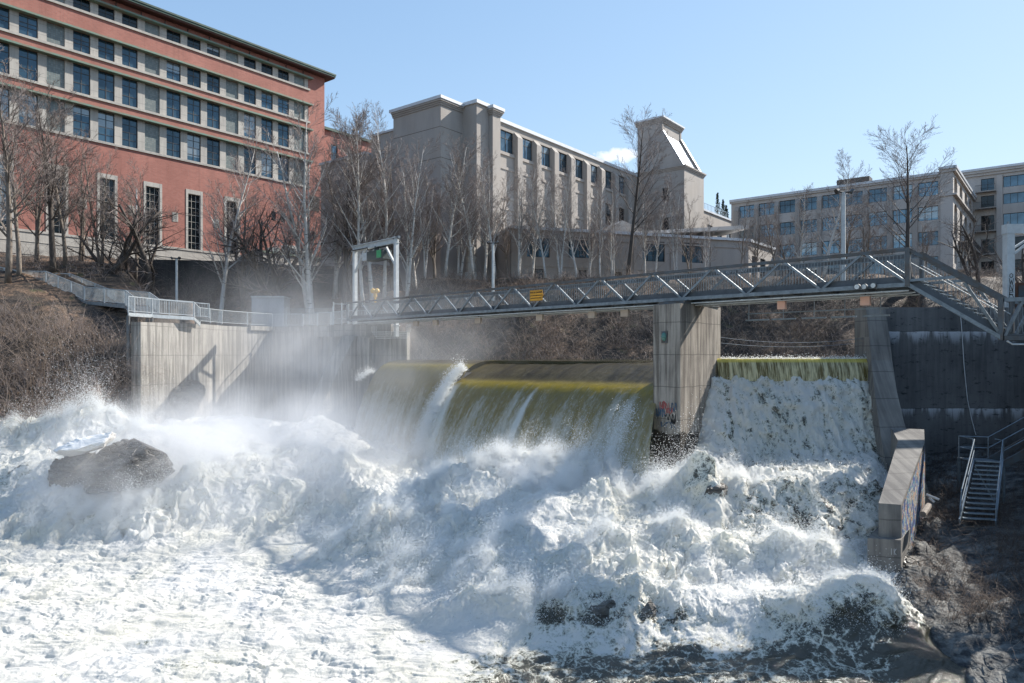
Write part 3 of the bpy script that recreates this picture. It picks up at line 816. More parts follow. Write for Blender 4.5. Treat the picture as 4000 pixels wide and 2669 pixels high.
# white rooster tail thrown up where the two sheets meet
# right weir: flat crest and thin curtain
t = np.linspace(10.5, 18.35, 330); fr = np.linspace(0, 2.2, 34)
T, Fr = np.meshgrid(t, fr)
Yc = np.where(Fr < 0.9, 37.75 - Fr, 36.85 - np.sqrt(np.clip(Fr - 0.9, 0, 9)) * 0.42)
Zc = np.where(Fr < 0.9, -0.19 - 0.02 * Fr, -0.21 - (Fr - 0.9) * 0.88)
Yc = Yc - 0.05 * np.abs(perlin(T * 3.0, Fr * 0.5, 3.3)) * sm(0.9, 1.4, Fr)
o = grid_mesh("right_weir_curtain", np.stack([T, Yc, Z0 + Zc], -1), M['curtain'], {'ft': T, 'fr': Fr}); tag(o, kind='structure', label="thin curtain of water dropping from the right weir crest")

# masonry of the dam under the water
dam = thing("concrete_dam", "concrete dam body mostly hidden behind the falling water sheets", "dam", (0, 45, Z0 - 8))
mb = MB()
def bp(t, r): p = np.array([7.2, 36.6]) + BD * t + WD * r; return (p[0], p[1])
mb.prism([bp(-1.0, -4.6), bp(-1.0, -0.7), bp(26.4, -1.9), bp(26.4, -4.6)][::-1], Z0 - 9, Z0 - 2.4)
mb.build("spillway", M['wetwall'], dam)
mb = MB(); mb.box(10.4, 18.5, 36.95, 38.3, Z0 - 6.5, Z0 - 0.24)
mb.build("weir_sill", M['wetwall'], dam)
mb = MB(); mb.prism([bp(15.3, -1.2), bp(15.3, 0.3), bp(15.65, 0.3), bp(15.65, -1.2)][::-1], Z0 - 8, Z0 - 1.2)
mb.build("dividing_fin", M['wetwall'], dam)

# ================================================================== SPRAY
def droplets(name, P, rad, label):
    me = bpy.data.meshes.new(name)
    me.vertices.add(len(P)); me.vertices.foreach_set("co", P.astype(np.float32).ravel())
    at = me.attributes.new("radius", 'FLOAT', 'POINT'); at.data.foreach_set("value", rad.astype(np.float32))
    me.materials.append(M['spray'])
    o = bpy.data.objects.new(name, me); COL.objects.link(o)
    ng = bpy.data.node_groups.new(name + "_points", 'GeometryNodeTree')
    ng.interface.new_socket('Geometry', in_out='INPUT', socket_type='NodeSocketGeometry')
    ng.interface.new_socket('Geometry', in_out='OUTPUT', socket_type='NodeSocketGeometry')
    gi = ng.nodes.new('NodeGroupInput'); go = ng.nodes.new('NodeGroupOutput')
    mp_ = ng.nodes.new('GeometryNodeMeshToPoints'); sm_ = ng.nodes.new('GeometryNodeSetMaterial'); sm_.inputs['Material'].default_value = M['spray']
    na = ng.nodes.new('GeometryNodeInputNamedAttribute'); na.data_type = 'FLOAT'; na.inputs['Name'].default_value = 'radius'
    ng.links.new(gi.outputs[0], mp_.inputs['Mesh']); ng.links.new(na.outputs['Attribute'], mp_.inputs['Radius'])
    ng.links.new(mp_.outputs[0], sm_.inputs['Geometry']); ng.links.new(sm_.outputs[0], go.inputs[0])
    md = o.modifiers.new("points", 'NODES'); md.node_group = ng
    return tag(o, label=label, kind='stuff')
rng = np.random.RandomState(11)
PL = []; RL = []
# bursts: px, Y, upward reach, spread across, count, drift in x
BURST = [(385, 41.3, 2.6, 0.8, 9000, 0.05), (300, 41.2, 1.3, 2.2, 22000, 0.1), (480, 41.6, 1.2, 1.6, 14000, 0.15), (120, 41, 0.9, 2.2, 12000, 0), (640, 41.5, 1.0, 1.8, 12000, 0.2), (0, 41, .8, 2, 9000, 0), (800, 40.5, 0.9, 1.6, 9000, .2),
         (1900, 35.3, 0.9, 1.6, 30000, -0.25), (2000, 35.3, 0.95, 1.5, 30000, -0.2), (2130, 35.4, 0.85, 1.5, 26000, 0), (2290, 34.6, 1.0, 1.2, 26000, 0.2), (2400, 34, 0.8, 1.0, 12000, 0.25), (1760, 35.3, 1.0, 1.6, 26000, -0.35), (1640, 34, 0.9, 1.5, 20000, -0.4),
         (2250, 33.2, 1.5, 1.0, 16000, 0.1), (2210, 32.0, 1.2, .8, 9000, -0.1), (2060, 33.0, 0.9, 1.2, 12000, 0), (1500, 31.8, 1.0, 1.6, 20000, -0.3), (1350, 30.8, 0.8, 1.4, 14000, -0.3), (1720, 30.8, 0.9, 1.3, 12000, 0),
         (2570, 31.6, 1.3, 0.5, 8000, 0.05), (2590, 31.4, 1.0, 0.6, 7000, .1), (2850, 31.0, 0.75, 0.7, 9000, 0.1), (2930, 31.0, 0.5, 0.6, 5000, 0), (1950, 28.4, 0.9, 1.3, 12000, -.1), (1650, 28.3, 0.9, 1.4, 12000, -.2), (1850, 26.2, 0.8, 1.2, 10000, 0),
         (2330, 27.6, 0.7, 1.0, 8000, 0), (3060, 26.6, 0.6, 1.2, 9000, .1), (3240, 26.4, 0.6, 1.0, 8000, .1), (3330, 23.2, 0.5, 1.4, 9000, 0), (2600, 28, .7, 1, 8000, .1), (1990, 23.6, 0.8, 1.2, 9000, 0), (2150, 23.5, 0.8, 1.0, 8000, .1), (1500, 27, .6, 1.4, 8000, -.1),
         (760, 36.8, 1.0, 1.2, 12000, .2), (980, 39, 0.8, 1.6, 10000, .1), (1240, 41, 0.9, 1.8, 12000, .1), (560, 34.8, 0.7, 1.2, 9000, .1), (2480, 31.5, .8, .8, 8000, .1), (3480, 22.8, 0.4, 1, 5000, .1), (400, 34.2, .8, 1.8, 16000, 0), (560, 35.3, 1.2, .8, 10000, .2), (240, 34.4, .8, 1.0, 9000, -.1), (1600, 30, .9, 1.4, 10000, -.2)]
for (bx_, by_, up, sp, cnt, dr) in BURST:
    cnt = int(cnt * 1.5)
    # fingers of spray rather than an even cloud
    nf = max(6, int(sp * 9)); fx = rng.normal(0, sp * 0.62, nf); fy = rng.normal(0, 0.55, nf); fh = rng.gamma(2.2, 0.42, nf); fd = rng.normal(dr, 0.35, nf)
    k = rng.randint(0, nf, cnt)
    hgt = rng.beta(0.8, 2.4, cnt) * up * fh[k] * 1.25
    wid = 0.10 + 0.22 * hgt
    x = XQ(bx_, by_) + fx[k] + fd[k] * hgt + rng.normal(0, 1, cnt) * wid
    y = by_ + fy[k] + rng.normal(0, 1, cnt) * wid
    px = x / y * F + 2000
    _, _, zb_, _ = river(px, y)
    z = zb_ + hgt - 0.05
    PL.append(np.stack([x, y, z], -1))
    RL.append(np.clip(rng.lognormal(math.log(0.0070), 0.34, cnt), 0.0035, 0.019))
# loose drops skimming over all the broken water
cnt = 620000
px = rng.uniform(-60, 3560, cnt); y = rng.uniform(21.5, 44, cnt)
_, _, zb_, fm = river(px, y)
turb = sm(Z0 - 8.8, Z0 - 7.8, zb_); kp = (rng.rand(cnt) < 0.05 + 0.95 * turb) & ((px < 2800) | (y < 36.3))
px, y, zb_ = px[kp], y[kp], zb_[kp]
PL.append(np.stack([XQ(px, y) + rng.normal(0, .05, len(y)), y, zb_ + rng.exponential(0.10, len(y))], -1)); RL.append(np.clip(rng.lognormal(math.log(0.0065), 0.38, len(y)), 0.003, 0.02))
# drops along the rooster tail and the edge of the centre sheet, and at its right end
for tc_, n_, w0 in ((15.3, 26000, 0.16), (0.3, 3000, 0.2), (26.2, 1800, 0.2)):
    r = rng.uniform(-0.3, 3.6, n_) if 10 < tc_ < 20 else (rng.uniform(1.6, 3.6, n_) if tc_ < 5 else rng.uniform(-.4, 1.0, n_))
    tt = tc_ + rng.normal(0, 1, n_) * (w0 + 0.07 * np.clip(r, 0, 9))
    zz = -1.45 - np.where(r > 0, 0.30 * r + 0.304 * r * r, 0.35 * r) + rng.exponential(0.16, n_) + (0.30 if 15 < tc_ < 20 else 0.0) * np.exp(-(r + .2) ** 2 * 1.2)
    rr = r + rng.normal(0, 0.12, n_)
    PL.append(np.stack([7.2 + BD[0] * tt + WD[0] * rr, 36.6 + BD[1] * tt + WD[1] * rr, Z0 + zz], -1)); RL.append(np.clip(rng.lognormal(math.log(0.012), 0.4, n_), 0.005, 0.035))
# glints of drops on the right weir lip
n_ = 1500
PL.append(np.stack([rng.uniform(10.7, 18.2, n_), 36.8 + rng.normal(0, .05, n_), Z0 - 0.22 + rng.exponential(.05, n_)], -1)); RL.append(np.full(n_, 0.014))
P = np.concatenate(PL); Rd = np.concatenate(RL)
droplets("spray", P, Rd, "fine white spray and drops thrown up by the rapids")
print("droplets", len(P))

# ================================================================== MIST
def mist(name, x0, x1, y0, y1, z0, z1, dens, cx, cyy, cz, sx, sy, sz, label, scale=0.28, thr=0.38):
    m = bpy.data.materials.new(name + "_volume"); m.use_nodes = True
    t = m.node_tree; t.nodes.clear()
    o_ = t.nodes.new('ShaderNodeOutputMaterial'); v = t.nodes.new('ShaderNodeVolumePrincipled')
    v.inputs['Color'].default_value = (0.97, 0.98, 1.0, 1); v.inputs['Anisotropy'].default_value = 0.0
    tc_ = t.nodes.new('ShaderNodeTexCoord')
    n_ = t.nodes.new('ShaderNodeTexNoise'); n_.inputs['Scale'].default_value = scale; n_.inputs['Detail'].default_value = 4; n_.inputs['Roughness'].default_value = 0.62
    n_.inputs['Distortion'].default_value = 0.6
    mpp = t.nodes.new('ShaderNodeMapping'); mpp.inputs['Scale'].default_value = (1, 1, 0.75); mpp.inputs['Rotation'].default_value = (0, 0.5, 0)
    t.links.new(tc_.outputs['Object'], mpp.inputs[0]); t.links.new(mpp.outputs[0], n_.inputs['Vector'])
    sb = t.nodes.new('ShaderNodeVectorMath'); sb.operation = 'SUBTRACT'; sb.inputs[1].default_value = (cx, cyy, cz)
    dv = t.nodes.new('ShaderNodeVectorMath'); dv.operation = 'DIVIDE'; dv.inputs[1].default_value = (sx, sy, sz)
    le = t.nodes.new('ShaderNodeVectorMath'); le.operation = 'LENGTH'
    t.links.new(tc_.outputs['Object'], sb.inputs[0]); t.links.new(sb.outputs[0], dv.inputs[0]); t.links.new(dv.outputs[0], le.inputs[0])
    fo = t.nodes.new('ShaderNodeMapRange'); fo.interpolation_type = 'SMOOTHSTEP'
    fo.inputs['From Min'].default_value = 1.0; fo.inputs['From Max'].default_value = 0.05; t.links.new(le.outputs['Value'], fo.inputs['Value'])
    nr = t.nodes.new('ShaderNodeMapRange'); nr.inputs['From Min'].default_value = thr; nr.inputs['From Max'].default_value = 0.75; t.links.new(n_.outputs['Fac'], nr.inputs['Value'])
    mu = t.nodes.new('ShaderNodeMath'); mu.operation = 'MULTIPLY'; t.links.new(fo.outputs[0], mu.inputs[0]); t.links.new(nr.outputs[0], mu.inputs[1])
    mu2 = t.nodes.new('ShaderNodeMath'); mu2.operation = 'MULTIPLY'; mu2.inputs[1].default_value = dens; t.links.new(mu.outputs[0], mu2.inputs[0])
    t.links.new(mu2.outputs[0], v.inputs['Density']); t.links.new(v.outputs[0], o_.inputs['Volume'])
    mb = MB(); mb.box(x0, x1, y0, y1, z0, z1)
    ob = mb.build(name, m); return tag(ob, label=label, kind='stuff')
mist("high_mist", -30, 6, 38, 64, Z0 - 7, Z0 + 9, 0.12, -13, 51, Z0 - 0.5, 17, 13, 8.8, "thin veil of mist rising past the left end of the bridge", 0.2, .36)
mist("wave_mist", -6, 11, 29.5, 39.5, Z0 - 9, Z0 - 3.2, 0.35, 1.0, 33.4, Z0 - 6.3, 8.5, 4.8, 2.6, "soft spray haze over the middle rapids", 0.5, .42)
mist("mist", -29, -1, 30.5, 56, Z0 - 9.5, Z0 + 1, 0.78, -15.5, 41, Z0 - 6.7, 14.2, 11.5, 6.0, "white mist drifting off the foot of the left fall")

# ================================================================== CONCRETE STRUCTURES
ZE = Z0
def polyz(pts): return [(p[0], p[1]) for p in pts]
# mid-stream pier
pier = thing("bridge_pier", "tall rectangular concrete pier with graffiti on its foot, left of the right weir", "pier", (8.6, 36, ZE - 9))
A = Vector((7.94, 33.8)); Bp = Vector((6.94, 35.2)); FD = Vector((0.655, 0.755)); LEN = 4.35
mb = MB()
c1 = A; c2 = A + FD * LEN; c3 = Bp + FD * LEN; c4 = Bp
mb.prism([tuple(c1), tuple(c2), tuple(c3), tuple(c4)], ZE - 9.5, ZE + 2.42)
mb.build("shaft", M['pier_wet'], pier)
mb = MB(); e = 0.02
mb.prism([(c1.x + .25, c1.y + .35), (c2.x - .1, c2.y - .2), (c3.x + .1, c3.y - .2), (c4.x + .3, c4.y + .1)], ZE + 2.421, ZE + 2.56)
mb.build("bearing_pad", M['galv_dark'], pier)
# plaque with a small green lamp on the downstream face
fdir = (Bp - A).normalized()
def onface(u, z, off=0.0):       # u metres from A towards B on the downstream face
    nrm = Vector((-fdir.y, fdir.x)); nrm = nrm if nrm.y < 0 else -nrm
    p = A + fdir * u + nrm * off
    return Vector((p.x, p.y, z))
mb = MB()
u0 = 0.78
q = [onface(u0, ZE + 0.55, .02), onface(u0 + .36, ZE + 0.55, .02), onface(u0 + .36, ZE + 1.12, .02), onface(u0, ZE + 1.12, .02)]
mb.add(q + [onface(u0, ZE + .55, .06), onface(u0 + .36, ZE + .55, .06), onface(u0 + .36, ZE + 1.12, .06), onface(u0, ZE + 1.12, .06)],
       [(0, 1, 2, 3), (7, 6, 5, 4), (0, 4, 5, 1), (1, 5, 6, 2), (2, 6, 7, 3), (3, 7, 4, 0)])
pl = mb.build("plaque", M['galv_dark'], pier)
mb = MB()
cc = onface(u0 + .18, ZE + 0.84, .07)
mb.tube([cc + Vector((0, 0, -.2)), cc + Vector((0, 0, -.13)), cc, cc + Vector((0, 0, .15)), cc + Vector((0, 0, .21))], [0.03, .10, .145, .11, .03], 14)
mb.build("lamp_glass", mat_plain("sea_green_glass", (0.10, 0.24, 0.20), 0.2), pl, smooth=True)

def ribbon(mb, pts, wd, nrm, thick=0.006):
    """flat painted stroke lying on a face: pts in 3-D, nrm its outward normal"""
    nrm = Vector(nrm).normalized()
    for i in range(len(pts) - 1):
        a, b = Vector(pts[i]), Vector(pts[i + 1]); d = (b - a)
        if d.length < 1e-5: continue
        s = d.normalized().cross(nrm) * wd / 2; h = nrm * thick
        a2 = a - d.normalized() * wd * 0.3; b2 = b + d.normalized() * wd * 0.3
        mb.hexa([a2 - s, a2 + s, b2 + s, b2 - s, a2 - s + h, a2 + s + h, b2 + s + h, b2 - s + h])
GLYPH = {  # stroke letters in a 0..1 box
 'A': [[(0, 0), (.5, 1), (1, 0)], [(.2, .4), (.8, .4)]], 'B': [[(0, 0), (0, 1), (.8, .9), (.8, .6), (0, .5), (.9, .4), (.9, .1), (0, 0)]], 'C': [[(1, .85), (.5, 1), (0, .6), (.1, .1), (.9, .1)]],
 'D': [[(0, 0), (0, 1), (.7, .85), (1, .45), (.7, .1), (0, 0)]], 'E': [[(1, 1), (0, 1), (0, 0), (1, 0)], [(0, .5), (.8, .5)]], 'e': [[(.05, .5), (.95, .55), (.7, .95), (.2, .9), (0, .4), (.3, 0), (.95, .1)]],
 'F': [[(1, 1), (0, 1), (0, 0)], [(0, .5), (.8, .5)]], 'I': [[(.5, 0), (.5, 1)]], 'K': [[(0, 0), (0, 1)], [(1, 1), (0, .45), (1, 0)]], 'L': [[(0, 1), (0, 0), (1, 0)]], 'N': [[(0, 0), (.1, 1), (.9, 0), (1, 1)]],
 'O': [[(.5, 1), (.08, .8), (0, .3), (.45, 0), (.9, .2), (1, .7), (.5, 1)]], 'P': [[(0, 0), (0, 1), (.9, .9), (.9, .55), (0, .45)]], 'R': [[(0, 0), (0, 1), (.9, .9), (.9, .55), (0, .45), (1, 0)]],
 'S': [[(1, .9), (.3, 1), (.05, .7), (.9, .35), (.7, 0), (0, .1)]], 'T': [[(0, 1), (1, 1)], [(.5, 1), (.5, 0)]], 'U': [[(0, 1), (.05, .1), (.9, .1), (1, 1)]], 'V': [[(0, 1), (.5, 0), (1, 1)]],
 'W': [[(0, 1), (.25, 0), (.5, .7), (.75, 0), (1, 1)]], 'Y': [[(0, 1), (.5, .5), (1, 1)], [(.5, .5), (.4, 0)]], 'Z': [[(0, 1), (1, 1), (0, 0), (1, 0)]], 'G': [[(1, .85), (.5, 1), (0, .6), (.1, .1), (.9, .1), (.9, .45), (.5, .45)]]}
def scrawl(mb, text, org, ux, uz, nrm, w_, h_, gap, stroke, jit=0.0, rnd=None):
    org = Vector(org); ux = Vector(ux).normalized(); uz = Vector(uz).normalized(); rnd = rnd or random.Random(5)
    x = 0
    for ch in text:
        if ch != ' ':
            jx, jy, sc_ = rnd.uniform(-jit, jit) * w_, rnd.uniform(-jit, jit) * h_, 1 + rnd.uniform(-jit, jit)
            for st in GLYPH.get(ch, []):
                ribbon(mb, [org + ux * (x + jx + p[0] * w_ * sc_) + uz * (jy + p[1] * h_ * sc_) for p in st], stroke, nrm)
        x += w_ + gap
# spray-painted tags near the foot of the pier
fn = onface(0, 0, 1) - onface(0, 0, 0)
rnd = random.Random(4)
def tagmark(mb, u, z, wd, ht, loops, col_, face=onface, nrm=None):
    pts = []
    a0, b0 = rnd.uniform(0, 6), rnd.uniform(0, 6); fa, fb = rnd.choice([2, 3]), rnd.choice([3, 4, 5])
    for i in range(loops * 22):
        s = i / (loops * 22.0)
        pts.append(face(u + wd * (s + 0.10 * math.sin(fb * 6.28 * s + a0)), z + ht * (0.5 + 0.45 * math.sin(fa * 2 * 6.28 * s + b0) + .1 * math.sin(19 * s)), .012))
    ribbon(mb, pts, col_, nrm)
for (matn, specs) in ((M['blue_paint'], [(0.20, ZE - 2.72, 0.42, 0.42, 2), (0.95, ZE - 3.02, 0.62, 0.42, 2), (0.35, ZE - 3.52, 0.95, 0.28, 3)]),
                      (M['red_paint'], [(0.72, ZE - 2.66, 0.55, 0.36, 2), (0.45, ZE - 2.85, 0.5, 0.30, 2), (.95, ZE - 2.60, .3, .35, 1)]), (M['black'], [(0.25, ZE - 3.15, 0.62, 0.3, 3), (.3, ZE - 3.32, .3, .2, 2)])):
    
    for sp in specs:
        mb = MB(); tagmark(mb, *sp, 0.028, nrm=fn); mb.build("graffiti", matn, pier)

# right abutment buttress and wing block
def loft(mb, rings):
    n = len(rings[0]); vs = [v for r in rings for v in r]; fs = [tuple(range(n))[::-1], tuple(range((len(rings) - 1) * n, len(rings) * n))]
    for i in range(len(rings) - 1):
        for k in range(n): fs.append((i * n + k, i * n + (k + 1) % n, (i + 1) * n + (k + 1) % n, (i + 1) * n + k))
    mb.add(vs, fs)
but = thing("abutment_buttress", "sloping concrete buttress at the right end of the weir", "buttress", (18.5, 36, ZE - 6))
mb = MB()
# left edge x / right edge x / front Y at several heights
lv = [(2.45, 18.25, 19.28, 37.00), (0.9, 18.25, 19.28, 36.6), (-0.3, 18.15, 19.2, 36.2), (-1.8, 17.85, 18.95, 35.3), (-3.2, 17.55, 18.75, 34.3), (-4.2, 17.3, 18.65, 33.5), (-5.4, 17.05, 18.6, 32.5), (-8, 16.6, 18.6, 30.6)]
rings = []
for z, xl, xr_, yf in lv[::-1]:
    rings.append([(xl, yf, ZE + z), (xr_, yf, ZE + z), (xr_, 38.2, ZE + z), (18.26, 38.2, ZE + z) if z < 1 else (18.26, 38.2, ZE + z)])
loft(mb, rings)
mb.build("body", M['buttress'], but)
blk = thing("wing_block", "thick low concrete block with painted side standing at the edge of the right rapids", "concrete block", (15, 28.5, ZE - 8))
# top outline: far-left, far-right, near-right, near-left
FL = PX(3508, 1722, 31.6); FR = PX(3612, 1728, 31.4); NR = PX(3520, 1972, 26.2); NL = PX(3432, 1966, 26.4)
FL2 = PX(3512, 1640, 32.6); FR2 = PX(3618, 1646, 32.4)
mb = MB()
zb = ZE - 8.7
def colum(p): return (p.x, p.y, zb)
FB1, FB2 = Vector((FL2.x - .05, FL2.y + .6, 0)), Vector((FR2.x + .25, FR2.y + .6, 0))
vs = [colum(NL), colum(NR), colum(FR), (FB2.x, FB2.y, zb), (FB1.x, FB1.y, zb), colum(FL),
      tuple(NL), tuple(NR), tuple(FR), (FB2.x, FB2.y, ZE - 3.45), (FB1.x, FB1.y, ZE - 3.40), tuple(FL)]
mb.add(vs, [(5, 4, 3, 2, 1, 0), (6, 7, 8, 11), (11, 8, 9, 10), (0, 1, 7, 6), (1, 2, 8, 7), (2, 3, 9, 8), (3, 4, 10, 9), (4, 5, 11, 10), (5, 0, 6, 11)])
mb.build("block", M['buttress'], blk)
mb = MB()
ax = (NR - NL); ax.z = 0; ax.normalize(); bk = (FR - NR); bk.z = 0; bk.normalize()
p0 = NL - ax * 0.32 - bk * 0.32; p1 = NR + ax * 0.04 - bk * 0.32
mb.prism([(p0.x, p0.y), (p1.x, p1.y), (p1.x + bk.x * 2.4, p1.y + bk.y * 2.4), (p0.x + bk.x * 2.4, p0.y + bk.y * 2.4)], zb, ZE - 6.72)
mb.build("footing", M['buttress'], blk)
# mural painted on the bank side of the block
n = NT("mural_paint")
c = n.coord('Object', (1, 1, 1))
cr = n.n('ValToRGB', {'Fac': n.mapr(n.noise(n.coord('Object', (1.2, 1.2, 0.9)), 1.5, 3, 0.5, 2.2), 0.3, 0.7)})
el = cr.color_ramp.elements
el[0].position = 0.0; el[0].color = (0.04, 0.06, 0.16, 1); el[1].position = 1.0; el[1].color = (0.45, 0.26, 0.15, 1)
for ps, cl in ((0.3, (0.10, 0.13, 0.36, 1)), (0.42, (0.03, 0.27, 0.24, 1)), (0.5, (0.55, 0.50, 0.46, 1)), (0.6, (0.06, 0.05, 0.06, 1)), (0.68, (0.48, 0.30, 0.20, 1))):
    e_ = el.new(ps); e_.color = cl
cr.color_ramp.interpolation = 'CONSTANT'
n.col(cr.outputs[0]); n.set(Roughness=0.7)
M['mural'] = n.m
mb = MB()
sd = Vector((bk.y, -bk.x, 0)) * 0.012
a0, a1 = NR + bk * 0.15 + sd, FR + sd; b1 = Vector((FB2.x, FB2.y, ZE - 3.5)) + sd
mb.add([(a0.x, a0.y, ZE - 8.0), (a1.x, a1.y, ZE - 7.2), (a1.x, a1.y, a1.z - .12), (a0.x, a0.y, a0.z - .12)], [(0, 1, 2, 3)])
mb.build("mural", M['mural'], blk)
mb = MB()
scrawl(mb, "IK", NR - bk * 0.335 + Vector((0, 0, -1.72)) - ax * 0.30 + Vector((0, 0, -.05)), ax, (0, 0, 1), -bk, 0.07, 0.22, 0.05, 0.014)
mb.build("chalk_mark", M['white'], blk)

# dark wall on the right bank
wl = thing("retaining_wall", "dark stained concrete wall with white lime streaks on the right bank", "wall", (24, 37.4, ZE - 6))
mb = MB(); mb.box(19.283, 42, 37.3, 38.4, ZE - 7, ZE + 2.45)
mb.build("face", M['wetwall'], wl)
mb = MB()
pts = [PX(3749, 1193, 37.24), PX(3757, 1290, 37.25), PX(3766, 1430, 37.25), PX(3779, 1560, 37.25), PX(3796, 1640, 37.25), PX(3812, 1700, 37.25)]
mb.tube(pts, 0.022, 6)
mb.build("drain_pipe", M['white'], wl)

# left abutment: long concave wall with walkway coping
lw = thing("abutment_wall", "tall board-marked concrete wall on the left bank, sunlit at its near end", "wall", (-18, 59, ZE - 7))
mb = MB()
def off_poly(pts, d):
    o = []
    for i, p in enumerate(pts):
        a = Vector(pts[max(i - 1, 0)]); b = Vector(pts[min(i + 1, len(pts) - 1)]); t_ = (b - a).normalized()
        nn_ = Vector((-t_.y, t_.x)); o.append((p[0] + nn_.x * d, p[1] + nn_.y * d))
    return o
W = WALLC
back = off_poly(W, 0.7)
for i in range(len(W) - 1):
    zt0 = ZE + (2.15 if i == 0 else 2.3); zt1 = ZE + 2.3
    mb.prism([W[i], W[i + 1], back[i + 1], back[i]], ZE - 8, [zt0, zt1, zt1, zt0])
mb.build("face", M['dam'], lw)
mb = MB()
fr_ = off_poly(W, -0.22)
for i in range(3, len(W) - 1):
    zz0, zz1 = ZE + (1.45 if i >= 5 else 2.05), ZE + 2.42
    mb.prism([fr_[i], fr_[i + 1], off_poly(W, 1.4)[i + 1], off_poly(W, 1.4)[i]], zz0, zz1)
mb.build("coping", M['dam'], lw)
# buttress leaning out between wall and left fall
mb = MB()
rings = []
for z, x, y in ((1.45, -13.5, 57.0), (-1.2, -14.4, 55.2), (-4.5, -15.3, 52.6), (-7.5, -15.9, 50.6)):
    rings.append([(x, y, ZE + z), (x + 1.0, y + .15, ZE + z), (-12.2, 58, ZE + z), (-13.4, 58, ZE + z)])
loft(mb, rings[::-1])
mb.build("leaning_buttress", M['dam'], lw)
mb = MB()
mb.prism([(-12.3, 57.3), (-8.4, 57.3), (-8.4, 59.0), (-12.3, 59.0)], ZE - 8, ZE + 1.8)
mb.prism([(-11.6, 56.2), (-11.2, 56.2), (-11.2, 57.29), (-11.6, 57.29)], ZE - 8, ZE + 1.3)
mb.build("end_wall", M['dam'], lw)
# rusty leg slab set against wall (pilaster) 
mb = MB(); mb.prism([(-17.6, 61.0), (-16.2, 59.9), (-16.0, 60.2), (-17.3, 61.4)], ZE - 8, ZE + 1.44)
mb.build("pilaster", M['dam'], lw)
# cable tray and conduits slung under the bridge end
ct = thing("conduit_rack", "rack of white conduits slung under the left end of the bridge", "conduits", (-10, 55, ZE + 1))
mb = MB()
for k in range(4):
    z = ZE + 1.75 - 0.16 * k; a = PX(1440 + 6 * k, 1285, 55); b = PX(1600 - 5 * k, 1285, 55)
    mb.tube([(a.x, 56.2, ZE + 2.2), (a.x, 56.2, z), (b.x, 55.6, z), (b.x, 55.6, ZE + 2.35)], 0.028, 5)
mb.build("conduit", M['white_paint'], ct)

# ================================================================== FOOTBRIDGE
br = thing("footbridge", "grey galvanised steel truss footbridge crossing above the falls", "footbridge", (2.0, 42, ZE + 2.4))
RB = Vector((15.3, 27.7, 0)); BV = Vector((-0.698, 0.716, 0)); NV = Vector((0.716, 0.698, 0)); BW = 1.75
ZBOT, ZTOP = ZE + 2.70, ZE + 4.06
def bpnt(t, side, z): p = RB + BV * t + NV * (BW * side); return Vector((p.x, p.y, z))
TE = 40.6
for side in (0, 1):
    s_ = side
    mb = MB(); mb.bar(bpnt(0, s_, ZTOP), bpnt(TE, s_, ZTOP), 0.13, 0.13); mb.build("top_chord", M['galv_dark'], br)
    mb = MB(); mb.bar(bpnt(-.06, s_, ZBOT), bpnt(TE, s_, ZBOT), 0.14, 0.16); mb.build("bottom_chord", M['galv'], br)
    # channel along the deck edge, just inside the truss
    mb = MB(); off = 0.13 if side == 0 else -0.13
    a = bpnt(0, s_, ZBOT + .21) + NV * off; b = bpnt(TE, s_, ZBOT + .21) + NV * off
    mb.bar(a, b, 0.03, 0.27); mb.build("deck_channel", M['grating'], br)
    for k in range(12):
        ttop = 1.63 + 3.37 * k
        for dx_, tb in ((0.09, ttop + 1.62), (-0.09, ttop - 1.62)):
            if tb > TE - .1: tb = TE - .1
            if tb < 0.0: tb = 0.06
            mb = MB(); mb.bar(bpnt(ttop + dx_, s_, ZTOP - .05), bpnt(tb, s_, ZBOT + .06), 0.09, 0.10, up=NV)
            mb.build("diagonal_brace", M['galv'], br)
    mb = MB()
    mb.bar(bpnt(0, s_, ZBOT - .07), bpnt(0, s_, ZTOP + .065), 0.17, 0.17, up=NV); mb.build("end_post", M['galv_dark'], br)
    mb = MB(); mb.bar(bpnt(TE, s_, ZBOT - .07), bpnt(TE, s_, ZTOP + .065), 0.12, 0.12, up=NV); mb.build("end_post", M['galv'], br)
    # picket infill
    mb = MB(); off = 0.10 if side == 0 else -0.10
    mb.bar(bpnt(0.1, s_, ZTOP - .16) + NV * off, bpnt(TE - .1, s_, ZTOP - .16) + NV * off, 0.035, 0.035)
    nb = int(TE / 0.135)
    for i in range(nb):
        t_ = 0.15 + i * 0.135
        p = bpnt(t_, s_, ZBOT + .3) + NV * off
        mb.bar(p, p + Vector((0, 0, ZTOP - ZBOT - .46)), 0.014, 0.014, up=NV)
    mb.build("picket_panel", M['galv'], br)
mb = MB()
a, b = bpnt(0, .5, ZBOT + .10), bpnt(TE, .5, ZBOT + .10); mb.bar(a, b, BW - .32, 0.05)
for i in range(27):
    t_ = 0.2 + i * 1.54; mb.bar(bpnt(t_, 0.06, ZBOT - .005), bpnt(t_, .94, ZBOT - .005), 0.08, 0.13)
mb.build("deck", M['grating'], br)
# pipes under the deck
mb = MB()
for off, z, r_ in ((0.12, ZBOT - .22, 0.035), (0.5, ZBOT - .30, 0.028), (.9, ZBOT - .24, 0.035), (1.4, ZBOT - .3, .03)):
    mb.tube([bpnt(0, 0, z) + NV * off, bpnt(TE, 0, z) + NV * off], r_, 6)
for i in range(20): mb.bar(bpnt(1 + i * 2, .05, ZBOT - .2), bpnt(1 + i * 2, .9, ZBOT - .2), 0.04, 0.04)
mb.build("underslung_pipe", M['white_paint'], br)
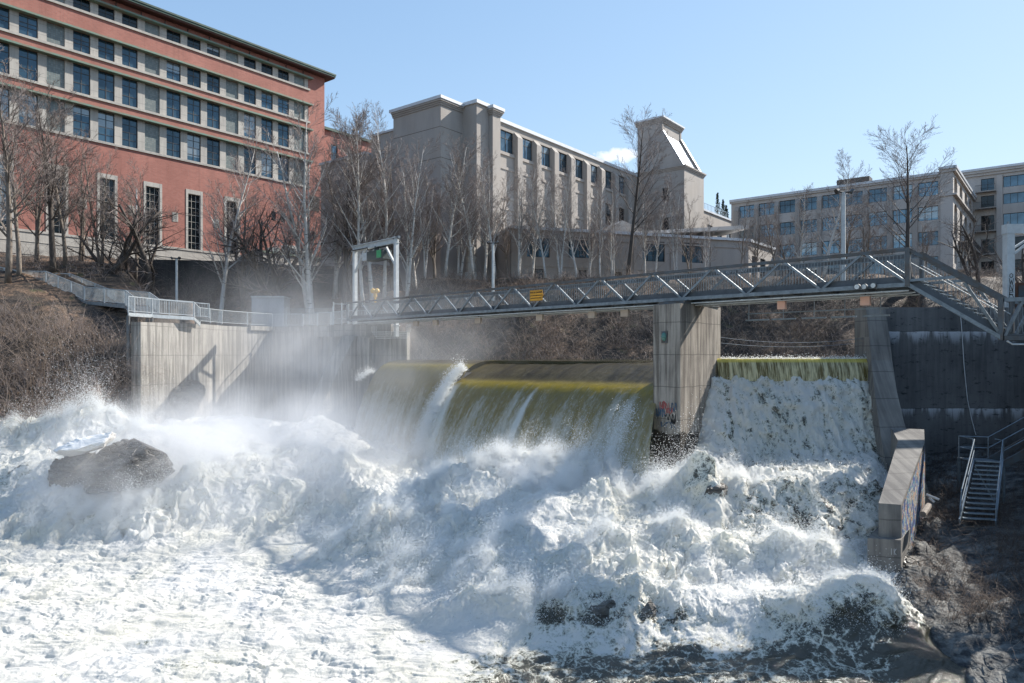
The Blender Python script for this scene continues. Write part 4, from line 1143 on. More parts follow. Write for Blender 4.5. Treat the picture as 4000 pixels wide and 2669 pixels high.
# flood light boxes hung below
def at_px(px, side): q_ = (px - 2000) / F; t_ = ((RB.x + NV.x * BW * side) - (RB.y + NV.y * BW * side) * q_) / (-BV.x + BV.y * q_); return t_
for (px, py, wd) in ((1626, 1262, .5), (1702, 1259, .5), (1869, 1243, .52), (2109, 1231, .50), (2313, 1218, .48), (2441, 1207, .48), (3054, 1181, .36), (3381, 1164, .37)):
    t_ = at_px(px, .4); c_ = bpnt(t_, .4, ZBOT - .50)
    mb = MB(); mb.bar(c_ - BV * wd / 2, c_ + BV * wd / 2, 0.16, 0.36); f_ = mb.build("floodlight_box", M['beige'] if px < 3000 else M['beige_lit'], br)
    mb = MB(); mb.bar(c_ + Vector((0, 0, .18)), c_ + Vector((0, 0, .40)), .05, .05, up=NV); mb.bar(c_ - BV * wd * .56 + Vector((0, 0, .2)), c_ + BV * wd * .56 + Vector((0, 0, .2)), .18, .03)
    mb.build("bracket", M['galv_dark'], f_)
for px, py in ((3353, 1122), (3380, 1122), (3416, 1117)):
    p = PX(px, py, 28.6)
    mb = MB(); mb.tube([p - NV * .16, p - NV * .05, p + NV * .16], [0.125, .125, .06], 14); l_ = mb.build("round_lamp", M['galv_dark'], br)
    mb = MB(); mb.tube([p - NV * .175, p - NV * .165], 0.095, 14); mb.build("lens", M['lens'], l_)
# catwalk bars hung under the right end
mb = MB()
for (xa, ya, xb, yb) in ((2914, 1204, 3003, 1204), (3015, 1200, 3108, 1200), (3132, 1195, 3227, 1195), (3247, 1186, 3346, 1187), (3371, 1182, 3475, 1182)):
    ta, tb = at_px(xa, 1.2), at_px(xb, 1.2)
    mb.bar(bpnt(ta, 1.2, ZBOT - 1.05 + .00), bpnt(tb, 1.2, ZBOT - 1.05), 0.10, 0.07)
mb.bar(bpnt(at_px(2920, 1.1), 1.1, ZBOT - .75), bpnt(at_px(3470, 1.1), 1.1, ZBOT - .75), 0.05, 0.05)
for px in (2925, 3060, 3180, 3300, 3440):
    t_ = at_px(px, 1.15); mb.bar(bpnt(t_, 1.15, ZBOT), bpnt(t_, 1.15, ZBOT - 1.05), .03, .03, up=NV)
mb.build("light_bar_rack", M['galv'], br)
# warning sign on the near side
ts = at_px(2100, 0)
sg = thing("warning_sign", "orange warning sign hung on the footbridge railing", "sign", tuple(bpnt(ts, 0, ZTOP - .75) - NV * .1))
wd, ht = 1.02, 0.62
c_ = bpnt(ts, 0, ZTOP - .62) - NV * .12
mb = MB(); mb.bar(c_ + BV * wd / 2, c_ - BV * wd / 2, 0.02, ht); mb.build("board", M['orange'], sg)
mb = MB()
fr0 = c_ - NV * 0.011
for sx in (-1, 1):
    mb.bar(fr0 + BV * sx * (wd / 2 - .03) - Vector((0, 0, ht / 2 - .03)), fr0 + BV * sx * (wd / 2 - .03) + Vector((0, 0, ht / 2 - .03)), .006, .012, up=BV)
for sz in (-1, 1):
    mb.bar(fr0 + BV * (wd / 2 - .03) + Vector((0, 0, sz * (ht / 2 - .03))), fr0 - BV * (wd / 2 - .03) + Vector((0, 0, sz * (ht / 2 - .03))), .006, .012)
mb.build("border", M['black'], sg)
def text_obj(name, body, size, loc, xdir, normal, mat, parent=None, align='CENTER'):
    cu = bpy.data.curves.new(name, 'FONT'); cu.body = body; cu.size = size; cu.align_x = align; cu.align_y = 'CENTER'; cu.extrude = 0.003; cu.offset = size * 0.022
    cu.materials.append(mat)
    o = bpy.data.objects.new(name, cu); COL.objects.link(o)
    x = Vector(xdir).normalized(); zc = Vector(normal).normalized(); y = zc.cross(x)
    m = Matrix((x, y, zc)).transposed().to_4x4(); m.translation = Vector(loc)
    if parent is not None:
        o.parent = parent; m.translation = Vector(loc) - wloc(parent)
    o.matrix_local = m
    me = bpy.data.meshes.new_from_object(o); o2 = bpy.data.objects.new(name, me); COL.objects.link(o2); o2.parent = o.parent; o2.matrix_local = m
    bpy.data.objects.remove(o); return o2
tn = c_ - NV * 0.018
text_obj("lettering", "AVIS DE DANGER", 0.125, tn + Vector((0, 0, .17)), -BV, -NV, M['black'], sg)
text_obj("lettering", "ACCÈS STRICTEMENT INTERDIT", 0.068, tn + Vector((0, 0, -.01)), -BV, -NV, M['black'], sg)
text_obj("lettering", "BARRAGE HYDRAULIQUE", 0.075, tn + Vector((0, 0, -.16)), -BV, -NV, M['black'], sg)
# white scrawls on the far top chord
mb = MB()
t_ = at_px(2412, 1); scrawl(mb, "SLIPUTEY", bpnt(t_, 1, ZTOP - .12) - NV * .075 , -BV, (0, 0, 1), -NV, 0.13, 0.15, 0.045, 0.018, 0.12)
t_ = at_px(2800, 1); scrawl(mb, "VERY REFUS RAFU", bpnt(t_, 1, ZTOP - .10) - NV * .075, -BV, (0, 0, 1), -NV, 0.08, 0.11, 0.03, 0.014, 0.12)
mb.build("graffiti", M['white'], br)
# far chord needs a face plate for the scrawls
mb = MB(); mb.bar(bpnt(0, 1, ZTOP - .05) - NV * .068, bpnt(TE, 1, ZTOP - .05) - NV * .068, 0.006, 0.19); mb.build("face_plate", M['galv_dark'], br)

# thin cables strung over the weir
for i, (ya, yb, sag) in enumerate(((1318, 1322, .25), (1340, 1338, .22))):
    cbl = thing("steel_cable", ["upper thin cable strung over the right weir from pier to buttress", "lower thin cable strung over the right weir from pier to buttress"][i], "cable", tuple(PX(2815, ya, 37)), 'cables over the weir')
    mb = MB(); a_, b_ = PX(2815, ya, 36.9), PX(3372, yb, 36.95)
    mb.tube([a_.lerp(b_, k / 10) - Vector((0, 0, sag * (1 - (k / 5 - 1) ** 2))) for k in range(11)], .011, 4); mb.build("wire", M['galv'], cbl)
# inclined stair span on the right
Q0 = Vector((18.0, 26.4, 0)); Q1 = Vector((19.2, 27.55, 0))
ZQB, ZQT = ZE + 0.62, ZE + 2.02
st = thing("bridge_stairs", "inclined steel truss stair flight dropping from the bridge to its right landing", "stairs", (17, 27.3, ZE + 1.0))
P0 = [RB, RB + NV * BW]; P1 = [Q0, Q1]
def z3(p, z): return Vector((p.x, p.y, z))
for s_ in (0, 1):
    a, b = P0[s_], P1[s_]
    mb = MB(); mb.bar(z3(a, ZTOP), z3(b, ZQT), 0.15, 0.13); mb.build("top_chord", M['galv_dark'], st)
    mb = MB(); mb.bar(z3(a, ZBOT), z3(b, ZQB), 0.15, 0.14); mb.build("bottom_chord", M['galv'], st)
    inw = (P0[1] - P0[0]).normalized() * (.12 if s_ == 0 else -.12)
    mb = MB(); mb.bar(z3(a, ZBOT + .22) + inw, z3(b, ZQB + .22) + inw, 0.03, 0.26); mb.build("stringer", M['grating'], st)
    mid_t = a.lerp(b, 0.52); zt_ = ZTOP + (ZQT - ZTOP) * 0.52
    mb = MB(); mb.bar(z3(a, ZBOT + .15), z3(mid_t, zt_ - .08), 0.10, 0.10, up=NV); mb.build("diagonal_brace", M['galv'], st)
    mb = MB(); mb.bar(z3(a.lerp(b, .62), ZTOP + (ZQT - ZTOP) * 0.62 - .1), z3(b, ZQB + .1), 0.10, 0.10, up=NV); mb.build("diagonal_brace", M['galv'], st)
    mb = MB()
    for k in range(22):
        f_ = (k + .5) / 22; p = a.lerp(b, f_) + inw * .9
        zb_ = ZBOT + (ZQB - ZBOT) * f_; ztp = ZTOP + (ZQT - ZTOP) * f_
        mb.bar(z3(p, zb_ + .3), z3(p, ztp - .12), .014, .014, up=NV)
    mb.build("picket_panel", M['galv'], st)
    mb = MB(); mb.tube([z3(a, ZTOP - .48) + inw * 1.4, z3(b, ZQT - .48) + inw * 1.4], .022, 6); mb.build("handrail", M['rail'], st)
    mb = MB(); mb.bar(z3(b, ZQB - .1), z3(b, ZQT + .07), 0.16, 0.16, up=NV); mb.build("end_post", M['galv_dark'], st)
for k in range(11):
    f_ = (k + .5) / 11; a = P0[0].lerp(P1[0], f_); b = P0[1].lerp(P1[1], f_); z = ZBOT + .28 + (ZQB - ZBOT) * f_
    dn = (P1[0] - P0[0]).normalized()
    mb = MB(); mb.bar(z3(a.lerp(b, .08), z), z3(a.lerp(b, .92), z), 0.26, 0.035); mb.build("tread", M['rail'], st)
# level landing running out of the frame
ld = thing("bridge_landing", "level steel landing with truss railing at the right edge", "landing", (20, 26.5, ZE + .6))
DR = Vector((0.995, -0.10, 0))
for s_ in (0, 1):
    a = P1[s_] + Vector((.09, 0, 0)); b = P1[s_] + DR * 5
    mb = MB(); mb.bar(z3(a, ZQT), z3(b, ZQT + .02), 0.15, 0.15); mb.build("top_chord", M['galv'], ld)
    mb = MB(); mb.bar(z3(a, ZQB - .02), z3(b, ZQB - .02), 0.15, 0.17); mb.build("bottom_chord", M['galv_dark'], ld)
    mb = MB(); mb.bar(z3(P1[s_] + DR * .75, ZQT - .05), z3(P1[s_] + DR * .12, ZQB + .06), 0.1, 0.1, up=(0, 1, 0)); mb.build("diagonal_brace", M['galv'], ld)
    mb = MB()
    for k in range(36):
        p = P1[s_] + DR * (.14 + k * .135) + Vector((0, .09 if s_ == 0 else -.09, 0)); mb.bar(z3(p, ZQB + .2), z3(p, ZQT - .07), .014, .014, up=(0, 1, 0))
    mb.build("picket_panel", M['galv'], ld)
mb = MB(); mb.prism([tuple((P1[0] + Vector((0, .1, 0))).xy), tuple((P1[0] + DR * 5 + Vector((0, .1, 0))).xy), tuple((P1[1] + DR * 5 - Vector((0, .1, 0))).xy), tuple((P1[1] - Vector((0, .1, 0))).xy)], ZQB + .08, ZQB + .13)
mb.build("deck", M['grating'], ld)
mb = MB(); a = Vector((18.2, 26.2, ZQB - .25)); mb.tube([a + Vector((-.1, 0, .12)), a + Vector((.1, 0, 0)), a + Vector((4, -.35, 0))], .03, 6); mb.build("pipe", M['white_paint'], ld)

# white painted portal frame at the right edge, with tag on its post
gt = thing("portal_frame", "white painted steel portal frame with a black tag at the right edge", "portal frame", (26.3, 38, ZE + 2.4))
gp = PX(3940, 1200, 38.0)
mb = MB(); mb.box(gp.x - .20, gp.x + .20, gp.y - .19, gp.y + .19, ZE + 2.2, PX(0, 905, 38).z); mb.build("post", M['white_paint'], gt)
mb = MB(); mb.box(gp.x + 4.6, gp.x + 5.0, gp.y - .19, gp.y + .19, ZE + 2.2, PX(0, 905, 38).z); mb.build("post", M['white_paint'], gt)
mb = MB(); zt_ = PX(0, 878, 38).z; mb.box(gp.x - .24, gp.x + 5.2, gp.y - .21, gp.y + .21, zt_ - .5, zt_); mb.build("crossbeam", M['white_paint'], gt)
for dx_ in (0.0, .0):
    pass
mb = MB(); mb.bar((gp.x + .18, gp.y - .14, ZE + (1385 - 993) / F * 38), (gp.x + 1.5, gp.y - .14, zt_ - .5), .09, .16, up=(0, 1, 0)); mb.build("knee_brace", M['white_paint'], gt)
mb = MB(); mb.bar((gp.x + .18, gp.y + .14, ZE + (1385 - 975) / F * 38), (gp.x + 1.5, gp.y + .14, zt_ - .5), .09, .16, up=(0, 1, 0)); mb.build("knee_brace", M['white_paint'], gt)
mb = MB()
for ch, py, hh, ww in (('O', 1085, .17, .13), ('W', 1112, .25, .17), ('N', 1135, .22, .15), ('e', 1152, .2, .16), ('D', 1170, .22, .17)):
    zc = PX(0, py, 37.8).z; scrawl(mb, ch, (gp.x - ww * .65, gp.y - .193, zc), (1, 0, 0), (.05, 0, 1), (0, -1, 0), ww * 1.3, hh * 1.3, .1, .03)
mb.build("graffiti", M['black'], gt)
mb = MB(); mb.tube([(gp.x - .1, gp.y - .1, zt_ + .001), (gp.x - .1, gp.y - .1, zt_ + .14)], .05, 8); mb.build("bolt_cap", M['galv'], gt)
# rusty cabinet beside it
cb = thing("switch_cabinet", "dark rusty-edged metal cabinet standing beside the white portal post", "cabinet", (27, 38.2, ZE + 2.4))
a = PX(3968, 1105, 37.8)
mb = MB(); mb.box(a.x, a.x + 1.6, 37.8, 38.4, ZE + 2.3, a.z); mb.build("body", mat_plain("rusty_metal", (0.16, 0.07, 0.04), 0.7, 0, .5, 3), cb)
mb = MB(); mb.box(a.x + .12, a.x + 1.1, 37.74, 37.79, ZE + 2.6, a.z - .15); mb.build("door", M['galv_dark'], cb)

# ================================================================== STEEL STAIRS ON THE RIGHT BANK
sr = thing("bank_stairs", "blue-grey steel open-tread stairs on the shaded right bank", "stairs", (18.5, 30, ZE - 7.2))
TL, TR = PX(3811, 1800, 31.0), PX(3912, 1806, 30.6)
BL, BRr = PX(3758, 2023, 28.2), PX(3886, 2034, 27.9)
TR.z = TL.z; BRr.z = BL.z
NTR = 13
for k in range(NTR):
    f_ = k / (NTR - 1)
    a = BL.lerp(TL, f_); b = BRr.lerp(TR, f_)
    mb = MB(); mb.bar(a, b, 0.22, 0.045); mb.build("tread", M['stair_blue'], sr)
dn = (TL - BL).normalized()
for a, b in ((BL, TL), (BRr, TR)):
    sd_ = Vector((-.06, 0, 0)) if a is BL else Vector((.06, 0, 0))
    mb = MB(); mb.bar(a - dn * .25 + sd_, b + sd_, 0.05, 0.24); mb.build("stringer", M['stair_blue'], sr)
    mb = MB()
    up_ = Vector((0, 0, .92))
    mb.tube([a - dn * .1 + sd_, a - dn * .1 + up_ * .5 + sd_, a + up_ + dn * .35 + sd_, b + up_ + sd_, b + up_ + Vector((0, .5, 0)) + sd_], .024, 6)
    mb.tube([a + up_ * .5 + sd_, b + up_ * .5 + sd_], .02, 6)
    for f_ in (0.05, .5, 1.0): p = a.lerp(b, f_) + sd_; mb.tube([p, p + up_], .022, 6)
    mb.build("handrail", M['stair_blue'], sr)
mb = MB()
pf = [TL + Vector((-.1, .02, 0)), TR + Vector((.1, .02, 0)), TR + Vector((.1, 1.0, 0)), TL + Vector((-.1, 1.0, 0))]
mb.prism([tuple(p.xy) for p in pf], TL.z - .05, TL.z + .0)
mb.build("platform", M['stair_blue'], sr)
mb = MB()
for hgt in (.47, .95):
    mb.tube([pf[3] + Vector((0, 0, hgt)), pf[2] + Vector((0, 0, hgt))], .022, 6); mb.tube([pf[3] + Vector((0, 0, hgt)), pf[0] + Vector((0, 0, hgt))], .022, 6)
    e0 = pf[2] + Vector((0, 0, hgt)); mb.tube([e0, e0 + Vector((2.2, -.3, 1.35))], .022, 6); e0 = pf[1] + Vector((0, 0, hgt)); mb.tube([e0, e0 + Vector((2.2, -.3, 1.35))], .022, 6)
for p in (pf[0], pf[1], pf[2], pf[3]): mb.tube([p, p + Vector((0, 0, .95))], .026, 6)
mb.build("guard_rail", M['stair_blue'], sr)
for p in (pf[1], pf[2], pf[3]):
    mb = MB(); mb.bar(p, p - Vector((0, 0, 2.7)), .09, .09, up=(0, 1, 0)); mb.build("leg", M['stair_blue'], sr)
mb = MB(); mb.bar(pf[1] - Vector((0, 0, 2.4)), pf[0] - Vector((0, 0, .1)), .05, .05); mb.build("brace", M['stair_blue'], sr)
mb = MB(); e0 = pf[1] + Vector((0, 0, -.12)); mb.bar(e0, e0 + Vector((2.4, -.2, 1.45)), .1, .3); e0 = pf[2] + Vector((0, 0, -.12)); mb.bar(e0, e0 + Vector((2.4, -.2, 1.45)), .1, .3)
mb.build("upper_stringer", M['galv_dark'], sr)

# ================================================================== BUILDINGS
class FR:
    """frame of a facade: u to the viewer's right along it, o outwards, z above eye level"""
    def __init__(self, ox, oy, dx, dy):
        l = math.hypot(dx, dy); self.o = Vector((ox, oy, 0)); self.d = Vector((dx / l, dy / l, 0)); self.n = Vector((dy / l, -dx / l, 0))
    def p(self, u, z, o=0.0): v = self.o + self.d * u + self.n * o; return Vector((v.x, v.y, ZE + z))
    def box(self, mb, u0, u1, z0, z1, o0, o1, mi=0):
        mb.hexa([self.p(u0, z0, o1), self.p(u1, z0, o1), self.p(u1, z0, o0), self.p(u0, z0, o0), self.p(u0, z1, o1), self.p(u1, z1, o1), self.p(u1, z1, o0), self.p(u0, z1, o0)], mi)
    def wall(self, mb, u0, u1, z0, z1, ops, depth=0.3, o=0.0):
        us = sorted(set([u0, u1] + [v for a in ops for v in a[:2] if u0 < v < u1])); zs = sorted(set([z0, z1] + [v for a in ops for v in a[2:4] if z0 < v < z1]))
        for i in range(len(us) - 1):
            for j in range(len(zs) - 1):
                cu, cz = (us[i] + us[i + 1]) / 2, (zs[j] + zs[j + 1]) / 2
                if any(a[0] < cu < a[1] and a[2] < cz < a[3] for a in ops): continue
                mb.add([self.p(us[i], zs[j], o), self.p(us[i + 1], zs[j], o), self.p(us[i + 1], zs[j + 1], o), self.p(us[i], zs[j + 1], o)], [(0, 1, 2, 3)])
        for a in ops:
            P = [self.p(a[0], a[2], o), self.p(a[1], a[2], o), self.p(a[1], a[3], o), self.p(a[0], a[3], o)]
            Q = [self.p(a[0], a[2], o - depth), self.p(a[1], a[2], o - depth), self.p(a[1], a[3], o - depth), self.p(a[0], a[3], o - depth)]
            mb.add(P + Q, [(0, 4, 5, 1), (1, 5, 6, 2), (2, 6, 7, 3), (3, 7, 4, 0)])
_wc = {}
def window(parent, fr, u0, u1, z0, z1, o, nx, nz, glass, frame='frame_dark', bar=0.06, hbars=None, block=False):
    """a window part (frame and bars) with its pane as sub-part; equal windows share their meshes"""
    w_, h_ = round(u1 - u0, 3), round(z1 - z0, 3)
    key = (w_, h_, nx, nz, glass, frame, bar, tuple(hbars or ()), round(fr.d.x, 3), block)
    if key not in _wc:
        L_ = FR(0, 0, fr.d.x, fr.d.y); zf = -ZE
        mb = MB()
        if not block:
            b = bar
            L_.box(mb, 0, w_, zf, zf + b, -.05, .05); L_.box(mb, 0, w_, zf + h_ - b, zf + h_, -.05, .05)
            L_.box(mb, 0, b, zf + b, zf + h_ - b, -.05, .05); L_.box(mb, w_ - b, w_, zf + b, zf + h_ - b, -.05, .05)
            for i in range(1, nx): L_.box(mb, w_ * i / nx - b * .45, w_ * i / nx + b * .45, zf + b, zf + h_ - b, -.04, .04)
            for f_ in (hbars if hbars else [j / nz for j in range(1, nz)]): L_.box(mb, b, w_ - b, zf + h_ * f_ - b * .4, zf + h_ * f_ + b * .4, -.035, .045)
        else:
            L_.box(mb, 0, w_, zf, zf + .05, -.05, .04)
        mp_ = MB(); L_.box(mp_, .01, w_ - .01, zf + .01, zf + h_ - .01, -.09, -.01)
        _wc[key] = (mb.mesh("window", M[frame]), mp_.mesh("pane", M[glass]))
    m1, m2 = _wc[key]
    a = bpy.data.objects.new("window", m1); COL.objects.link(a); a.parent = parent; a.location = fr.p(u0, z0, o) - wloc(parent)
    b_ = bpy.data.objects.new("pane", m2); COL.objects.link(b_); b_.parent = a
    return a

DA = (0.618, 0.786)
# ---------------- red brick mill, left
bk_ = thing("brick_mill", "long red brick mill with ribbon windows and green copper ledges above the left bank", "mill building", (-45, 92, ZE + 10.5))
fb = FR(-29.3, 112.0, *DA)              # u = 0 at the right corner, negative to the left and nearer
ROWS = [(40.65, 42.1, 1), (35.65, 38.05, 2), (30.8, 34.2, 3), (25.7, 29.35, 4)]
UL = -62.0; UE = -3.0
mb = MB()
ops = [(UL, UE, a, b) for a, b, _ in ROWS]
tall = [(-5.45 * k - 15.6 - .86, -5.45 * k - 15.6 + .86, 13.0, 21.3) for k in range(7)]
small = [(-6.3 - i * 1.55, -5.55 - i * 1.55, 19.6, 20.9) for i in range(3)]
fb.wall(mb, UL, 0, 13.7, 43.1, ops + [(a - .3, b + .3, max(c, 13.7), d + .55) for a, b, c, d in tall] + small, 0.45)
e = FR(*(fb.p(0, 0).xy), -fb.n.x, -fb.n.y)
e.wall(mb, 0, 18, 8, 43.1, [], .3)
mb.build("brick_wall", M['brick'], bk_)
mb = MB()
fb.wall(mb, UL, 0, 8.0, 13.7, [], .4, o=.12)
for z in (9.6, 11.2, 12.6): fb.box(mb, UL, .1, z, z + .06, .121, .17)
fb.box(mb, UL, .13, 13.7, 13.95, 0, .2)
mb.build("stone_base", M['limestone'], bk_)
mb = MB()
for a, b, _ in ROWS:
    fb.box(mb, UL, UE + .02, a - .02, a + .0 + .001, -.4, -.38)
    fb.box(mb, UL, UE + .25, a - .28, a, .0, .16)        # sill
    k = 0
    u = -3.64
    fb.box(mb, -3.62, UE - .002, a, b, -.40, -.05)
    while u - 2.745 > UL:
        fb.box(mb, u - 2.745, u - 2.745 + .88, a, b, -.40, -.06); u -= 2.745
for a, b, c, d in tall:
    c = max(c, 13.96)
    fb.box(mb, a - .3, a, c, d + .55, -.3, .06); fb.box(mb, b, b + .3, c, d + .55, -.3, .06); fb.box(mb, a, b, d, d + .55, -.3, .05)
mb.build("stone_piers", M['limestone'], bk_)
mb = MB()
for a, b, _ in ROWS:
    fb.box(mb, UL, UE + .5, b, b + .22, -.05, .62); fb.box(mb, UL, UE + .45, b - .03, b - .001, -.05, .5)
mb.build("copper_ledges", M['copper'], bk_)
mb = MB()
fb.box(mb, UL, 1.1, 43.1, 43.3, -18, 1.15); mb.build("soffit", M['soffit'], bk_)
mb = MB()
fb.box(mb, UL, 1.2, 43.301, 43.75, -18.2, 1.25); fb.box(mb, UL, 1.25, 43.55, 43.78, 1.251, 1.33); mb.build("roof_fascia", M['copper_dark'], bk_)
mb = MB()
for i in range(16): fb.box(mb, -4 - 3.0 * i, -3.93 - 3.0 * i, 42.3, 43.0, 0.0, .12)
mb.build("vent_strips", M['frame_dark'], bk_)
for (a, b, r_) in ROWS:
    u = -3.64
    for k in range(19):
        u1, u0 = u - 0, u - 2.745 + .88
        if u0 < UL + .1: break
        isblk = (k % 4 == 0)
        if isblk:
            window(bk_, fb, u0, u1, a, b, -.22, 1, 1, 'glassblock', 'limestone', block=True)
        elif r_ == 1: window(bk_, fb, u0, u1, a, b, -.25, 2, 2, 'glass_dark', 'frame_dark')
        elif r_ == 2: window(bk_, fb, u0, u1, a, b, -.25, 2, 2, 'glass', 'frame_brown', hbars=[.42, .62] if k % 3 else [.6])
        elif r_ == 3: window(bk_, fb, u0, u1, a, b, -.25, 2, 3, 'glass', 'frame_brown', hbars=[.36, .72])
        else: window(bk_, fb, u0, u1, a, b, -.25, 2, 3, 'glass', 'frame_dark', hbars=[.25, .5, .75])
        u -= 2.745
for a, b, c, d in tall: window(bk_, fb, a, b, max(c, 13.96), d, -.22, 3, 8, 'glass_dark', 'limestone', bar=.05)
for a, b, c, d in small: window(bk_, fb, a, b, c, d, -.25, 1, 1, 'glass_dark', 'frame_dark')
for u_ in (-24.0, -18.3, -29.5, -35):
    mb = MB(); fb.box(mb, u_, u_ + .75, 17.3, 18.5, .0, .05)
    for q_ in range(4): fb.box(mb, u_ + .08 + .16 * q_, u_ + .15 + .16 * q_, 17.4 + .1 * (q_ % 2), 18.35, .051, .075)
    mb.build("carved_stone", M['limestone'], bk_)
mb = MB()
for k in range(7): fb.box(mb, -2.6, -1.1, 22.2 + .3 * k, 22.35 + .3 * k, 0.0, .06)
fb.box(mb, -2.7, -1.0, 22.1, 24.4, -.05, .0 + .01); mb.build("louvre", M['frame_brown'], bk_)
# low stone annex at its foot
an = thing("stone_porch", "small pale stone porch with flat roof at the foot of the brick mill", "porch", tuple(fb.p(-7, 8, 2)))
mb = MB(); fb.box(mb, -13.5, -1.5, 7, 14.2, .25, 3.4); mb.build("wall", M['limestone'], an)
mb = MB(); fb.box(mb, -13.7, -1.3, 14.2, 14.45, .22, 3.6); mb.build("roof", M['copper'], an)
mb = MB(); fb.box(mb, -9.4, -8.2, 9.9, 12.6, 3.401, 3.45); fb.box(mb, -5, -3.4, 10.5, 12.4, 3.401, 3.45); mb.build("door", M['glass_dark'], an)
for i, (u_, w__) in enumerate(((-7.6, 2.0), (-4.8, 1.7), (-10.2, 1.2))):
    ac = thing("rooftop_unit", ["largest white ventilation unit in the middle of the porch roof", "grey white ventilation unit at the right end of the porch roof", "small ventilation unit at the left end of the porch roof"][i], "ventilation unit", tuple(fb.p(u_, 14.45, 1.8)), 'ventilation units on the porch roof')
    mb = MB(); fb.box(mb, u_ - w__ / 2, u_ + w__ / 2, 14.46, 15.9 - .3 * i, 1.2, 2.4); mb.build("casing", M['white_paint'], ac)
    mb = MB(); p = fb.p(u_, 15.2 - .15 * i, 2.405); 
    for q_ in range(4): fb.box(mb, u_ - w__ * .35, u_ + w__ * .35, 14.7 + q_ * .22, 14.8 + q_ * .22, 2.401, 2.44)
    mb.build("grille", M['frame_dark'], ac)
# lower brick wing behind
wg = thing("brick_wing", "lower red brick wing with small windows right behind the mill corner", "building wing", tuple(fb.p(12, 10, -1)))
mb = MB()
ow = [(2.2 + 3.1 * k, 3.5 + 3.1 * k, 31.1, 33.6) for k in range(8)]
fb.wall(mb, 0.3, 30, 8, 35.6, ow, .3, o=-1.2); mb.build("brick_wall", M['brick'], wg)
mb = MB(); fb.box(mb, .3, 30.3, 35.6, 36.0, -14, -.8); mb.build("roof", M['copper_dark'], wg)
for a in ow: window(wg, fb, a[0], a[1], a[2], a[3], -1.42, 1, 2, 'glass_blue', 'frame_brown')
# blue flag on the mill corner
fl = thing("flag", "small blue flag on a short pole at the mill's right corner", "flag", tuple(fb.p(0.1, 25, .2)))
mb = MB(); mb.tube([fb.p(-.1, 26.2, .1), fb.p(1.4, 27.0, .6)], .035, 5); mb.build("pole", M['white_paint'], fl)
mb = MB()
for i in range(6):
    a, b = fb.p(.1 + .2 * i, 26.3 + .11 * i, .2 + .06 * i), fb.p(.1 + .2 * (i + 1), 26.3 + .11 * (i + 1), .2 + .06 * (i + 1))
    mb.add([a, b, b - Vector((0, .1 * (i % 2), .7)), a - Vector((0, .1 * ((i + 1) % 2), .7))], [(0, 1, 2, 3)])
mb.build("cloth", M['blue_flag'], fl)

# ---------------- grey stucco building, centre
gb = thing("grey_mill", "large pale grey stucco building with stepped corner blocks and tall pilasters in the centre", "building", (8, 98, ZE + 8))
fg = FR(0.18, 89.0, *DA)
BAY = 4.0
mb = MB()
wu = [(BAY * k - 2.72, BAY * k - .0, 24.75, 27.4) for k in range(0, 8)]       # top row
wl2 = [(BAY * k - 2.6, BAY * k - .1, a, b) for k in (6, 7) for a, b in ((19.3, 22.5), (13.8, 17.6))]
fg.wall(mb, -3.9, 32.2, 6, 28.2, wu + wl2, .35)
mb.build("wall", M['stucco'], gb)
mb = MB()
for k in range(0, 8):
    u_ = BAY * k + .12
    mb.hexa([fg.p(u_, 6, .6), fg.p(u_ + 1.02, 6, .6), fg.p(u_ + 1.02, 6, 0), fg.p(u_, 6, 0), fg.p(u_, 26.9, .6), fg.p(u_ + 1.02, 26.9, .6), fg.p(u_ + 1.02, 27.6, 0), fg.p(u_, 27.6, 0)])
mb.build("pilasters", M['stucco'], gb)
mb = MB()
for k in range(0, 8):
    a, b = BAY * k - 2.84, BAY * k + .1
    fg.box(mb, a, b, 24.35, 24.72, 0, .16)
    if k < 6:
        for z in (22.6, 19.0, 17.7, 14.6): fg.box(mb, a + .01, b - .01, z, z + .35, 0, .10)
    else:
        for z in (18.9, 13.4): fg.box(mb, a + .01, b - .01, z, z + .3, 0, .14)
mb.build("sill_courses", M['stucco'], gb)
mb = MB(); fg.box(mb, -3.9, 32.0, 28.2, 28.62, -14, .22); mb.build("coping", M['coping'], gb)
for a in wu: window(gb, fg, a[0], a[1], a[2], a[3], -.2, 2, 2, 'glass_blue', 'frame_dark', hbars=[.66])
for a in wl2: window(gb, fg, a[0], a[1], a[2], a[3], -.2, 3, 2, 'glass_dark', 'frame_dark', hbars=[.66])
# corner blocks, stepping out
mb = MB()
fg.box(mb, -5.22, -3.78, 5, 28.4, -1, 1.0)
fg.box(mb, -7.41, -5.221, 5, 29.1, -3, .40)
fg.box(mb, -11.1, -7.411, 5, 28.6, -9.65, -1.8)
fg.box(mb, -10.2, -3.9, 5, 27.3, -14.7, -9.651)
fg.box(mb, -10.9, -3.9, 5, 25.1, -24, -14.701)
mb.build("corner_blocks", M['stucco'], gb)
mb = MB()
def cornice(u0, u1, z, o0, o1):
    for i, e_ in enumerate((.10, .2, .32)): fg.box(mb, u0 - e_, u1 + e_, z - .62 + .2 * i, z - .42 + .2 * i - .002, o0, o1 + e_)
cornice(-5.22, -3.78, 28.9, -1, 1.0); mb.build("cornice", M['stucco'], gb)
mb = MB(); cornice(-11.1, -7.42, 29.0, -9.75, -1.8); mb.build("cornice", M['stucco'], gb)
mb = MB()
fg.box(mb, -5.6, -3.4, 28.9, 29.25, -1.4, 1.4); fg.box(mb, -7.6, -5.25, 29.1, 29.5, -3.2, .6); fg.box(mb, -11.5, -7.42, 29.0, 29.35, -10.0, -1.4)
fg.box(mb, -10.35, -3.9, 27.3, 27.55, -14.9, -10.01); fg.box(mb, -11.05, -3.9, 25.1, 25.4, -24.2, -14.91)
mb.build("parapet_cap", M['coping'], gb)
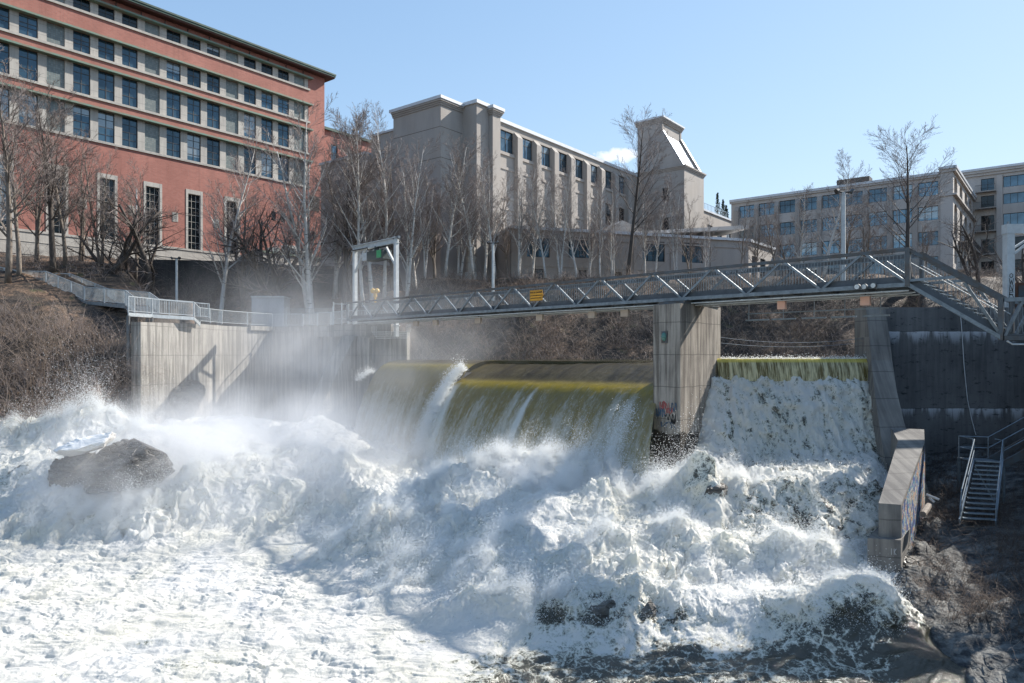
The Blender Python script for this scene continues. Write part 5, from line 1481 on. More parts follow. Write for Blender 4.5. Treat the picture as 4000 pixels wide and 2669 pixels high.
fl_ = FR(*(fg.p(-11.1, 0, -1.8).xy), *(fg.n.xy))       # left face of the big block, u negative to its left
for z in (25.9, 22.4, 13.5):
    mb = MB()
    for (fr_q, u0, u1, o_) in ((fl_, -7.8, 0, .012), (fg, -11.1, -7.42, -1.788)): fr_q.box(mb, u0, u1, z, z + .05, o_ - .01, o_)
    mb.build("joint_line", M['frame_brown'], gb)
# dark openings of the lower left wing
for (u0, u1, z0, z1) in ((-19.5, -16.5, 8.5, 16.0), (-12.0, -10.3, 15.5, 17.5)):
    f2 = FR(*(fg.p(-10.9, 0, 0).xy), *(fg.n.xy))
    window(gb, f2, u0, u1, z0, z1, .06, 2, 3, 'glass_dark', 'frame_dark')
# ---------------- tower
tw = thing("roof_tower", "square grey tower with a steep white metal slope on its right side", "tower", (28, 112, ZE + 10))
mb = MB()
fg.box(mb, 32.0, 39.3, 8, 28.3, -.5, 8.0)
mb.build("shaft", M['stucco'], tw)
mb = MB()
U0, U1 = 32.05, 39.0
prof = [(0.0, 28.9), (7.75, 28.9), (4.3, 34.9), (4.3, 36.6), (0.0, 36.6)]
for ua, ub in ((U0, U0 + .45), (U1 - .45, U1)):
    vs = [fg.p(ua, z, o_) for o_, z in prof] + [fg.p(ub, z, o_) for o_, z in prof]
    n_ = len(prof); mb.add(vs, [tuple(range(n_)), tuple(range(n_, 2 * n_))[::-1]] + [(i, n_ + i, n_ + (i + 1) % n_, (i + 1) % n_) for i in range(n_)])
fg.box(mb, U0 + .451, U1 - .451, 28.9, 36.6, 0, 4.2)
mb.build("head", M['stucco'], tw)
mb = MB()
a, b = U0 + .46, U1 - .46
mb.hexa([fg.p(a, 28.9, 4.21), fg.p(b, 28.9, 4.21), fg.p(b, 28.9, 7.4), fg.p(a, 28.9, 7.4), fg.p(a, 34.5, 4.205), fg.p(b, 34.5, 4.205), fg.p(b, 34.5, 4.22), fg.p(a, 34.5, 4.22)])
for i in range(11):
    u_ = a + .3 + i * (b - a - .6) / 10
    mb.bar(fg.p(u_, 28.95, 7.42), fg.p(u_, 34.5, 4.24), .05, .07)
mb.bar(fg.p(U1 - .2, 28.95, 7.85), fg.p(U1 - .2, 34.9, 4.42), .5, .08); mb.bar(fg.p(U0 + .2, 28.95, 7.85), fg.p(U0 + .2, 34.9, 4.42), .5, .08)
mb.build("metal_slope", M['metal_roof'], tw)
mb = MB()
for i, e_ in enumerate((.1, .22, .34)): fg.box(mb, 32.0 - e_, 39.3 + e_, 28.3 + .2 * i, 28.498 + .2 * i, -.5, 8.0 + e_)
mb.build("cornice", M['stucco'], tw); mb = MB()
for i, e_ in enumerate((.1, .2, .3)): fg.box(mb, U0 - e_, U1 + e_, 36.2 + .2 * i, 36.398 + .2 * i, -.3, 4.3 + e_)
mb.build("cornice", M['stucco'], tw)
mb = MB(); fg.box(mb, U0 - .4, U1 + .4, 36.8, 37.05, -.4, 4.75); mb.build("parapet_cap", M['coping'], tw)
ft_ = FR(*(fg.p(32.0, 0, 8.0).xy), *(fg.n.xy))
for z0, z1 in ((23.8, 25.8), (17.9, 21.2)): window(tw, ft_, -3.6, -2.55, z0, z1, .04, 1, 2, 'glass_dark', 'frame_dark')
# ---------------- penthouse behind tower
ph = thing("rail_roof_block", "low grey block with a glass roof railing right behind the tower", "building", tuple(fg.p(50, 8, 3)))
mb = MB(); ow = [(41.2 + 4.2 * k, 43.4 + 4.2 * k, 19.2, 22.0) for k in range(4)]
fg.wall(mb, 39.4, 59, 8, 24.0, ow, .3, o=6.0); mb.build("wall", M['stucco'], ph)
mb = MB(); fg.box(mb, 39.4, 59.2, 24.0, 24.3, -6, 6.2); mb.build("coping", M['coping'], ph)
for a in ow: window(ph, fg, a[0], a[1], a[2], a[3], 5.8, 2, 1, 'glass_dark', 'frame_dark')
mb = MB()
fg.box(mb, 39.6, 54, 25.35, 25.42, 5.9, 5.96)
for k in range(25): fg.box(mb, 39.6 + .6 * k, 39.64 + .6 * k, 24.3, 25.35, 5.9, 5.95)
mb.build("roof_railing", M['glass_blue'], ph)
for i, u_ in enumerate((53.5, 56.0, 57.5)):
    t_ = thing("potted_conifer", ["tallest slim conifer at the left of three on the roof terrace", "middle slim conifer of three on the roof terrace", "rightmost slim conifer of three on the roof terrace"][i], "conifer", tuple(fg.p(u_, 24.3, 4.5)), 'slim conifers on the roof terrace')
    base = fg.p(u_, 24.3, 4.5); mb = MB()
    for q_ in range(420):
        h_ = random.random() ** 0.8; r_ = (1 - h_) * .62 * math.sqrt(random.random()) + .03; a_ = random.random() * 6.28
        c_ = base + Vector((r_ * math.cos(a_), r_ * math.sin(a_), .3 + h_ * (4.2 - .8 * i))); d_ = Vector((random.gauss(0, .12), random.gauss(0, .12), .28))
        s_ = Vector((random.gauss(0, .1), random.gauss(0, .1), 0)); mb.add([c_, c_ + s_, c_ + d_], [(0, 1, 2)])
    mb.build("foliage", M['conifer'], t_)
    mb = MB(); mb.cyl(base - Vector((0, 0, .0)), .07, 1.6, 6); mb.build("trunk", M['bark'], t_)

# ---------------- two-storey annex in front
ax_ = thing("low_annex", "low grey stucco annex with wide dark windows in front of the tower", "annex building", (14, 86, ZE + 7))
fa = FR(1.06, 80.0, 0.953, 0.303)
def uq(px, fr, o=0.0):
    q_ = (px - 2000) / F; p = fr.o + fr.n * o
    return (q_ * p.y - p.x) / (fr.d.x - fr.d.y * q_)
wa = []
for x0, x1, y0, y1 in ((2059, 2148, 923, 1003), (2221, 2313, 926, 1006), (2511, 2597, 941, 1020), (2664, 2747, 947, 1025), (2083, 2124, 1050, 1100), (2262, 2292, 1055, 1092), (2402, 2431, 1062, 1092)):
    u0, u1 = uq(x0, fa), uq(x1, fa); Yc = (fa.o + fa.d * u0).y
    wa.append((u0, u1, -(y1 - HOR) / F * Yc, -(y0 - HOR) / F * Yc))
UEND = uq(2924, fa)
mb = MB(); fa.wall(mb, -1.2, UEND, 4, 14.0, wa, .3)
fe = FR(*(fa.p(UEND, 0).xy), *DA)
ow = [(1.2, 3.2, 9.6, 12.4), (4.2, 6.2, 9.6, 12.4)]
fe.wall(mb, 0, 9.5, 4, 14.0, ow, .3)
fa.box(mb, -1.2, UEND - .5, 8.0, 13.9, -8, -.5)
mb.build("wall", M['stucco'], ax_)
mb = MB()
fa.box(mb, -1.3, UEND + .1, 14.0, 14.32, -8, .25); fe.box(mb, .26, 9.6, 14.0, 14.32, -4, .25)
mb.build("coping", M['coping'], ax_)
mb = MB()
fa.box(mb, -1.2, UEND, 13.1, 13.3, 0, .08)
for x in (2037, 2185, 2345, 2480, 2625, 2780, 2915): u_ = uq(x, fa); fa.box(mb, u_ - .22, u_ + .22, 4, 13.1, 0, .12)
fa.box(mb, -1.2, UEND, 9.9, 10.1, 0.0, .07)
mb.build("pilasters", M['stucco'], ax_)
for i, a in enumerate(wa): window(ax_, fa, a[0], a[1], a[2], a[3], -.18, 4 if i < 4 else 2, 2, 'glass' if i < 4 else 'glass_dark', 'frame_dark', hbars=[.68])
for a in ow: window(ax_, fe, a[0], a[1], a[2], a[3], -.18, 2, 2, 'glass_dark', 'frame_dark')
# raised clerestory with a tilted pale roof
mb = MB()
c0, c1 = uq(2516, fa, -3), uq(2895, fa, -3)
fa.box(mb, c0, c1, 14.0, 14.9, -7.5, -3.0); mb.build("clerestory", M['glass_blue'], ax_)
mb = MB()
mb.hexa([fa.p(c0 - 3, 14.4, -2.4), fa.p(c1 + .8, 16.1, -2.4), fa.p(c1 + .8, 16.1, -8), fa.p(c0 - 3, 14.4, -8), fa.p(c0 - 3, 14.75, -2.4), fa.p(c1 + .8, 16.6, -2.4), fa.p(c1 + .8, 16.6, -8), fa.p(c0 - 3, 14.75, -8)])
mb.build("tilted_roof", M['stucco_pale'], ax_)
mb = MB()
gbl = uq(2330, fa, -4)
for k in range(1): mb.add([fa.p(gbl, 14.3, -3.5), fa.p(gbl + 3.2, 16.4, -3.5), fa.p(gbl + 9.5, 14.3, -3.5), fa.p(gbl, 14.3, -9), fa.p(gbl + 3.2, 16.4, -9), fa.p(gbl + 9.5, 14.3, -9)], [(0, 2, 1), (3, 4, 5), (0, 1, 4, 3), (1, 2, 5, 4), (2, 0, 3, 5)])
mb.build("gable", M['stucco'], ax_)
# carved statue / stone column against the corner
st_ = thing("stone_totem", "pale carved stone column standing among the birches before the grey corner block", "sculpture", tuple(PX(1840, 1115, 78)))
b0 = PX(1840, 1120, 78)
mb = MB(); mb.box(b0.x - .62, b0.x + .62, b0.y - .6, b0.y + .6, b0.z - .6, b0.z + 1.5); mb.build("plinth", M['limestone'], st_)
mb = MB()
mb.tube([b0 + Vector((0, 0, h_)) for h_ in (1.5, 1.9, 2.6, 3.2, 3.3, 3.9, 4.3, 4.35, 4.7, 5.0, 5.3)], [.5, .58, .48, .6, .38, .52, .5, .25, .33, .28, .08], 9, True); mb.build("figure", M['limestone'], st_)

# ---------------- right apartment mill
rb = thing("loft_building", "long grey four-storey loft building with arched corner bay at the right", "apartment building", (50, 100, ZE + 8))
fr1 = FR(58.5 - .786 * 30.2, 95 + .618 * 30.2, .786, -.618)    # u from left (far) to right (near), u=30.2 is the corner
def uL(s): return 30.2 - s
RR = [(21.4, 23.3), (18.1, 20.0), (14.7, 16.6), (11.3, 13.2)]
ow = []
for k in range(9):
    s1 = 1.75 + 3.1 * k; s0 = s1 + 2.35
    for (a, b) in RR: ow.append((uL(s0), uL(s1), a, b))
mb = MB(); fr1.wall(mb, 0, 30.2 - 1.45, 4, 24.1, ow, .3); 
fr1.wall(mb, 30.2 - 1.45, 30.2, 4, 24.4, [], .3, o=.35)
fr1.box(mb, 30.2 - 1.45, 30.2 - 1.2, 4, 24.0, -.2, .349)
mb.build("wall", M['stucco_pale'], rb)
mb = MB()
for k in range(9):
    s_ = 1.75 + 3.1 * k + 2.35 + .06
    mb.hexa([fr1.p(uL(s_ + .62), 4, .4), fr1.p(uL(s_), 4, .4), fr1.p(uL(s_), 4, 0), fr1.p(uL(s_ + .62), 4, 0), fr1.p(uL(s_ + .62), 22.6, .4), fr1.p(uL(s_), 22.6, .4), fr1.p(uL(s_), 23.3, 0), fr1.p(uL(s_ + .62), 23.3, 0)])
mb.build("pilasters", M['stucco'], rb)
mb = MB(); fr1.box(mb, -.2, 28.9, 24.1, 24.45, -10, .3); fr1.box(mb, 28.55, 30.5, 24.6, 24.95, -9, .65); mb.build("coping", M['coping'], rb)
mb = MB(); fr1.box(mb, -.2, 28.7, 23.8, 24.09, 0, .2); fr1.box(mb, 28.6, 30.25, 24.2, 24.59, -1, .5); fr1.box(mb, 28.65, 30.2, 21.05, 21.3, 0, .5); mb.build("cornice", M['stucco_pale'], rb)
for a in ow: window(rb, fr1, a[0], a[1], a[2], a[3], -.18, 3, 2, 'glass_blue', 'frame_dark', hbars=[.62])
# arched side
fs = FR(*(fr1.p(30.2, 0, .35).xy), *DA)
def arch_wall(fr, mb, u0, u1, z0, z1, arches, o, depth):
    """flat wall with round-headed openings, built from strips"""
    N_ = 8
    cur = u0
    for (a, b, zs, zh) in arches:      # opening from a to b, sill zs, springing zh
        fr.wall(mb, cur, a, z0, z1, [], .3, o=o)
        r_ = (b - a) / 2; c_ = (a + b) / 2
        fr.wall(mb, a, b, z0, zs, [], .3, o=o)
        for i in range(N_):
            t0, t1 = math.pi * (1 - i / N_), math.pi * (1 - (i + 1) / N_)
            x0, x1 = c_ + r_ * math.cos(t0), c_ + r_ * math.cos(t1); y0, y1 = zh + r_ * .55 * math.sin(t0), zh + r_ * .55 * math.sin(t1)
            mb.add([fr.p(x0, y0, o), fr.p(x1, y1, o), fr.p(x1, z1, o), fr.p(x0, z1, o)], [(0, 1, 2, 3)])
            mb.add([fr.p(x0, y0, o), fr.p(x1, y1, o), fr.p(x1, y1, o - depth), fr.p(x0, y0, o - depth)], [(0, 1, 2, 3)])
        mb.add([fr.p(a, zs, o), fr.p(a, zh, o), fr.p(a, zh, o - depth), fr.p(a, zs, o - depth)], [(0, 1, 2, 3)])
        mb.add([fr.p(b, zs, o), fr.p(b, zh, o), fr.p(b, zh, o - depth), fr.p(b, zs, o - depth)], [(0, 1, 2, 3)])
        cur = b
    fr.wall(mb, cur, u1, z0, z1, [], .3, o=o)
mb = MB()
ar = [(1.1 + 5.7 * k, 4.3 + 5.7 * k) for k in range(4)]
arch_wall(fs, mb, 0, 24, 21.15, 24.4, [(a, b, 21.25, 23.0) for a, b in ar], 0, .6)
arch_wall(fs, mb, 0, 24, 15.6, 21.149, [(a, b, 15.9, 19.4) for a, b in ar], 0, .6)
fs.wall(mb, 0, 24, 4, 15.599, [(a + .1, b - .1, z_, z_ + 2.3) for a, b in ar for z_ in (8.6, 12.2)], .6)
mb.build("arched_side", M['stucco_pale'], rb)
mb = MB(); fs.box(mb, -.3, 24, 24.6, 24.95, -.0, .45); mb.build("coping", M['coping'], rb)
mb = MB(); fs.box(mb, -.2, 24, 24.2, 24.59, 0, .35); mb.build("cornice", M['stucco_pale'], rb)
mb = MB(); fs.box(mb, -.3, 24, 21.05, 21.3, 0, .45); mb.build("string_course", M['stucco_pale'], rb)
for a, b in ar:
    window(rb, fs, a, b, 21.25, 24.0, -.5, 2, 1, 'glass_dark', 'frame_dark'); window(rb, fs, a, b, 15.9, 20.4, -.5, 2, 2, 'glass_dark', 'frame_dark')
    for z_ in (8.6, 12.2): window(rb, fs, a + .1, b - .1, z_, z_ + 2.3, -.5, 2, 1, 'glass_dark', 'frame_dark')
hv = thing("rooftop_unit", "dark box on the roof of the long loft building", "ventilation unit", tuple(fr1.p(18, 24.4, -3)))
mb = MB(); fr1.box(mb, 15.2, 19.6, 24.46, 25.7, -4, -2); mb.build("casing", M['frame_brown'], hv)
# taller block behind it, running out of the frame
r2 = thing("taller_loft_block", "taller grey loft block with stacked balconies at the right edge", "apartment building", (80, 112, ZE + 8))
c24 = fs.p(24, 0, 0)
fr2 = FR(c24.x, c24.y, .786, -.618)
rows = [(25.9, 27.6), (23.3, 24.9), (19.7, 21.8), (16.1, 18.1), (12.6, 14.6), (9, 11)]
ow = []
for k in range(4):
    u0 = 3.9 + 3.95 * k
    for (a, b) in rows: ow.append((u0, u0 + 2.75, a, b))
for (a, b) in rows: ow.append((1.0, 2.75, a - .35, b))
mb = MB(); fr2.wall(mb, -1, 22, 4, 28.6, ow, .3); fr2.box(mb, -1.4, -.0, 4, 28.3, -8, -.3); mb.build("wall", M['stucco_pale'], r2)
mb = MB()
for u_ in (3.05, 6.85, 10.8, 14.75, 18.7): fr2.box(mb, u_, u_ + .75, 4, 27.9, 0, .3)
mb.build("pilasters", M['stucco_pale'], r2)
mb = MB(); fr2.box(mb, -1.6, 22, 28.9, 29.25, -8, .6); mb.build("coping", M['coping'], r2)
mb = MB(); fr2.box(mb, -1.4, 22, 28.1, 28.48, 0, .25); fr2.box(mb, -1.5, 22, 28.5, 28.89, 0, .45); mb.build("cornice", M['stucco_pale'], r2)
for i, a in enumerate(ow): window(r2, fr2, a[0], a[1], a[2], a[3], -.18, 3 if i < 24 else 2, 1, 'glass_blue' if (i < 24 and i % 6 < 3) or i == 24 else 'glass_dark', 'frame_dark')
for (a, b) in rows[:5]:
    z = a - .55
    mb = MB(); fr2.box(mb, .3, 3.04, z, z + .15, .0, 1.25); bl = mb.build("balcony", M['stucco'], r2)
    mb = MB(); fr2.box(mb, .32, 3.0, z + 1.05, z + 1.1, 1.15, 1.2)
    for k in range(19): fr2.box(mb, .32 + .145 * k, .345 + .145 * k, z + .15, z + 1.05, 1.16, 1.19)
    mb.build("railing", M['frame_dark'], bl)
for z in (15.4, 11.6):
    mb = MB(); fs.box(mb, 5.0, 23.9, z, z + .18, .0, 1.3); bl = mb.build("balcony", M['stucco'], rb)
    mb = MB(); fs.box(mb, 5.0, 23.9, z + 1.05, z + 1.12, 1.2, 1.26); fs.box(mb, 5.0, 5.06, z + 1.05, z + 1.12, 0, 1.19)
    for k in range(95): fs.box(mb, 5.0 + .2 * k, 5.03 + .2 * k, z + .18, z + 1.05, 1.2, 1.24)
    mb.build("railing", M['frame_dark'], bl)

# black retaining wall at the top of the left bank
rw = thing("dark_bank_wall", "long dark wall along the top of the left bank below the brick mill", "wall", (-36, 84, ZE + 6))
pts = [(-46.8, 82.5, 10.4), (-45.5, 83.2, 11.3), (-42.5, 84, 11.15), (-30, 84.6, 10.95), (-24.5, 84.8, 10.2), (-20, 85, 10.1)]
mb = MB()
for i in range(len(pts) - 1):
    a, b = pts[i], pts[i + 1]
    mb.prism([(a[0], a[1]), (b[0], b[1]), (b[0], b[1] + .4), (a[0], a[1] + .4)], ZE + 2, [ZE + a[2], ZE + b[2], ZE + b[2], ZE + a[2]])
mb.build("face", M['retaining'], rw)

# ================================================================== LEFT BANK FURNITURE
def rail_run(name_thing, pts, h=1.1, post_every=2.2, gap=.125, mat='rail', picket=.018, base_bar=.12, posts_at_nodes=True, parent=None):
    """pts: base line of a picket railing"""
    mbp = MB(); 
    for i in range(len(pts) - 1):
        a, b = Vector(pts[i]), Vector(pts[i + 1]); l_ = (b - a).length; up_ = Vector((0, 0, h)); d_ = (b - a) / l_
        mbp.bar(a + up_, b + up_, .055, .055); mbp.bar(a + Vector((0, 0, base_bar)), b + Vector((0, 0, base_bar)), .04, .04)
        n_ = max(2, int(l_ / gap)); sd_ = d_.cross(Vector((0, 0, 1)))
        for k in range(1, n_):
            p = a + d_ * (l_ * k / n_); mbp.bar(p + Vector((0, 0, base_bar)), p + up_, picket, picket, up=sd_)
    pn_ = mbp.build("picket_panel", M[mat], parent)
    seen = []
    for i in range(len(pts) - 1):
        a, b = Vector(pts[i]), Vector(pts[i + 1]); l_ = (b - a).length; n_ = max(1, int(round(l_ / post_every)))
        for k in range(n_ + (1 if i == len(pts) - 2 else 0)):
            p = a + (b - a) * (k / n_); m_ = MB(); m_.bar(p, p + Vector((0, 0, h + .03)), .07, .07, up=(0, 1, 0)); m_.build("post", M[mat], parent)
wr = thing("walkway_railing", "curved galvanised picket railing along the top of the left abutment wall", "railing", (-20, 58, ZE + 2.4))
wp = [(p[0], p[1], ZE + 2.44) for p in off_poly(W, .15)]
rail_run('', wp[1:], parent=wr)
lp = thing("landing_platform", "raised steel landing with bright picket railing over the near end of the left wall", "landing", (-24, 50, ZE + 2.4))
q0, q1, q2, q3 = PX(501, 1226, 47.5), PX(593, 1228, 49.5), PX(757, 1256, 52.0), PX(781, 1262, 53.2)
zf_ = q1.z
q0.z = q1.z = zf_; q2.z = zf_ - .05
bkq = [p + Vector((.3, 1.9, 0)) for p in (q0, q1, q2, q3)]
rail_run('', [q0, q1, q2, q3], h=1.08, post_every=3, parent=lp)
rail_run('', [bkq[0], bkq[1], bkq[2]], h=1.08, post_every=2.2, parent=lp)
mb = MB()
for a, b in ((q0, q1), (q1, q2), (q2, q3)): mb.bar(a - Vector((0, 0, .12)), b - Vector((0, 0, .12)), .08, .24)
mb.build("edge_beam", M['rail'], lp)
mb = MB(); mb.prism([tuple(p.xy) for p in (q0, q1, q2, bkq[2], bkq[1], bkq[0])], zf_ - .06, zf_ - .01); mb.build("deck", M['grating'], lp)
for p in (q0, q1, bkq[0]):
    mb = MB(); mb.bar(p - Vector((0, 0, .2)), p - Vector((0, 0, 3.5)), .16, .16, up=(0, 1, 0)); mb.build("leg", M['galv_dark'], lp)
ls = thing("hillside_stairs", "long steel stairway with picket railings climbing the brushy left hillside", "stairs", (-38, 55, ZE + 4))
sp_ = [PX(-40, 1086, 62), PX(75, 1110, 60.5), PX(180, 1112, 59.5), PX(330, 1176, 56), PX(490, 1193, 53), PX(525, 1222, 51)]
sb_ = [p + Vector((.9, 1.7, 0)) for p in sp_]
rail_run('', sp_, h=1.1, post_every=2.4, parent=ls); rail_run('', sb_, h=1.1, post_every=2.4, parent=ls)
mb = MB()
for i in range(len(sp_) - 1): mb.bar(sp_[i] - Vector((0, 0, .1)), sp_[i + 1] - Vector((0, 0, .1)), .08, .26); mb.bar(sb_[i] - Vector((0, 0, .1)), sb_[i + 1] - Vector((0, 0, .1)), .08, .26)
mb.build("stringer", M['galv'], ls)
mb = MB()
for i in range(len(sp_) - 1):
    a, b = (sp_[i] + sb_[i]) / 2, (sp_[i + 1] + sb_[i + 1]) / 2; n_ = max(1, int(abs(a.z - b.z) / .18))
    if n_ < 4: mb.bar(a - Vector((0, 0, .05)), b - Vector((0, 0, .05)), 1.7, .04)
    else:
        for k in range(n_):
            p = a.lerp(b, (k + .5) / n_); d_ = (b - a); d_.z = 0; d_.normalize(); mb.bar(p - d_ * .14, p + d_ * .14, 1.7, .04)
mb.build("treads", M['grating'], ls)

# hoist gantry at the left end of the bridge
gg = thing("hoist_gantry", "pale green-white steel gantry with a motor hoist at the left end of the footbridge", "gantry", (-11.3, 59, ZE + 2.3))
gR, gL = PX(1548, 1200, 57.0), PX(1387, 1200, 61.6)
for p in (gR, gL):
    mb = MB()
    mb.bar((p.x, p.y, ZE + 1.4), (p.x, p.y, ZE + 9.15), .30, .30, up=(.7, .7, 0)); mb.bar((p.x - .25, p.y, ZE + 2.3), (p.x + .25, p.y, ZE + 2.3), .5, .05)
    mb.build("post", M['white_paint'], gg)
mb = MB(); e_ = (gR - gL).normalized(); e_.z = 0
a, b = Vector((gL.x, gL.y, ZE + 9.0)) - e_ * .3, Vector((gR.x, gR.y, ZE + 9.0)) + e_ * .2
for dz, hh, ww in ((.20, .06, .34), (-.22, .06, .34), (0, .38, .06)): mb.bar(a + Vector((0, 0, dz + .1)), b + Vector((0, 0, dz + .1)), ww, hh)
mb.build("crossbeam", M['white_paint'], gg)
for p, s_ in ((gL, 1), (gR, -1)):
    mb = MB(); mb.bar(Vector((p.x, p.y, ZE + 7.1)) + e_ * s_ * .1, Vector((p.x, p.y, ZE + 8.8)) + e_ * s_ * 1.55, .16, .16); mb.build("knee_brace", M['white_paint'], gg)
mb = MB(); tube_z = ZE + 8.65
mb.tube([a + Vector((0, -.25, -.1)), a.lerp(b, .35) + Vector((0, -.25, -.1)), a.lerp(b, .36) + Vector((0, -.25, -.3)), a.lerp(b, .9) + Vector((0, -.25, -.25))], .05, 5)
mb.build("cable", M['black'], gg)
hc = a.lerp(b, .56)
mb = MB(); mb.bar(Vector((hc.x, hc.y, ZE + 8.1)) - e_ * .9, Vector((hc.x, hc.y, ZE + 8.1)) + e_ * 1.5, .9, .75); mb.bar(Vector((hc.x, hc.y, ZE + 8.45)), Vector((hc.x, hc.y, ZE + 8.9)), .4, .3, up=(0, 1, 0))
h_ = mb.build("hoist", M['darkbox'], gg)
mb = MB(); mb.bar(Vector((hc.x, hc.y, ZE + 8.15)) - e_ * 1.75, Vector((hc.x, hc.y, ZE + 8.15)) - e_ * .92, .7, .65); mb.build("motor_box", M['white_paint'], h_)
gp_ = Vector((hc.x, hc.y, ZE + 8.15)) + e_ * .98 - Vector((-e_.y, e_.x, 0)) * -.0
nrm_ = Vector((e_.y, -e_.x, 0)); nrm_ = nrm_ if nrm_.y < 0 else -nrm_
mb = MB(); mb.bar(gp_ + nrm_ * .47 - e_ * .33, gp_ + nrm_ * .47 + e_ * .33, .04, .6); mb.build("green_cover", M['green'], h_)
mb = MB(); c_ = Vector((gR.x, gR.y, ZE + 9.3)); mb.tube([c_ - e_ * .4, c_ - e_ * .25], [.12, .12], 8); mb.tube([c_ + e_ * .2, c_ + e_ * .4], [.12, .12], 8); mb.build("flood_lamp", M['galv'], gg)
mb = MB()
scrawl(mb, "DC", (gR.x - .12, gR.y - .22, ZE + 4.0), (1, 0, 0), (0, 0, 1), (0, -1, 0), .13, .38, .04, .03); mb.build("graffiti", M['blue_paint'], gg)

# sheet metal cabinet on the walkway
sh = thing("metal_shelter", "large plain blue-grey sheet metal cabinet on the left walkway", "cabinet", tuple(PX(1052, 1262, 66)))
a, b = PX(989, 1163, 66), PX(1115, 1255, 66)
mb = MB(); mb.box(a.x, b.x, 65.6, 67.4, ZE + 2.3, a.z); mb.build("body", M['sheet_grey'], sh)
mb = MB(); mb.box(a.x - .06, b.x + .06, 65.5, 67.5, a.z + .001, a.z + .09)
for k in range(22): x = a.x + (b.x - a.x) * (k + .5) / 22; mb.box(x - .035, x + .035, 65.46, 65.499, a.z - .03, a.z + .12)
mb.build("roof", M['rail'], sh)
mb = MB(); mb.box(a.x + .25, a.x + 1.45, 65.56, 65.599, ZE + 2.45, a.z - .25); mb.build("door", M['sheet_grey'], sh)
# chain-link fence right of it
cf = thing("wire_fence", "low wire mesh fence with thin posts right of the metal cabinet", "fence", (-19, 64, ZE + 2.4))
a, b = PX(1118, 1250, 65), PX(1300, 1250, 64)
for k in range(3):
    p = a.lerp(b, k / 2); mb = MB(); mb.tube([(p.x, p.y, ZE + 2.2), (p.x, p.y, ZE + 4.3)], .04, 6); mb.build("post", M['rail'], cf)
mb = MB()
for k in range(70):
    f_ = k / 70; p = a.lerp(b, f_); q_ = a.lerp(b, min(1, f_ + .22))
    mb.bar((p.x, p.y, ZE + 2.4), (q_.x, q_.y, ZE + 4.1), .008, .008); mb.bar((q_.x, q_.y, ZE + 2.4), (p.x, p.y, ZE + 4.1), .008, .008)
mb.bar((a.x, a.y, ZE + 4.12), (b.x, b.y, ZE + 4.12), .04, .04)
mb.build("mesh_panel", M['galv'], cf)
gf = thing("gate_posts", "tall thin galvanised gate frame where the walkway meets the bridge", "gate", (-14, 60, ZE + 2.3))
mb = MB()
ga, gb_ = PX(1303, 1255, 59.5), PX(1335, 1255, 59.0)
for k, p in enumerate((ga, gb_, PX(1362, 1250, 58))):
    mb.tube([(p.x, p.y, ZE + 2.3), (p.x, p.y, ZE + 4.35 - .1 * k)], .05, 6)
for z in (3.0, 4.2): mb.tube([(ga.x, ga.y, ZE + z), (PX(1362, 0, 58).x, 58, ZE + z - .15)], .03, 5)
mb.build("frame", M['rail'], gf)
# yellow lantern-like fitting
yl = thing("yellow_hydrant", "yellow round-capped fitting on a post behind the bridge's left end", "hydrant", tuple(PX(1468, 1175, 60)))
p = PX(1466, 1185, 60)
mb = MB(); mb.tube([p, p + Vector((0, 0, .5)), p + Vector((0, 0, .55)), p + Vector((0, 0, .9))], [.09, .09, .17, .14], 8); mb.build("post", M['yellow'], yl)
mb = MB()
for s_ in (-1, 1):
    c_ = p + Vector((s_ * .17, -.05, 1.02)); mb.tube([c_ + Vector((0, -.22, 0)), c_ + Vector((0, -.1, 0)), c_ + Vector((0, .15, 0))], [.15, .22, .18], 12)
mb.build("cap", M['yellow'], yl)

# lamp and camera poles
def pole(px, ytop, ybase, Y, w_, label, heads=2, mat='white_paint'):
    a, b = PX(px, ybase, Y), PX(px, ytop, Y)
    t_ = thing("lamp_pole", label, "lamp pole", tuple(a), 'thin poles along the river')
    mb = MB(); mb.tube([a - Vector((0, 0, .8)), b], [w_ / 2, w_ * .42], 8); mb.build("pole", M[mat], t_)
    for k in range(heads):
        s_ = (-1, 1)[k]
        mb = MB(); mb.tube([b + Vector((0, 0, .02)), b + Vector((s_ * w_ * 1.3, 0, .06))], w_ * .22, 6); mb.tube([b + Vector((s_ * w_ * 1.2, -.2, .1)), b + Vector((s_ * w_ * 1.7, -.25, .0))], [w_ * .5, w_ * .62], 8)
        mb.build("lamp_head", M['galv_dark'], t_)
pole(3294, 752, 1120, 62, .42, "tall pale lamp pole with twin heads behind the right half of the bridge")
pole(1926, 952, 1140, 63, .27, "thin pale pole with small twin heads behind the left half of the bridge")
pole(690, 1012, 1190, 64, .23, "thin pale pole rising behind the left walkway landing")
pole(533, 738, 1005, 76, .17, "white slim pole before the brick mill's stone base", 0)

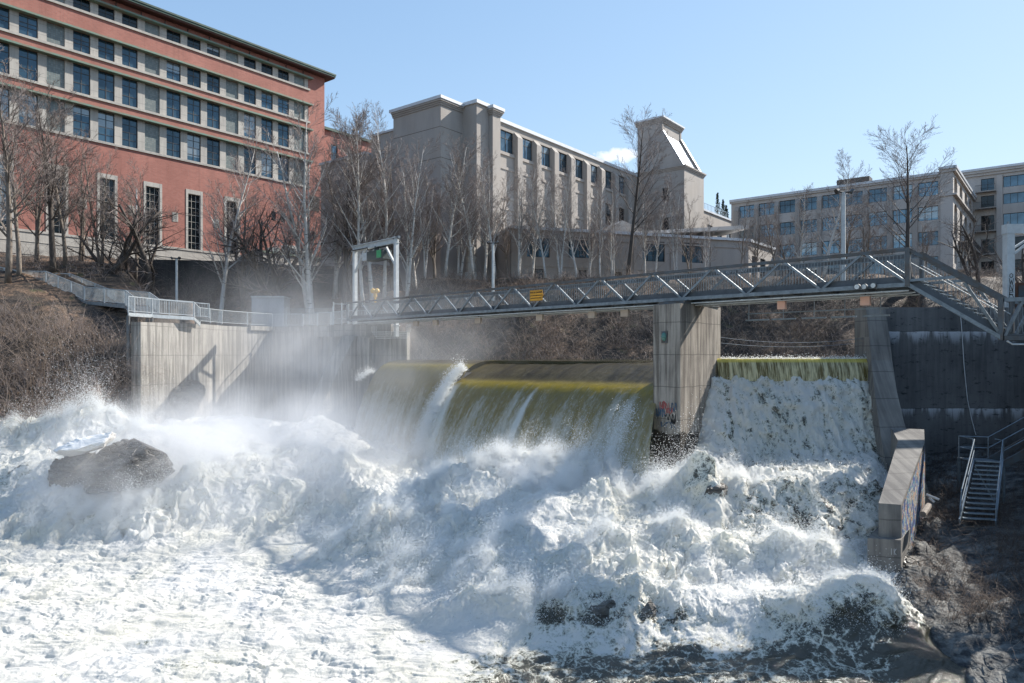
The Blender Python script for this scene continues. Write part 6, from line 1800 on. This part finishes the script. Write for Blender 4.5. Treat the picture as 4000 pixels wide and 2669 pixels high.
# ================================================================== TREES
def make_tree(kind, seed, H):
    """returns (trunk mesh builder, branch mesh builder) for a bare tree of height H standing at the origin"""
    r = random.Random(seed)
    tr, bw, tw = MB(), MB(), MB()
    def grow(p, d, length, rad, depth, maxd, up, spread, kids, nseg=5):
        pts = [p.copy()]; rads = [rad]; q = p.copy(); dd = d.normalized()
        for i in range(nseg):
            dd = (dd + Vector((r.gauss(0, 1), r.gauss(0, 1), r.gauss(0, .6))) * wob[min(depth, 3)] + Vector((0, 0, up))).normalized()
            q = q + dd * (length / nseg); pts.append(q.copy()); rads.append(max(rad * (1 - (i + 1) / nseg * taper[min(depth, 3)]), .004))
        tgt = tr if depth == 0 else (bw if depth == 1 and kind != 'shrub' else tw)
        if depth >= 2: rads = [max(x, twr) for x in rads]
        tgt.tube(pts, rads, 7 if depth == 0 else (4 if depth == 1 else 3), depth == 0)
        if depth >= maxd: return
        for k in range(kids[depth]):
            f = start[depth] + (1 - start[depth]) * ((k + r.random() * .9) / kids[depth])
            i = min(int(f * nseg), nseg - 1); ff = f * nseg - i
            bp_ = pts[i].lerp(pts[i + 1], ff); ax0 = (pts[i + 1] - pts[i]).normalized()
            a_ = r.random() * 6.283; perp = ax0.cross(Vector((math.cos(a_), math.sin(a_), .2))).normalized()
            nd = (ax0 * math.cos(spread[depth]) + perp * math.sin(spread[depth] * r.uniform(.75, 1.25))).normalized()
            ln_ = length * lens[depth] * (1.05 - f * fall[depth]) * r.uniform(.7, 1.15)
            rr_ = (rads[i] * (1 - ff) + rads[i + 1] * ff) * brr[depth]
            grow(bp_, nd, ln_, rr_, depth + 1, maxd, up * upk, spread, kids, 4 if depth else 5)
    if kind == 'birch':
        wob = [.045, .08, .13, .15]; taper = [.9, .8, .7, .6]; start = [.22, .12, .1]; lens = [.36, .45, .45]; fall = [.62, .5, .5]; brr = [.5, .5, .5]; upk = 1.0; twr = .0048
        stems = r.choice([1, 1, 2])
        for s_ in range(stems):
            a_ = r.random() * 6.28; ln = r.uniform(.02, .13) + .06 * s_
            grow(Vector((.15 * s_, 0, -.3)), Vector((math.cos(a_) * ln, math.sin(a_) * ln, 1)), H * (1 - .12 * s_), H * .0105 + .02, 0, 3, .035, [.62, .62, .6], [26, 12, 8] if stems == 1 else [19, 10, 8], 8)
    elif kind == 'spread':
        wob = [.10, .16, .2, .22]; taper = [.72, .82, .7, .6]; start = [.25, .2, .15]; lens = [.75, .5, .5]; fall = [.5, .45, .5]; brr = [.62, .55, .5]; upk = .8; twr = .0055
        for s_ in range(2):
            a_ = r.random() * 6.28
            grow(Vector((.2 * s_, 0, -.4)), Vector((math.cos(a_) * .35, math.sin(a_) * .35, 1)), H * .72, H * .020 + .03, 0, 3, .05, [.85, .75, .7], [9, 8, 5], 7)
    elif kind == 'tall':
        wob = [.03, .07, .12, .15]; taper = [.85, .8, .7, .6]; start = [.30, .15, .1]; lens = [.42, .42, .45]; fall = [.55, .5, .5]; brr = [.36, .45, .5]; upk = 1.0; twr = .0055
        grow(Vector((0, 0, -.4)), Vector((.03, 0, 1)), H, H * .0115 + .02, 0, 3, .05, [.60, .6, .6], [26, 11, 8], 9)
    else:   # shrub
        wob = [.12, .2, .22, .2]; taper = [.8, .8, .6, .6]; start = [.2, .2, .1]; lens = [.6, .5, .4]; fall = [.5, .4, .5]; brr = [.6, .5, .5]; upk = .9; twr = .008
        for s_ in range(9):
            a_ = r.random() * 6.28; ln = r.uniform(.2, .9)
            grow(Vector((.3 * math.cos(a_), .3 * math.sin(a_), -.2)), Vector((math.cos(a_) * ln, math.sin(a_) * ln, 1)), H * r.uniform(.6, 1), .022, 0, 2, .02, [.6, .6], [7, 5], 5)
    return tr, bw, tw
PROTO = {}
def proto(kind, seed, mats):
    k = (kind, seed, mats)
    if k not in PROTO:
        tr, bw, tw = make_tree(kind, seed, 10.0)
        lst = [('trunk', tr.mesh('trunk', M[mats[0]], smooth=True))]
        if bw.v: lst.append(('limbs', bw.mesh('limbs', M[mats[1]])))
        if tw.v: lst.append(('twigs', tw.mesh('twigs', M[mats[2]])))
        PROTO[k] = lst
    return PROTO[k]
def tree(px, Y, ytop, kind, seed, mats, name, label, cat, group, rot=0.0, lean=0.0, wide=1.0, zb=None):
    x = XQ(px, Y)
    z = float(land(np.array([x]), np.array([Y]))[0]) if zb is None else ZE + zb
    H = (ZE - (ytop - HOR) / F * Y) - z
    t = thing(name, label, cat, (x, Y, z), group)
    for nm, me in proto(kind, seed, mats):
        o = bpy.data.objects.new(nm, me); COL.objects.link(o); o.parent = t
        s_ = H / 10.0; o.scale = (s_ * wide, s_ * wide, s_)
        o.rotation_euler = (0, lean, rot)
    return t
BI = ('birch', 'birch', 'twig'); DK = ('bark', 'bark', 'twig_dark'); PL_ = ('bark_pale', 'bark_pale', 'twig'); DT = ('bark', 'bark', 'twig')
G1, G2, G3, G4 = 'white-barked birches on the left bank', 'birches before the grey building', 'dark bare trees on the banks', 'bare trees before the loft building'
TREES = [
 # px, Y, top, kind, seed, mats, rot, lean, wide, label, group
 (30, 58, 300, 'birch', 11, PL_, .4, -.03, 1.3, "tall pale-trunked bare tree at the left edge, its crown crossing the mill windows", G3),
 (75, 60, 420, 'tall', 12, PL_, 2.0, .04, 1.1, "slimmer pale bare tree just right of the one at the left edge", G3),
 (205, 62, 380, 'tall', 13, DK, 1.0, .02, 1.4, "dark bushy bare tree before the leftmost tall mill window", G3),
 (255, 64, 470, 'birch', 14, PL_, 1.2, .05, 1.2, "thin bare tree leaning right before the second tall mill window", G3),
 (430, 64, 640, 'spread', 15, DK, .2, 0, 1.25, "wide spreading dark tree with forked trunk before the brick mill", G3),
 (610, 66, 600, 'spread', 16, DK, 2.6, .22, 1.1, "dark crooked tree leaning right before the middle tall windows", G3),
 (390, 66, 560, 'birch', 17, PL_, .9, -.02, 1.0, "slender upright bare tree rising behind the wide forked one", G3),
 (855, 68, 500, 'birch', 18, BI, .3, .05, 1.0, "white birch standing before the rightmost tall mill window", G1),
 (1045, 70, 640, 'spread', 19, DK, 4.0, 0, 1.0, "dark twisted tree before the stone porch of the mill", G3),
 (1120, 69, 660, 'spread', 15, DK, 3.6, .1, .8, "smaller dark tree right of the porch before the mill corner", G3),
 (1205, 67, 470, 'birch', 20, BI, 1.1, -.07, 1.15, "large twin-stemmed white birch before the right corner of the brick mill", G1),
 (1225, 68, 520, 'birch', 11, BI, 3.3, .02, .9, "thinner white birch beside the twin-stemmed one at the mill corner", G1),
 (1340, 70, 480, 'tall', 21, DK, .7, .03, 1.1, "tall dark-trunked tree just left of the hoist gantry", G3),
 (1420, 70, 500, 'birch', 22, BI, 2.2, .05, 1.0, "white birch framed by the hoist gantry, leftmost of three there", G1),
 (1455, 71, 480, 'birch', 14, BI, .2, .06, 1.1, "white birch framed by the hoist gantry, middle of three there", G1),
 (1500, 72, 500, 'birch', 18, BI, 4.0, .04, 1.0, "white birch framed by the hoist gantry, rightmost of three there", G1),
 (1585, 71, 560, 'birch', 20, BI, .9, .12, 1.0, "birch just right of the hoist gantry, leaning to the right", G2),
 (1660, 74, 650, 'birch', 17, BI, 1.6, .08, .9, "thin birch before the shaded left face of the grey corner block", G2),
 (1740, 75, 570, 'birch', 22, BI, 2.9, -.02, 1.1, "birch before the edge of the largest grey corner block", G2),
 (1850, 75, 590, 'birch', 11, BI, 5.1, .02, 1.0, "birch rising behind the stone totem", G2),
 (1935, 75, 640, 'birch', 14, BI, .6, .0, 1.0, "birch beside the thin pale pole before the first pilaster", G2),
 (2030, 76, 660, 'birch', 20, BI, 3.0, .03, .9, "birch before the left end of the low annex", G2),
 (2135, 76, 680, 'birch', 18, BI, 1.9, .0, .9, "birch before the leftmost wide annex window", G2),
 (2190, 77, 660, 'birch', 17, BI, 3.9, .03, .9, "birch between the first two wide annex windows", G2),
 (2255, 77, 690, 'birch', 22, BI, .1, -.02, 1.0, "birch before the second wide annex window", G2),
 (2345, 77, 700, 'birch', 14, BI, 4.4, .02, .9, "birch in the middle gap between annex window pairs", G2),
 (2450, 74, 480, 'tall', 23, DT, .5, .0, 1.15, "tall dark bare tree crossing the roofline left of the tower", G3),
 (2560, 78, 700, 'birch', 11, BI, 2.4, -.08, .8, "birch leaning left before the third wide annex window", G2),
 (2640, 78, 700, 'birch', 20, BI, 5.2, .0, .8, "birch before the rightmost wide annex window below the tower", G2),
 (1305, 74, 560, 'birch', 26, BI, 1.4, .03, 1.1, "slim birch between the mill corner and the dark tall trunk", G1),
 (1390, 75, 520, 'birch', 27, PL_, 2.4, .0, 1.2, "grey bare tree behind the left post of the hoist gantry", G3),
 (1540, 75, 560, 'birch', 26, PL_, 3.4, .02, 1.2, "grey bare tree behind the right post of the hoist gantry", G3),
 (1620, 77, 600, 'birch', 27, BI, .5, -.02, 1.0, "birch close to the left edge of the big grey corner block", G2),
 (1700, 78, 680, 'birch', 26, PL_, 4.5, .0, 1.2, "grey bare tree deep in the grove before the big corner block", G3),
 (1790, 77, 620, 'birch', 27, BI, 5.5, .03, 1.0, "birch just left of the stone totem", G2),
 (1895, 77, 600, 'birch', 26, BI, 2.0, -.03, 1.0, "birch just right of the stone totem", G2),
 (1985, 78, 690, 'birch', 18, PL_, 1.0, .04, 1.1, "grey bare tree right of the thin pale pole", G3),
 (2080, 78, 650, 'birch', 27, BI, 3.7, .0, 1.0, "birch before the second pilaster of the grey building", G2),
 (2300, 79, 720, 'birch', 26, BI, .8, .03, 1.0, "birch right of the second wide annex window", G2),
 (2395, 79, 740, 'birch', 27, BI, 2.9, .0, .9, "short birch just left of the tall dark tree", G2),
 (2520, 79, 740, 'birch', 26, BI, 4.9, .02, .9, "birch just right of the tall dark tree", G2),
 (2700, 79, 780, 'birch', 27, PL_, 1.9, .0, 1.0, "grey bare tree right of the rightmost wide annex window", G3),
 (2950, 77, 820, 'birch', 26, PL_, 5.9, .0, 1.2, "pale bare tree at the left end of the loft building", G4),
 (3080, 78, 840, 'birch', 18, PL_, 2.2, .0, 1.3, "pale bushy tree second from the loft building's left end", G4),
 (3300, 77, 740, 'birch', 27, PL_, 3.2, .0, 1.3, "pale bushy tree behind the twin-headed lamp pole", G4),
 (3620, 76, 860, 'birch', 26, PL_, 4.2, .0, 1.3, "pale bushy tree before the loft building's corner", G4),
 (950, 72, 640, 'birch', 27, PL_, 1.2, .05, 1.1, "grey bare tree between the white birch and the stone porch", G3),
 (530, 68, 640, 'birch', 26, PL_, 2.2, .02, 1.1, "grey bare tree before the third tall mill window from left", G3),
 (140, 66, 480, 'birch', 26, PL_, .2, .02, 1.1, "grey bare tree between the two leftmost large trees", G3),
 (320, 68, 560, 'birch', 27, PL_, 3.9, .0, 1.1, "grey bare tree before the mill between two tall windows at left", G3),
 (2420, 79, 760, 'shrub', 31, PL_, 1, 0, 1, "bushy thicket between the annex and the tall dark tree", G2),
 (2890, 72, 820, 'tall', 24, PL_, .8, 0, 1.1, "smallish bare tree just right of the annex's end wall", G4),
 (2760, 76, 850, 'birch', 17, BI, 2.8, 0, 1.0, "short birch before the right end of the annex", G4),
 (3030, 76, 800, 'birch', 14, PL_, .3, 0, 1.2, "bare tree before the left half of the loft building", G4),
 (3130, 72, 760, 'birch', 22, BI, 1.8, -.03, 1.2, "birch left of the tall twin-headed lamp pole", G4),
 (3215, 73, 640, 'birch', 18, BI, 4.9, .0, 1.25, "tallest birch, reaching above the loft roof beside the lamp pole", G4),
 (3380, 73, 800, 'birch', 20, PL_, 2.1, .03, 1.2, "bushy bare tree right of the twin-headed lamp pole", G4),
 (3460, 74, 860, 'birch', 11, PL_, 3.1, .0, 1.3, "low bare tree before the loft building's third window column from right", G4),
 (3560, 70, 520, 'tall', 25, DT, .2, .0, 1.35, "tall fan-shaped bare tree rising high above the loft roof", G4),
 (3830, 66, 720, 'spread', 16, DK, 1.3, -.08, .9, "thin crooked dark tree before the stacked balconies", G4),
 (3990, 60, 800, 'spread', 19, DK, 2.3, .12, 1.0, "dark leaning tree behind the white portal at the right edge", G4),
]
for i, (px, Y, yt, kind, seed, mats, rot, lean, wide, label, grp) in enumerate(TREES):
    nm = 'birch_tree' if mats is BI else ('thicket' if kind == 'shrub' else 'bare_tree')
    tree(px, Y, yt, kind, seed, mats, nm, label, 'birch' if mats is BI else 'tree', grp, rot, lean, wide)
# shrubs people could point at
SHR = [(700, 72, 1060, 31, "grey shrub on the dark slope above the left railing"), (820, 71, 1090, 32, "smaller grey shrub right of the big one on the dark slope"), (3680, 66, 980, 31, "reddish shrub behind the bridge's right end"),
       (3780, 64, 1000, 32, "reddish shrub below the stacked balconies"), (3870, 60, 1020, 31, "shrub just left of the white portal post"), (2980, 68, 1010, 32, "shrub behind the bridge below the loft building's left end"), (3100, 68, 980, 31, "shrub left of the lamp pole foot"),
       (3420, 68, 980, 32, "shrub right of the lamp pole foot"), (2300, 72, 1050, 31, "shrub behind the bridge before the annex's lower windows"), (2050, 72, 1060, 32, "shrub behind the bridge at the annex's left end"), (300, 64, 990, 32, "tangled shrub above the hillside stairs"), (120, 65, 960, 31, "tangled shrub at the upper end of the hillside stairs"),
       (40, 50, 1210, 31, "sprawling shrub low at the left edge above the splashing wave"), (180, 49, 1240, 32, "sprawling shrub on the left hillside below the stairs' middle landing"), (330, 49, 1200, 31, "large tangled shrub left of the steel landing"), (450, 48.5, 1230, 32, "drooping shrub right beside the steel landing's legs"),
       (110, 45, 1390, 32, "shrub low on the left hillside just above the rapids"), (400, 46, 1360, 31, "shrub hanging beside the left end of the concrete wall")]
for i, (px, Y, yt, seed, label) in enumerate(SHR):
    tree(px, Y, yt, 'shrub', seed, ('twig', 'twig', 'twig'), 'shrub', label, 'shrub', 'bare shrubs on the banks', i * 1.1, 0, 1.2)

# ================================================================== BRUSH
def brush(name, spots, mat, label, h=(0.8, 2.2), droop=0.5, rad=0.009, seed=1):
    r = np.random.RandomState(seed)
    X = np.concatenate([s[0] for s in spots]); Y = np.concatenate([s[1] for s in spots]); n = len(X)
    Z = land(X, Y)
    K = 6
    ang = r.uniform(0, 6.283, n); L_ = r.uniform(h[0], h[1], n); tilt = r.uniform(.1, 1.5, n) ** 1.1; side = r.normal(0, .35, n)
    s = np.linspace(0, 1, K)[None, :]
    horiz = (tilt[:, None] * s + droop * s ** 2.2 * tilt[:, None]) * L_[:, None] * .75
    vert = (s - droop * tilt[:, None] * 1.1 * s ** 2.4) * L_[:, None]
    wx = np.cumsum(np.cumsum(r.normal(0, .045, (n, K)), 1), 1) * L_[:, None]; wy = np.cumsum(np.cumsum(r.normal(0, .045, (n, K)), 1), 1) * L_[:, None]
    cx = X[:, None] + np.cos(ang)[:, None] * horiz + wx; cyy = Y[:, None] + np.sin(ang)[:, None] * horiz + wy; cz = Z[:, None] - .05 + vert
    rr = rad * (1.25 - s * .95) * r.uniform(.7, 1.5, n)[:, None]
    V = np.empty((n, K, 3, 3))
    for k in range(3):
        a = 2.094 * k
        V[:, :, k, 0] = cx + rr * math.cos(a); V[:, :, k, 1] = cyy + rr * math.sin(a); V[:, :, k, 2] = cz + rr * .3 * math.sin(a)
    idx = np.arange(n * K * 3).reshape(n, K, 3)
    q = []
    for k in range(3):
        k2 = (k + 1) % 3
        q.append(np.stack([idx[:, :-1, k], idx[:, :-1, k2], idx[:, 1:, k2], idx[:, 1:, k]], -1).reshape(-1, 4))
    q = np.concatenate(q); m_ = len(q)
    me = bpy.data.meshes.new(name); me.vertices.add(n * K * 3); me.vertices.foreach_set("co", V.astype(np.float32).ravel())
    me.loops.add(m_ * 4); me.loops.foreach_set("vertex_index", q.ravel().astype(np.int32))
    me.polygons.add(m_); me.polygons.foreach_set("loop_start", (np.arange(m_) * 4).astype(np.int32)); me.polygons.foreach_set("loop_total", np.full(m_, 4, np.int32))
    me.update(calc_edges=True); me.materials.append(M[mat])
    o = bpy.data.objects.new(name, me); COL.objects.link(o)
    return tag(o, label=label, kind='stuff')
rg = np.random.RandomState(21)
def area(px0, px1, Y0, Y1, n, zmin=None, zmax=None):
    px = rg.uniform(px0, px1, n); Y = rg.uniform(Y0, Y1, n); X = XQ(px, Y)
    z = land(X, Y) - ZE
    k = np.ones(n, bool)
    if zmin is not None: k &= z > zmin
    if zmax is not None: k &= z < zmax
    clump = perlin(X * .45, Y * .45, 9.0) > rg.uniform(-.30, .22, n)
    k &= clump
    # keep the hillside stairs and their railing clear of stems
    k &= ~((px < 540) & (Y < 61.5) & (HOR - (z + 1.5) / Y * F < np.interp(px, [-80, 60, 200, 350, 540], [1135, 1150, 1165, 1225, 1285])))
    return X[k], Y[k]
brush("undergrowth", [area(-80, 560, 40, 60, 6500, -6, 7), area(0, 500, 52, 70, 2000, 0, 9)], 'twig', "tangled brambles and dry stems covering the left hillside", (1.0, 3.2), .75, .010, 2)
brush("pale_undergrowth", [area(-80, 560, 40, 58, 3600, -5, 6)], 'twig_pale', "paler arching canes hanging over the left hillside", (1.4, 4.2), .85, .012, 3)
brush("bank_undergrowth", [area(1580, 3420, 60, 75, 9000, -1.6, 7.8)], 'twig', "tangled dry brush on the bank behind the dam", (.8, 2.6), .6, .011, 4)
brush("dark_undergrowth", [area(480, 1350, 66, 84, 7000, 3.0, 10), area(1580, 3420, 60, 74, 9000, -1.6, 7.8), area(3450, 3990, 60, 76, 2500)], 'stem_dark', "dark brush on the slopes behind the walkway and the dam", (.7, 2.2), .5, .012, 5)
brush("bank_canes", [area(1580, 3420, 60, 75, 2200, -1.6, 7.8)], "twig_pale", "pale arching canes on the bank behind the dam", (1.2, 3.2), .8, .011, 8)
brush("right_bank_brush", [area(3620, 4080, 19, 36.8, 9000, -8.2, 4)], 'stem_dark', "dark matted brush on the shaded right bank", (.25, 1.1), .7, .005, 6)
brush("right_bank_grass", [area(3560, 4080, 19, 35, 9000, -8.3, 2)], 'twig_pale', "dry matted grass on the right bank", (.12, .5), .9, .003, 7)

# ================================================================== ROCKS
def boulder(px, py, Y, sx, sy, sz, seed, label, mat='rock', name='river_boulder', cat='boulder', flat=.75, group=None, squash=1.0):
    c_ = PX(px, py, Y); r = np.random.RandomState(seed)
    nu, nv = 110, 70
    u = np.linspace(0, 2 * np.pi, nu); v = np.linspace(0.02, np.pi - .02, nv); U, V = np.meshgrid(u, v); nu_ = 0
    x = np.cos(U) * np.sin(V); y = np.sin(U) * np.sin(V); z = np.cos(V)
    d = 1 + .42 * fbm(x * 1.2 + seed, y * 1.2, z * 1.2, 2) + .26 * np.abs(fbm(x * 4 + seed, y * 4, z * 6, 4))
    z = np.sign(z) * np.abs(z) ** flat
    for k in range(9):
        nv_ = r.normal(size=3); nv_ /= np.linalg.norm(nv_); dk = r.uniform(.62, .98)
        ex = np.clip(x * d * nv_[0] + y * d * nv_[1] + z * d * nv_[2] - dk, 0, None)
        x = x - ex * nv_[0] / d; y = y - ex * nv_[1] / d; z = z - ex * nv_[2] / d
    P = np.stack([c_.x + x * d * sx, c_.y + y * d * sy, c_.z + z * d * sz + x * sx * squash * .18], -1)
    P[:, -1] = P[:, 0]
    o = grid_mesh(name, P, M[mat]); tag(o, label, cat, group); return o
GR_ = 'dark boulders breaking the rapids'
boulder(500, 1840, 36.4, 2.05, 1.3, 1.5, 9, "large dark wet boulder with flat tilted top in the left rapids", group=GR_)
boulder(290, 1870, 36.6, 1.0, 1.0, 1.2, 8, "smaller dark boulder under the ice slab, left of the large one", group=GR_)
o = boulder(350, 1735, 36.0, 1.6, .9, .42, 12, "white slab of old ice lying on the dark boulders in the left rapids", mat='ice', name='ice_slab', cat='ice', flat=1.3, squash=1.9)
boulder(2345, 2400, 22.95, .5, .35, .5, 21, "dark boulder breaking the lower rapids near the picture's middle bottom", group=GR_)
boulder(2525, 2405, 22.95, .30, .3, .48, 22, "narrower dark boulder just right of the middle-bottom one", group=GR_)
boulder(3350, 2500, 22.2, .6, .4, .40, 23, "low dark boulder under foam near the right bank", group=GR_)
boulder(2790, 1935, 29.9, .6, .5, .55, 24, "dark boulder veiled with water right below the concrete pier", group=GR_)
boulder(3530, 2215, 26.6, 1.0, .7, .3, 25, "flat shelf rock at the water's edge below the wing block", group=GR_)
boulder(720, 1570, 51.5, 1.5, 1.3, 1.3, 27, "brown overgrown rock at the foot of the left wall", group=GR_)
# driftwood
dw = thing("drift_log", "pale broken log lying beside the wing block", "log", tuple(PX(3640, 1985, 27.5)))
mb = MB(); a = PX(3605, 2010, 27.0); b = PX(3628, 1975, 28.0); mb.tube([a, a.lerp(b, .5), b], [.12, .13, .11], 9); mb.build("trunk", M['bark_pale'], dw)
for i, (xa, ya, xb, yb) in enumerate(((3618, 1932, 3668, 1952), (3630, 1945, 3650, 1962))):
    t_ = thing("birch_log", ["longer white birch log on the shaded right bank", "short white birch log below the longer one on the right bank"][i], "log", tuple(PX(xa, ya, 29)), 'birch logs on the right bank')
    mb = MB(); mb.tube([PX(xa, ya, 28.6), PX(xb, yb, 28.4)], .05, 7); mb.build("trunk", M['birch'], t_)
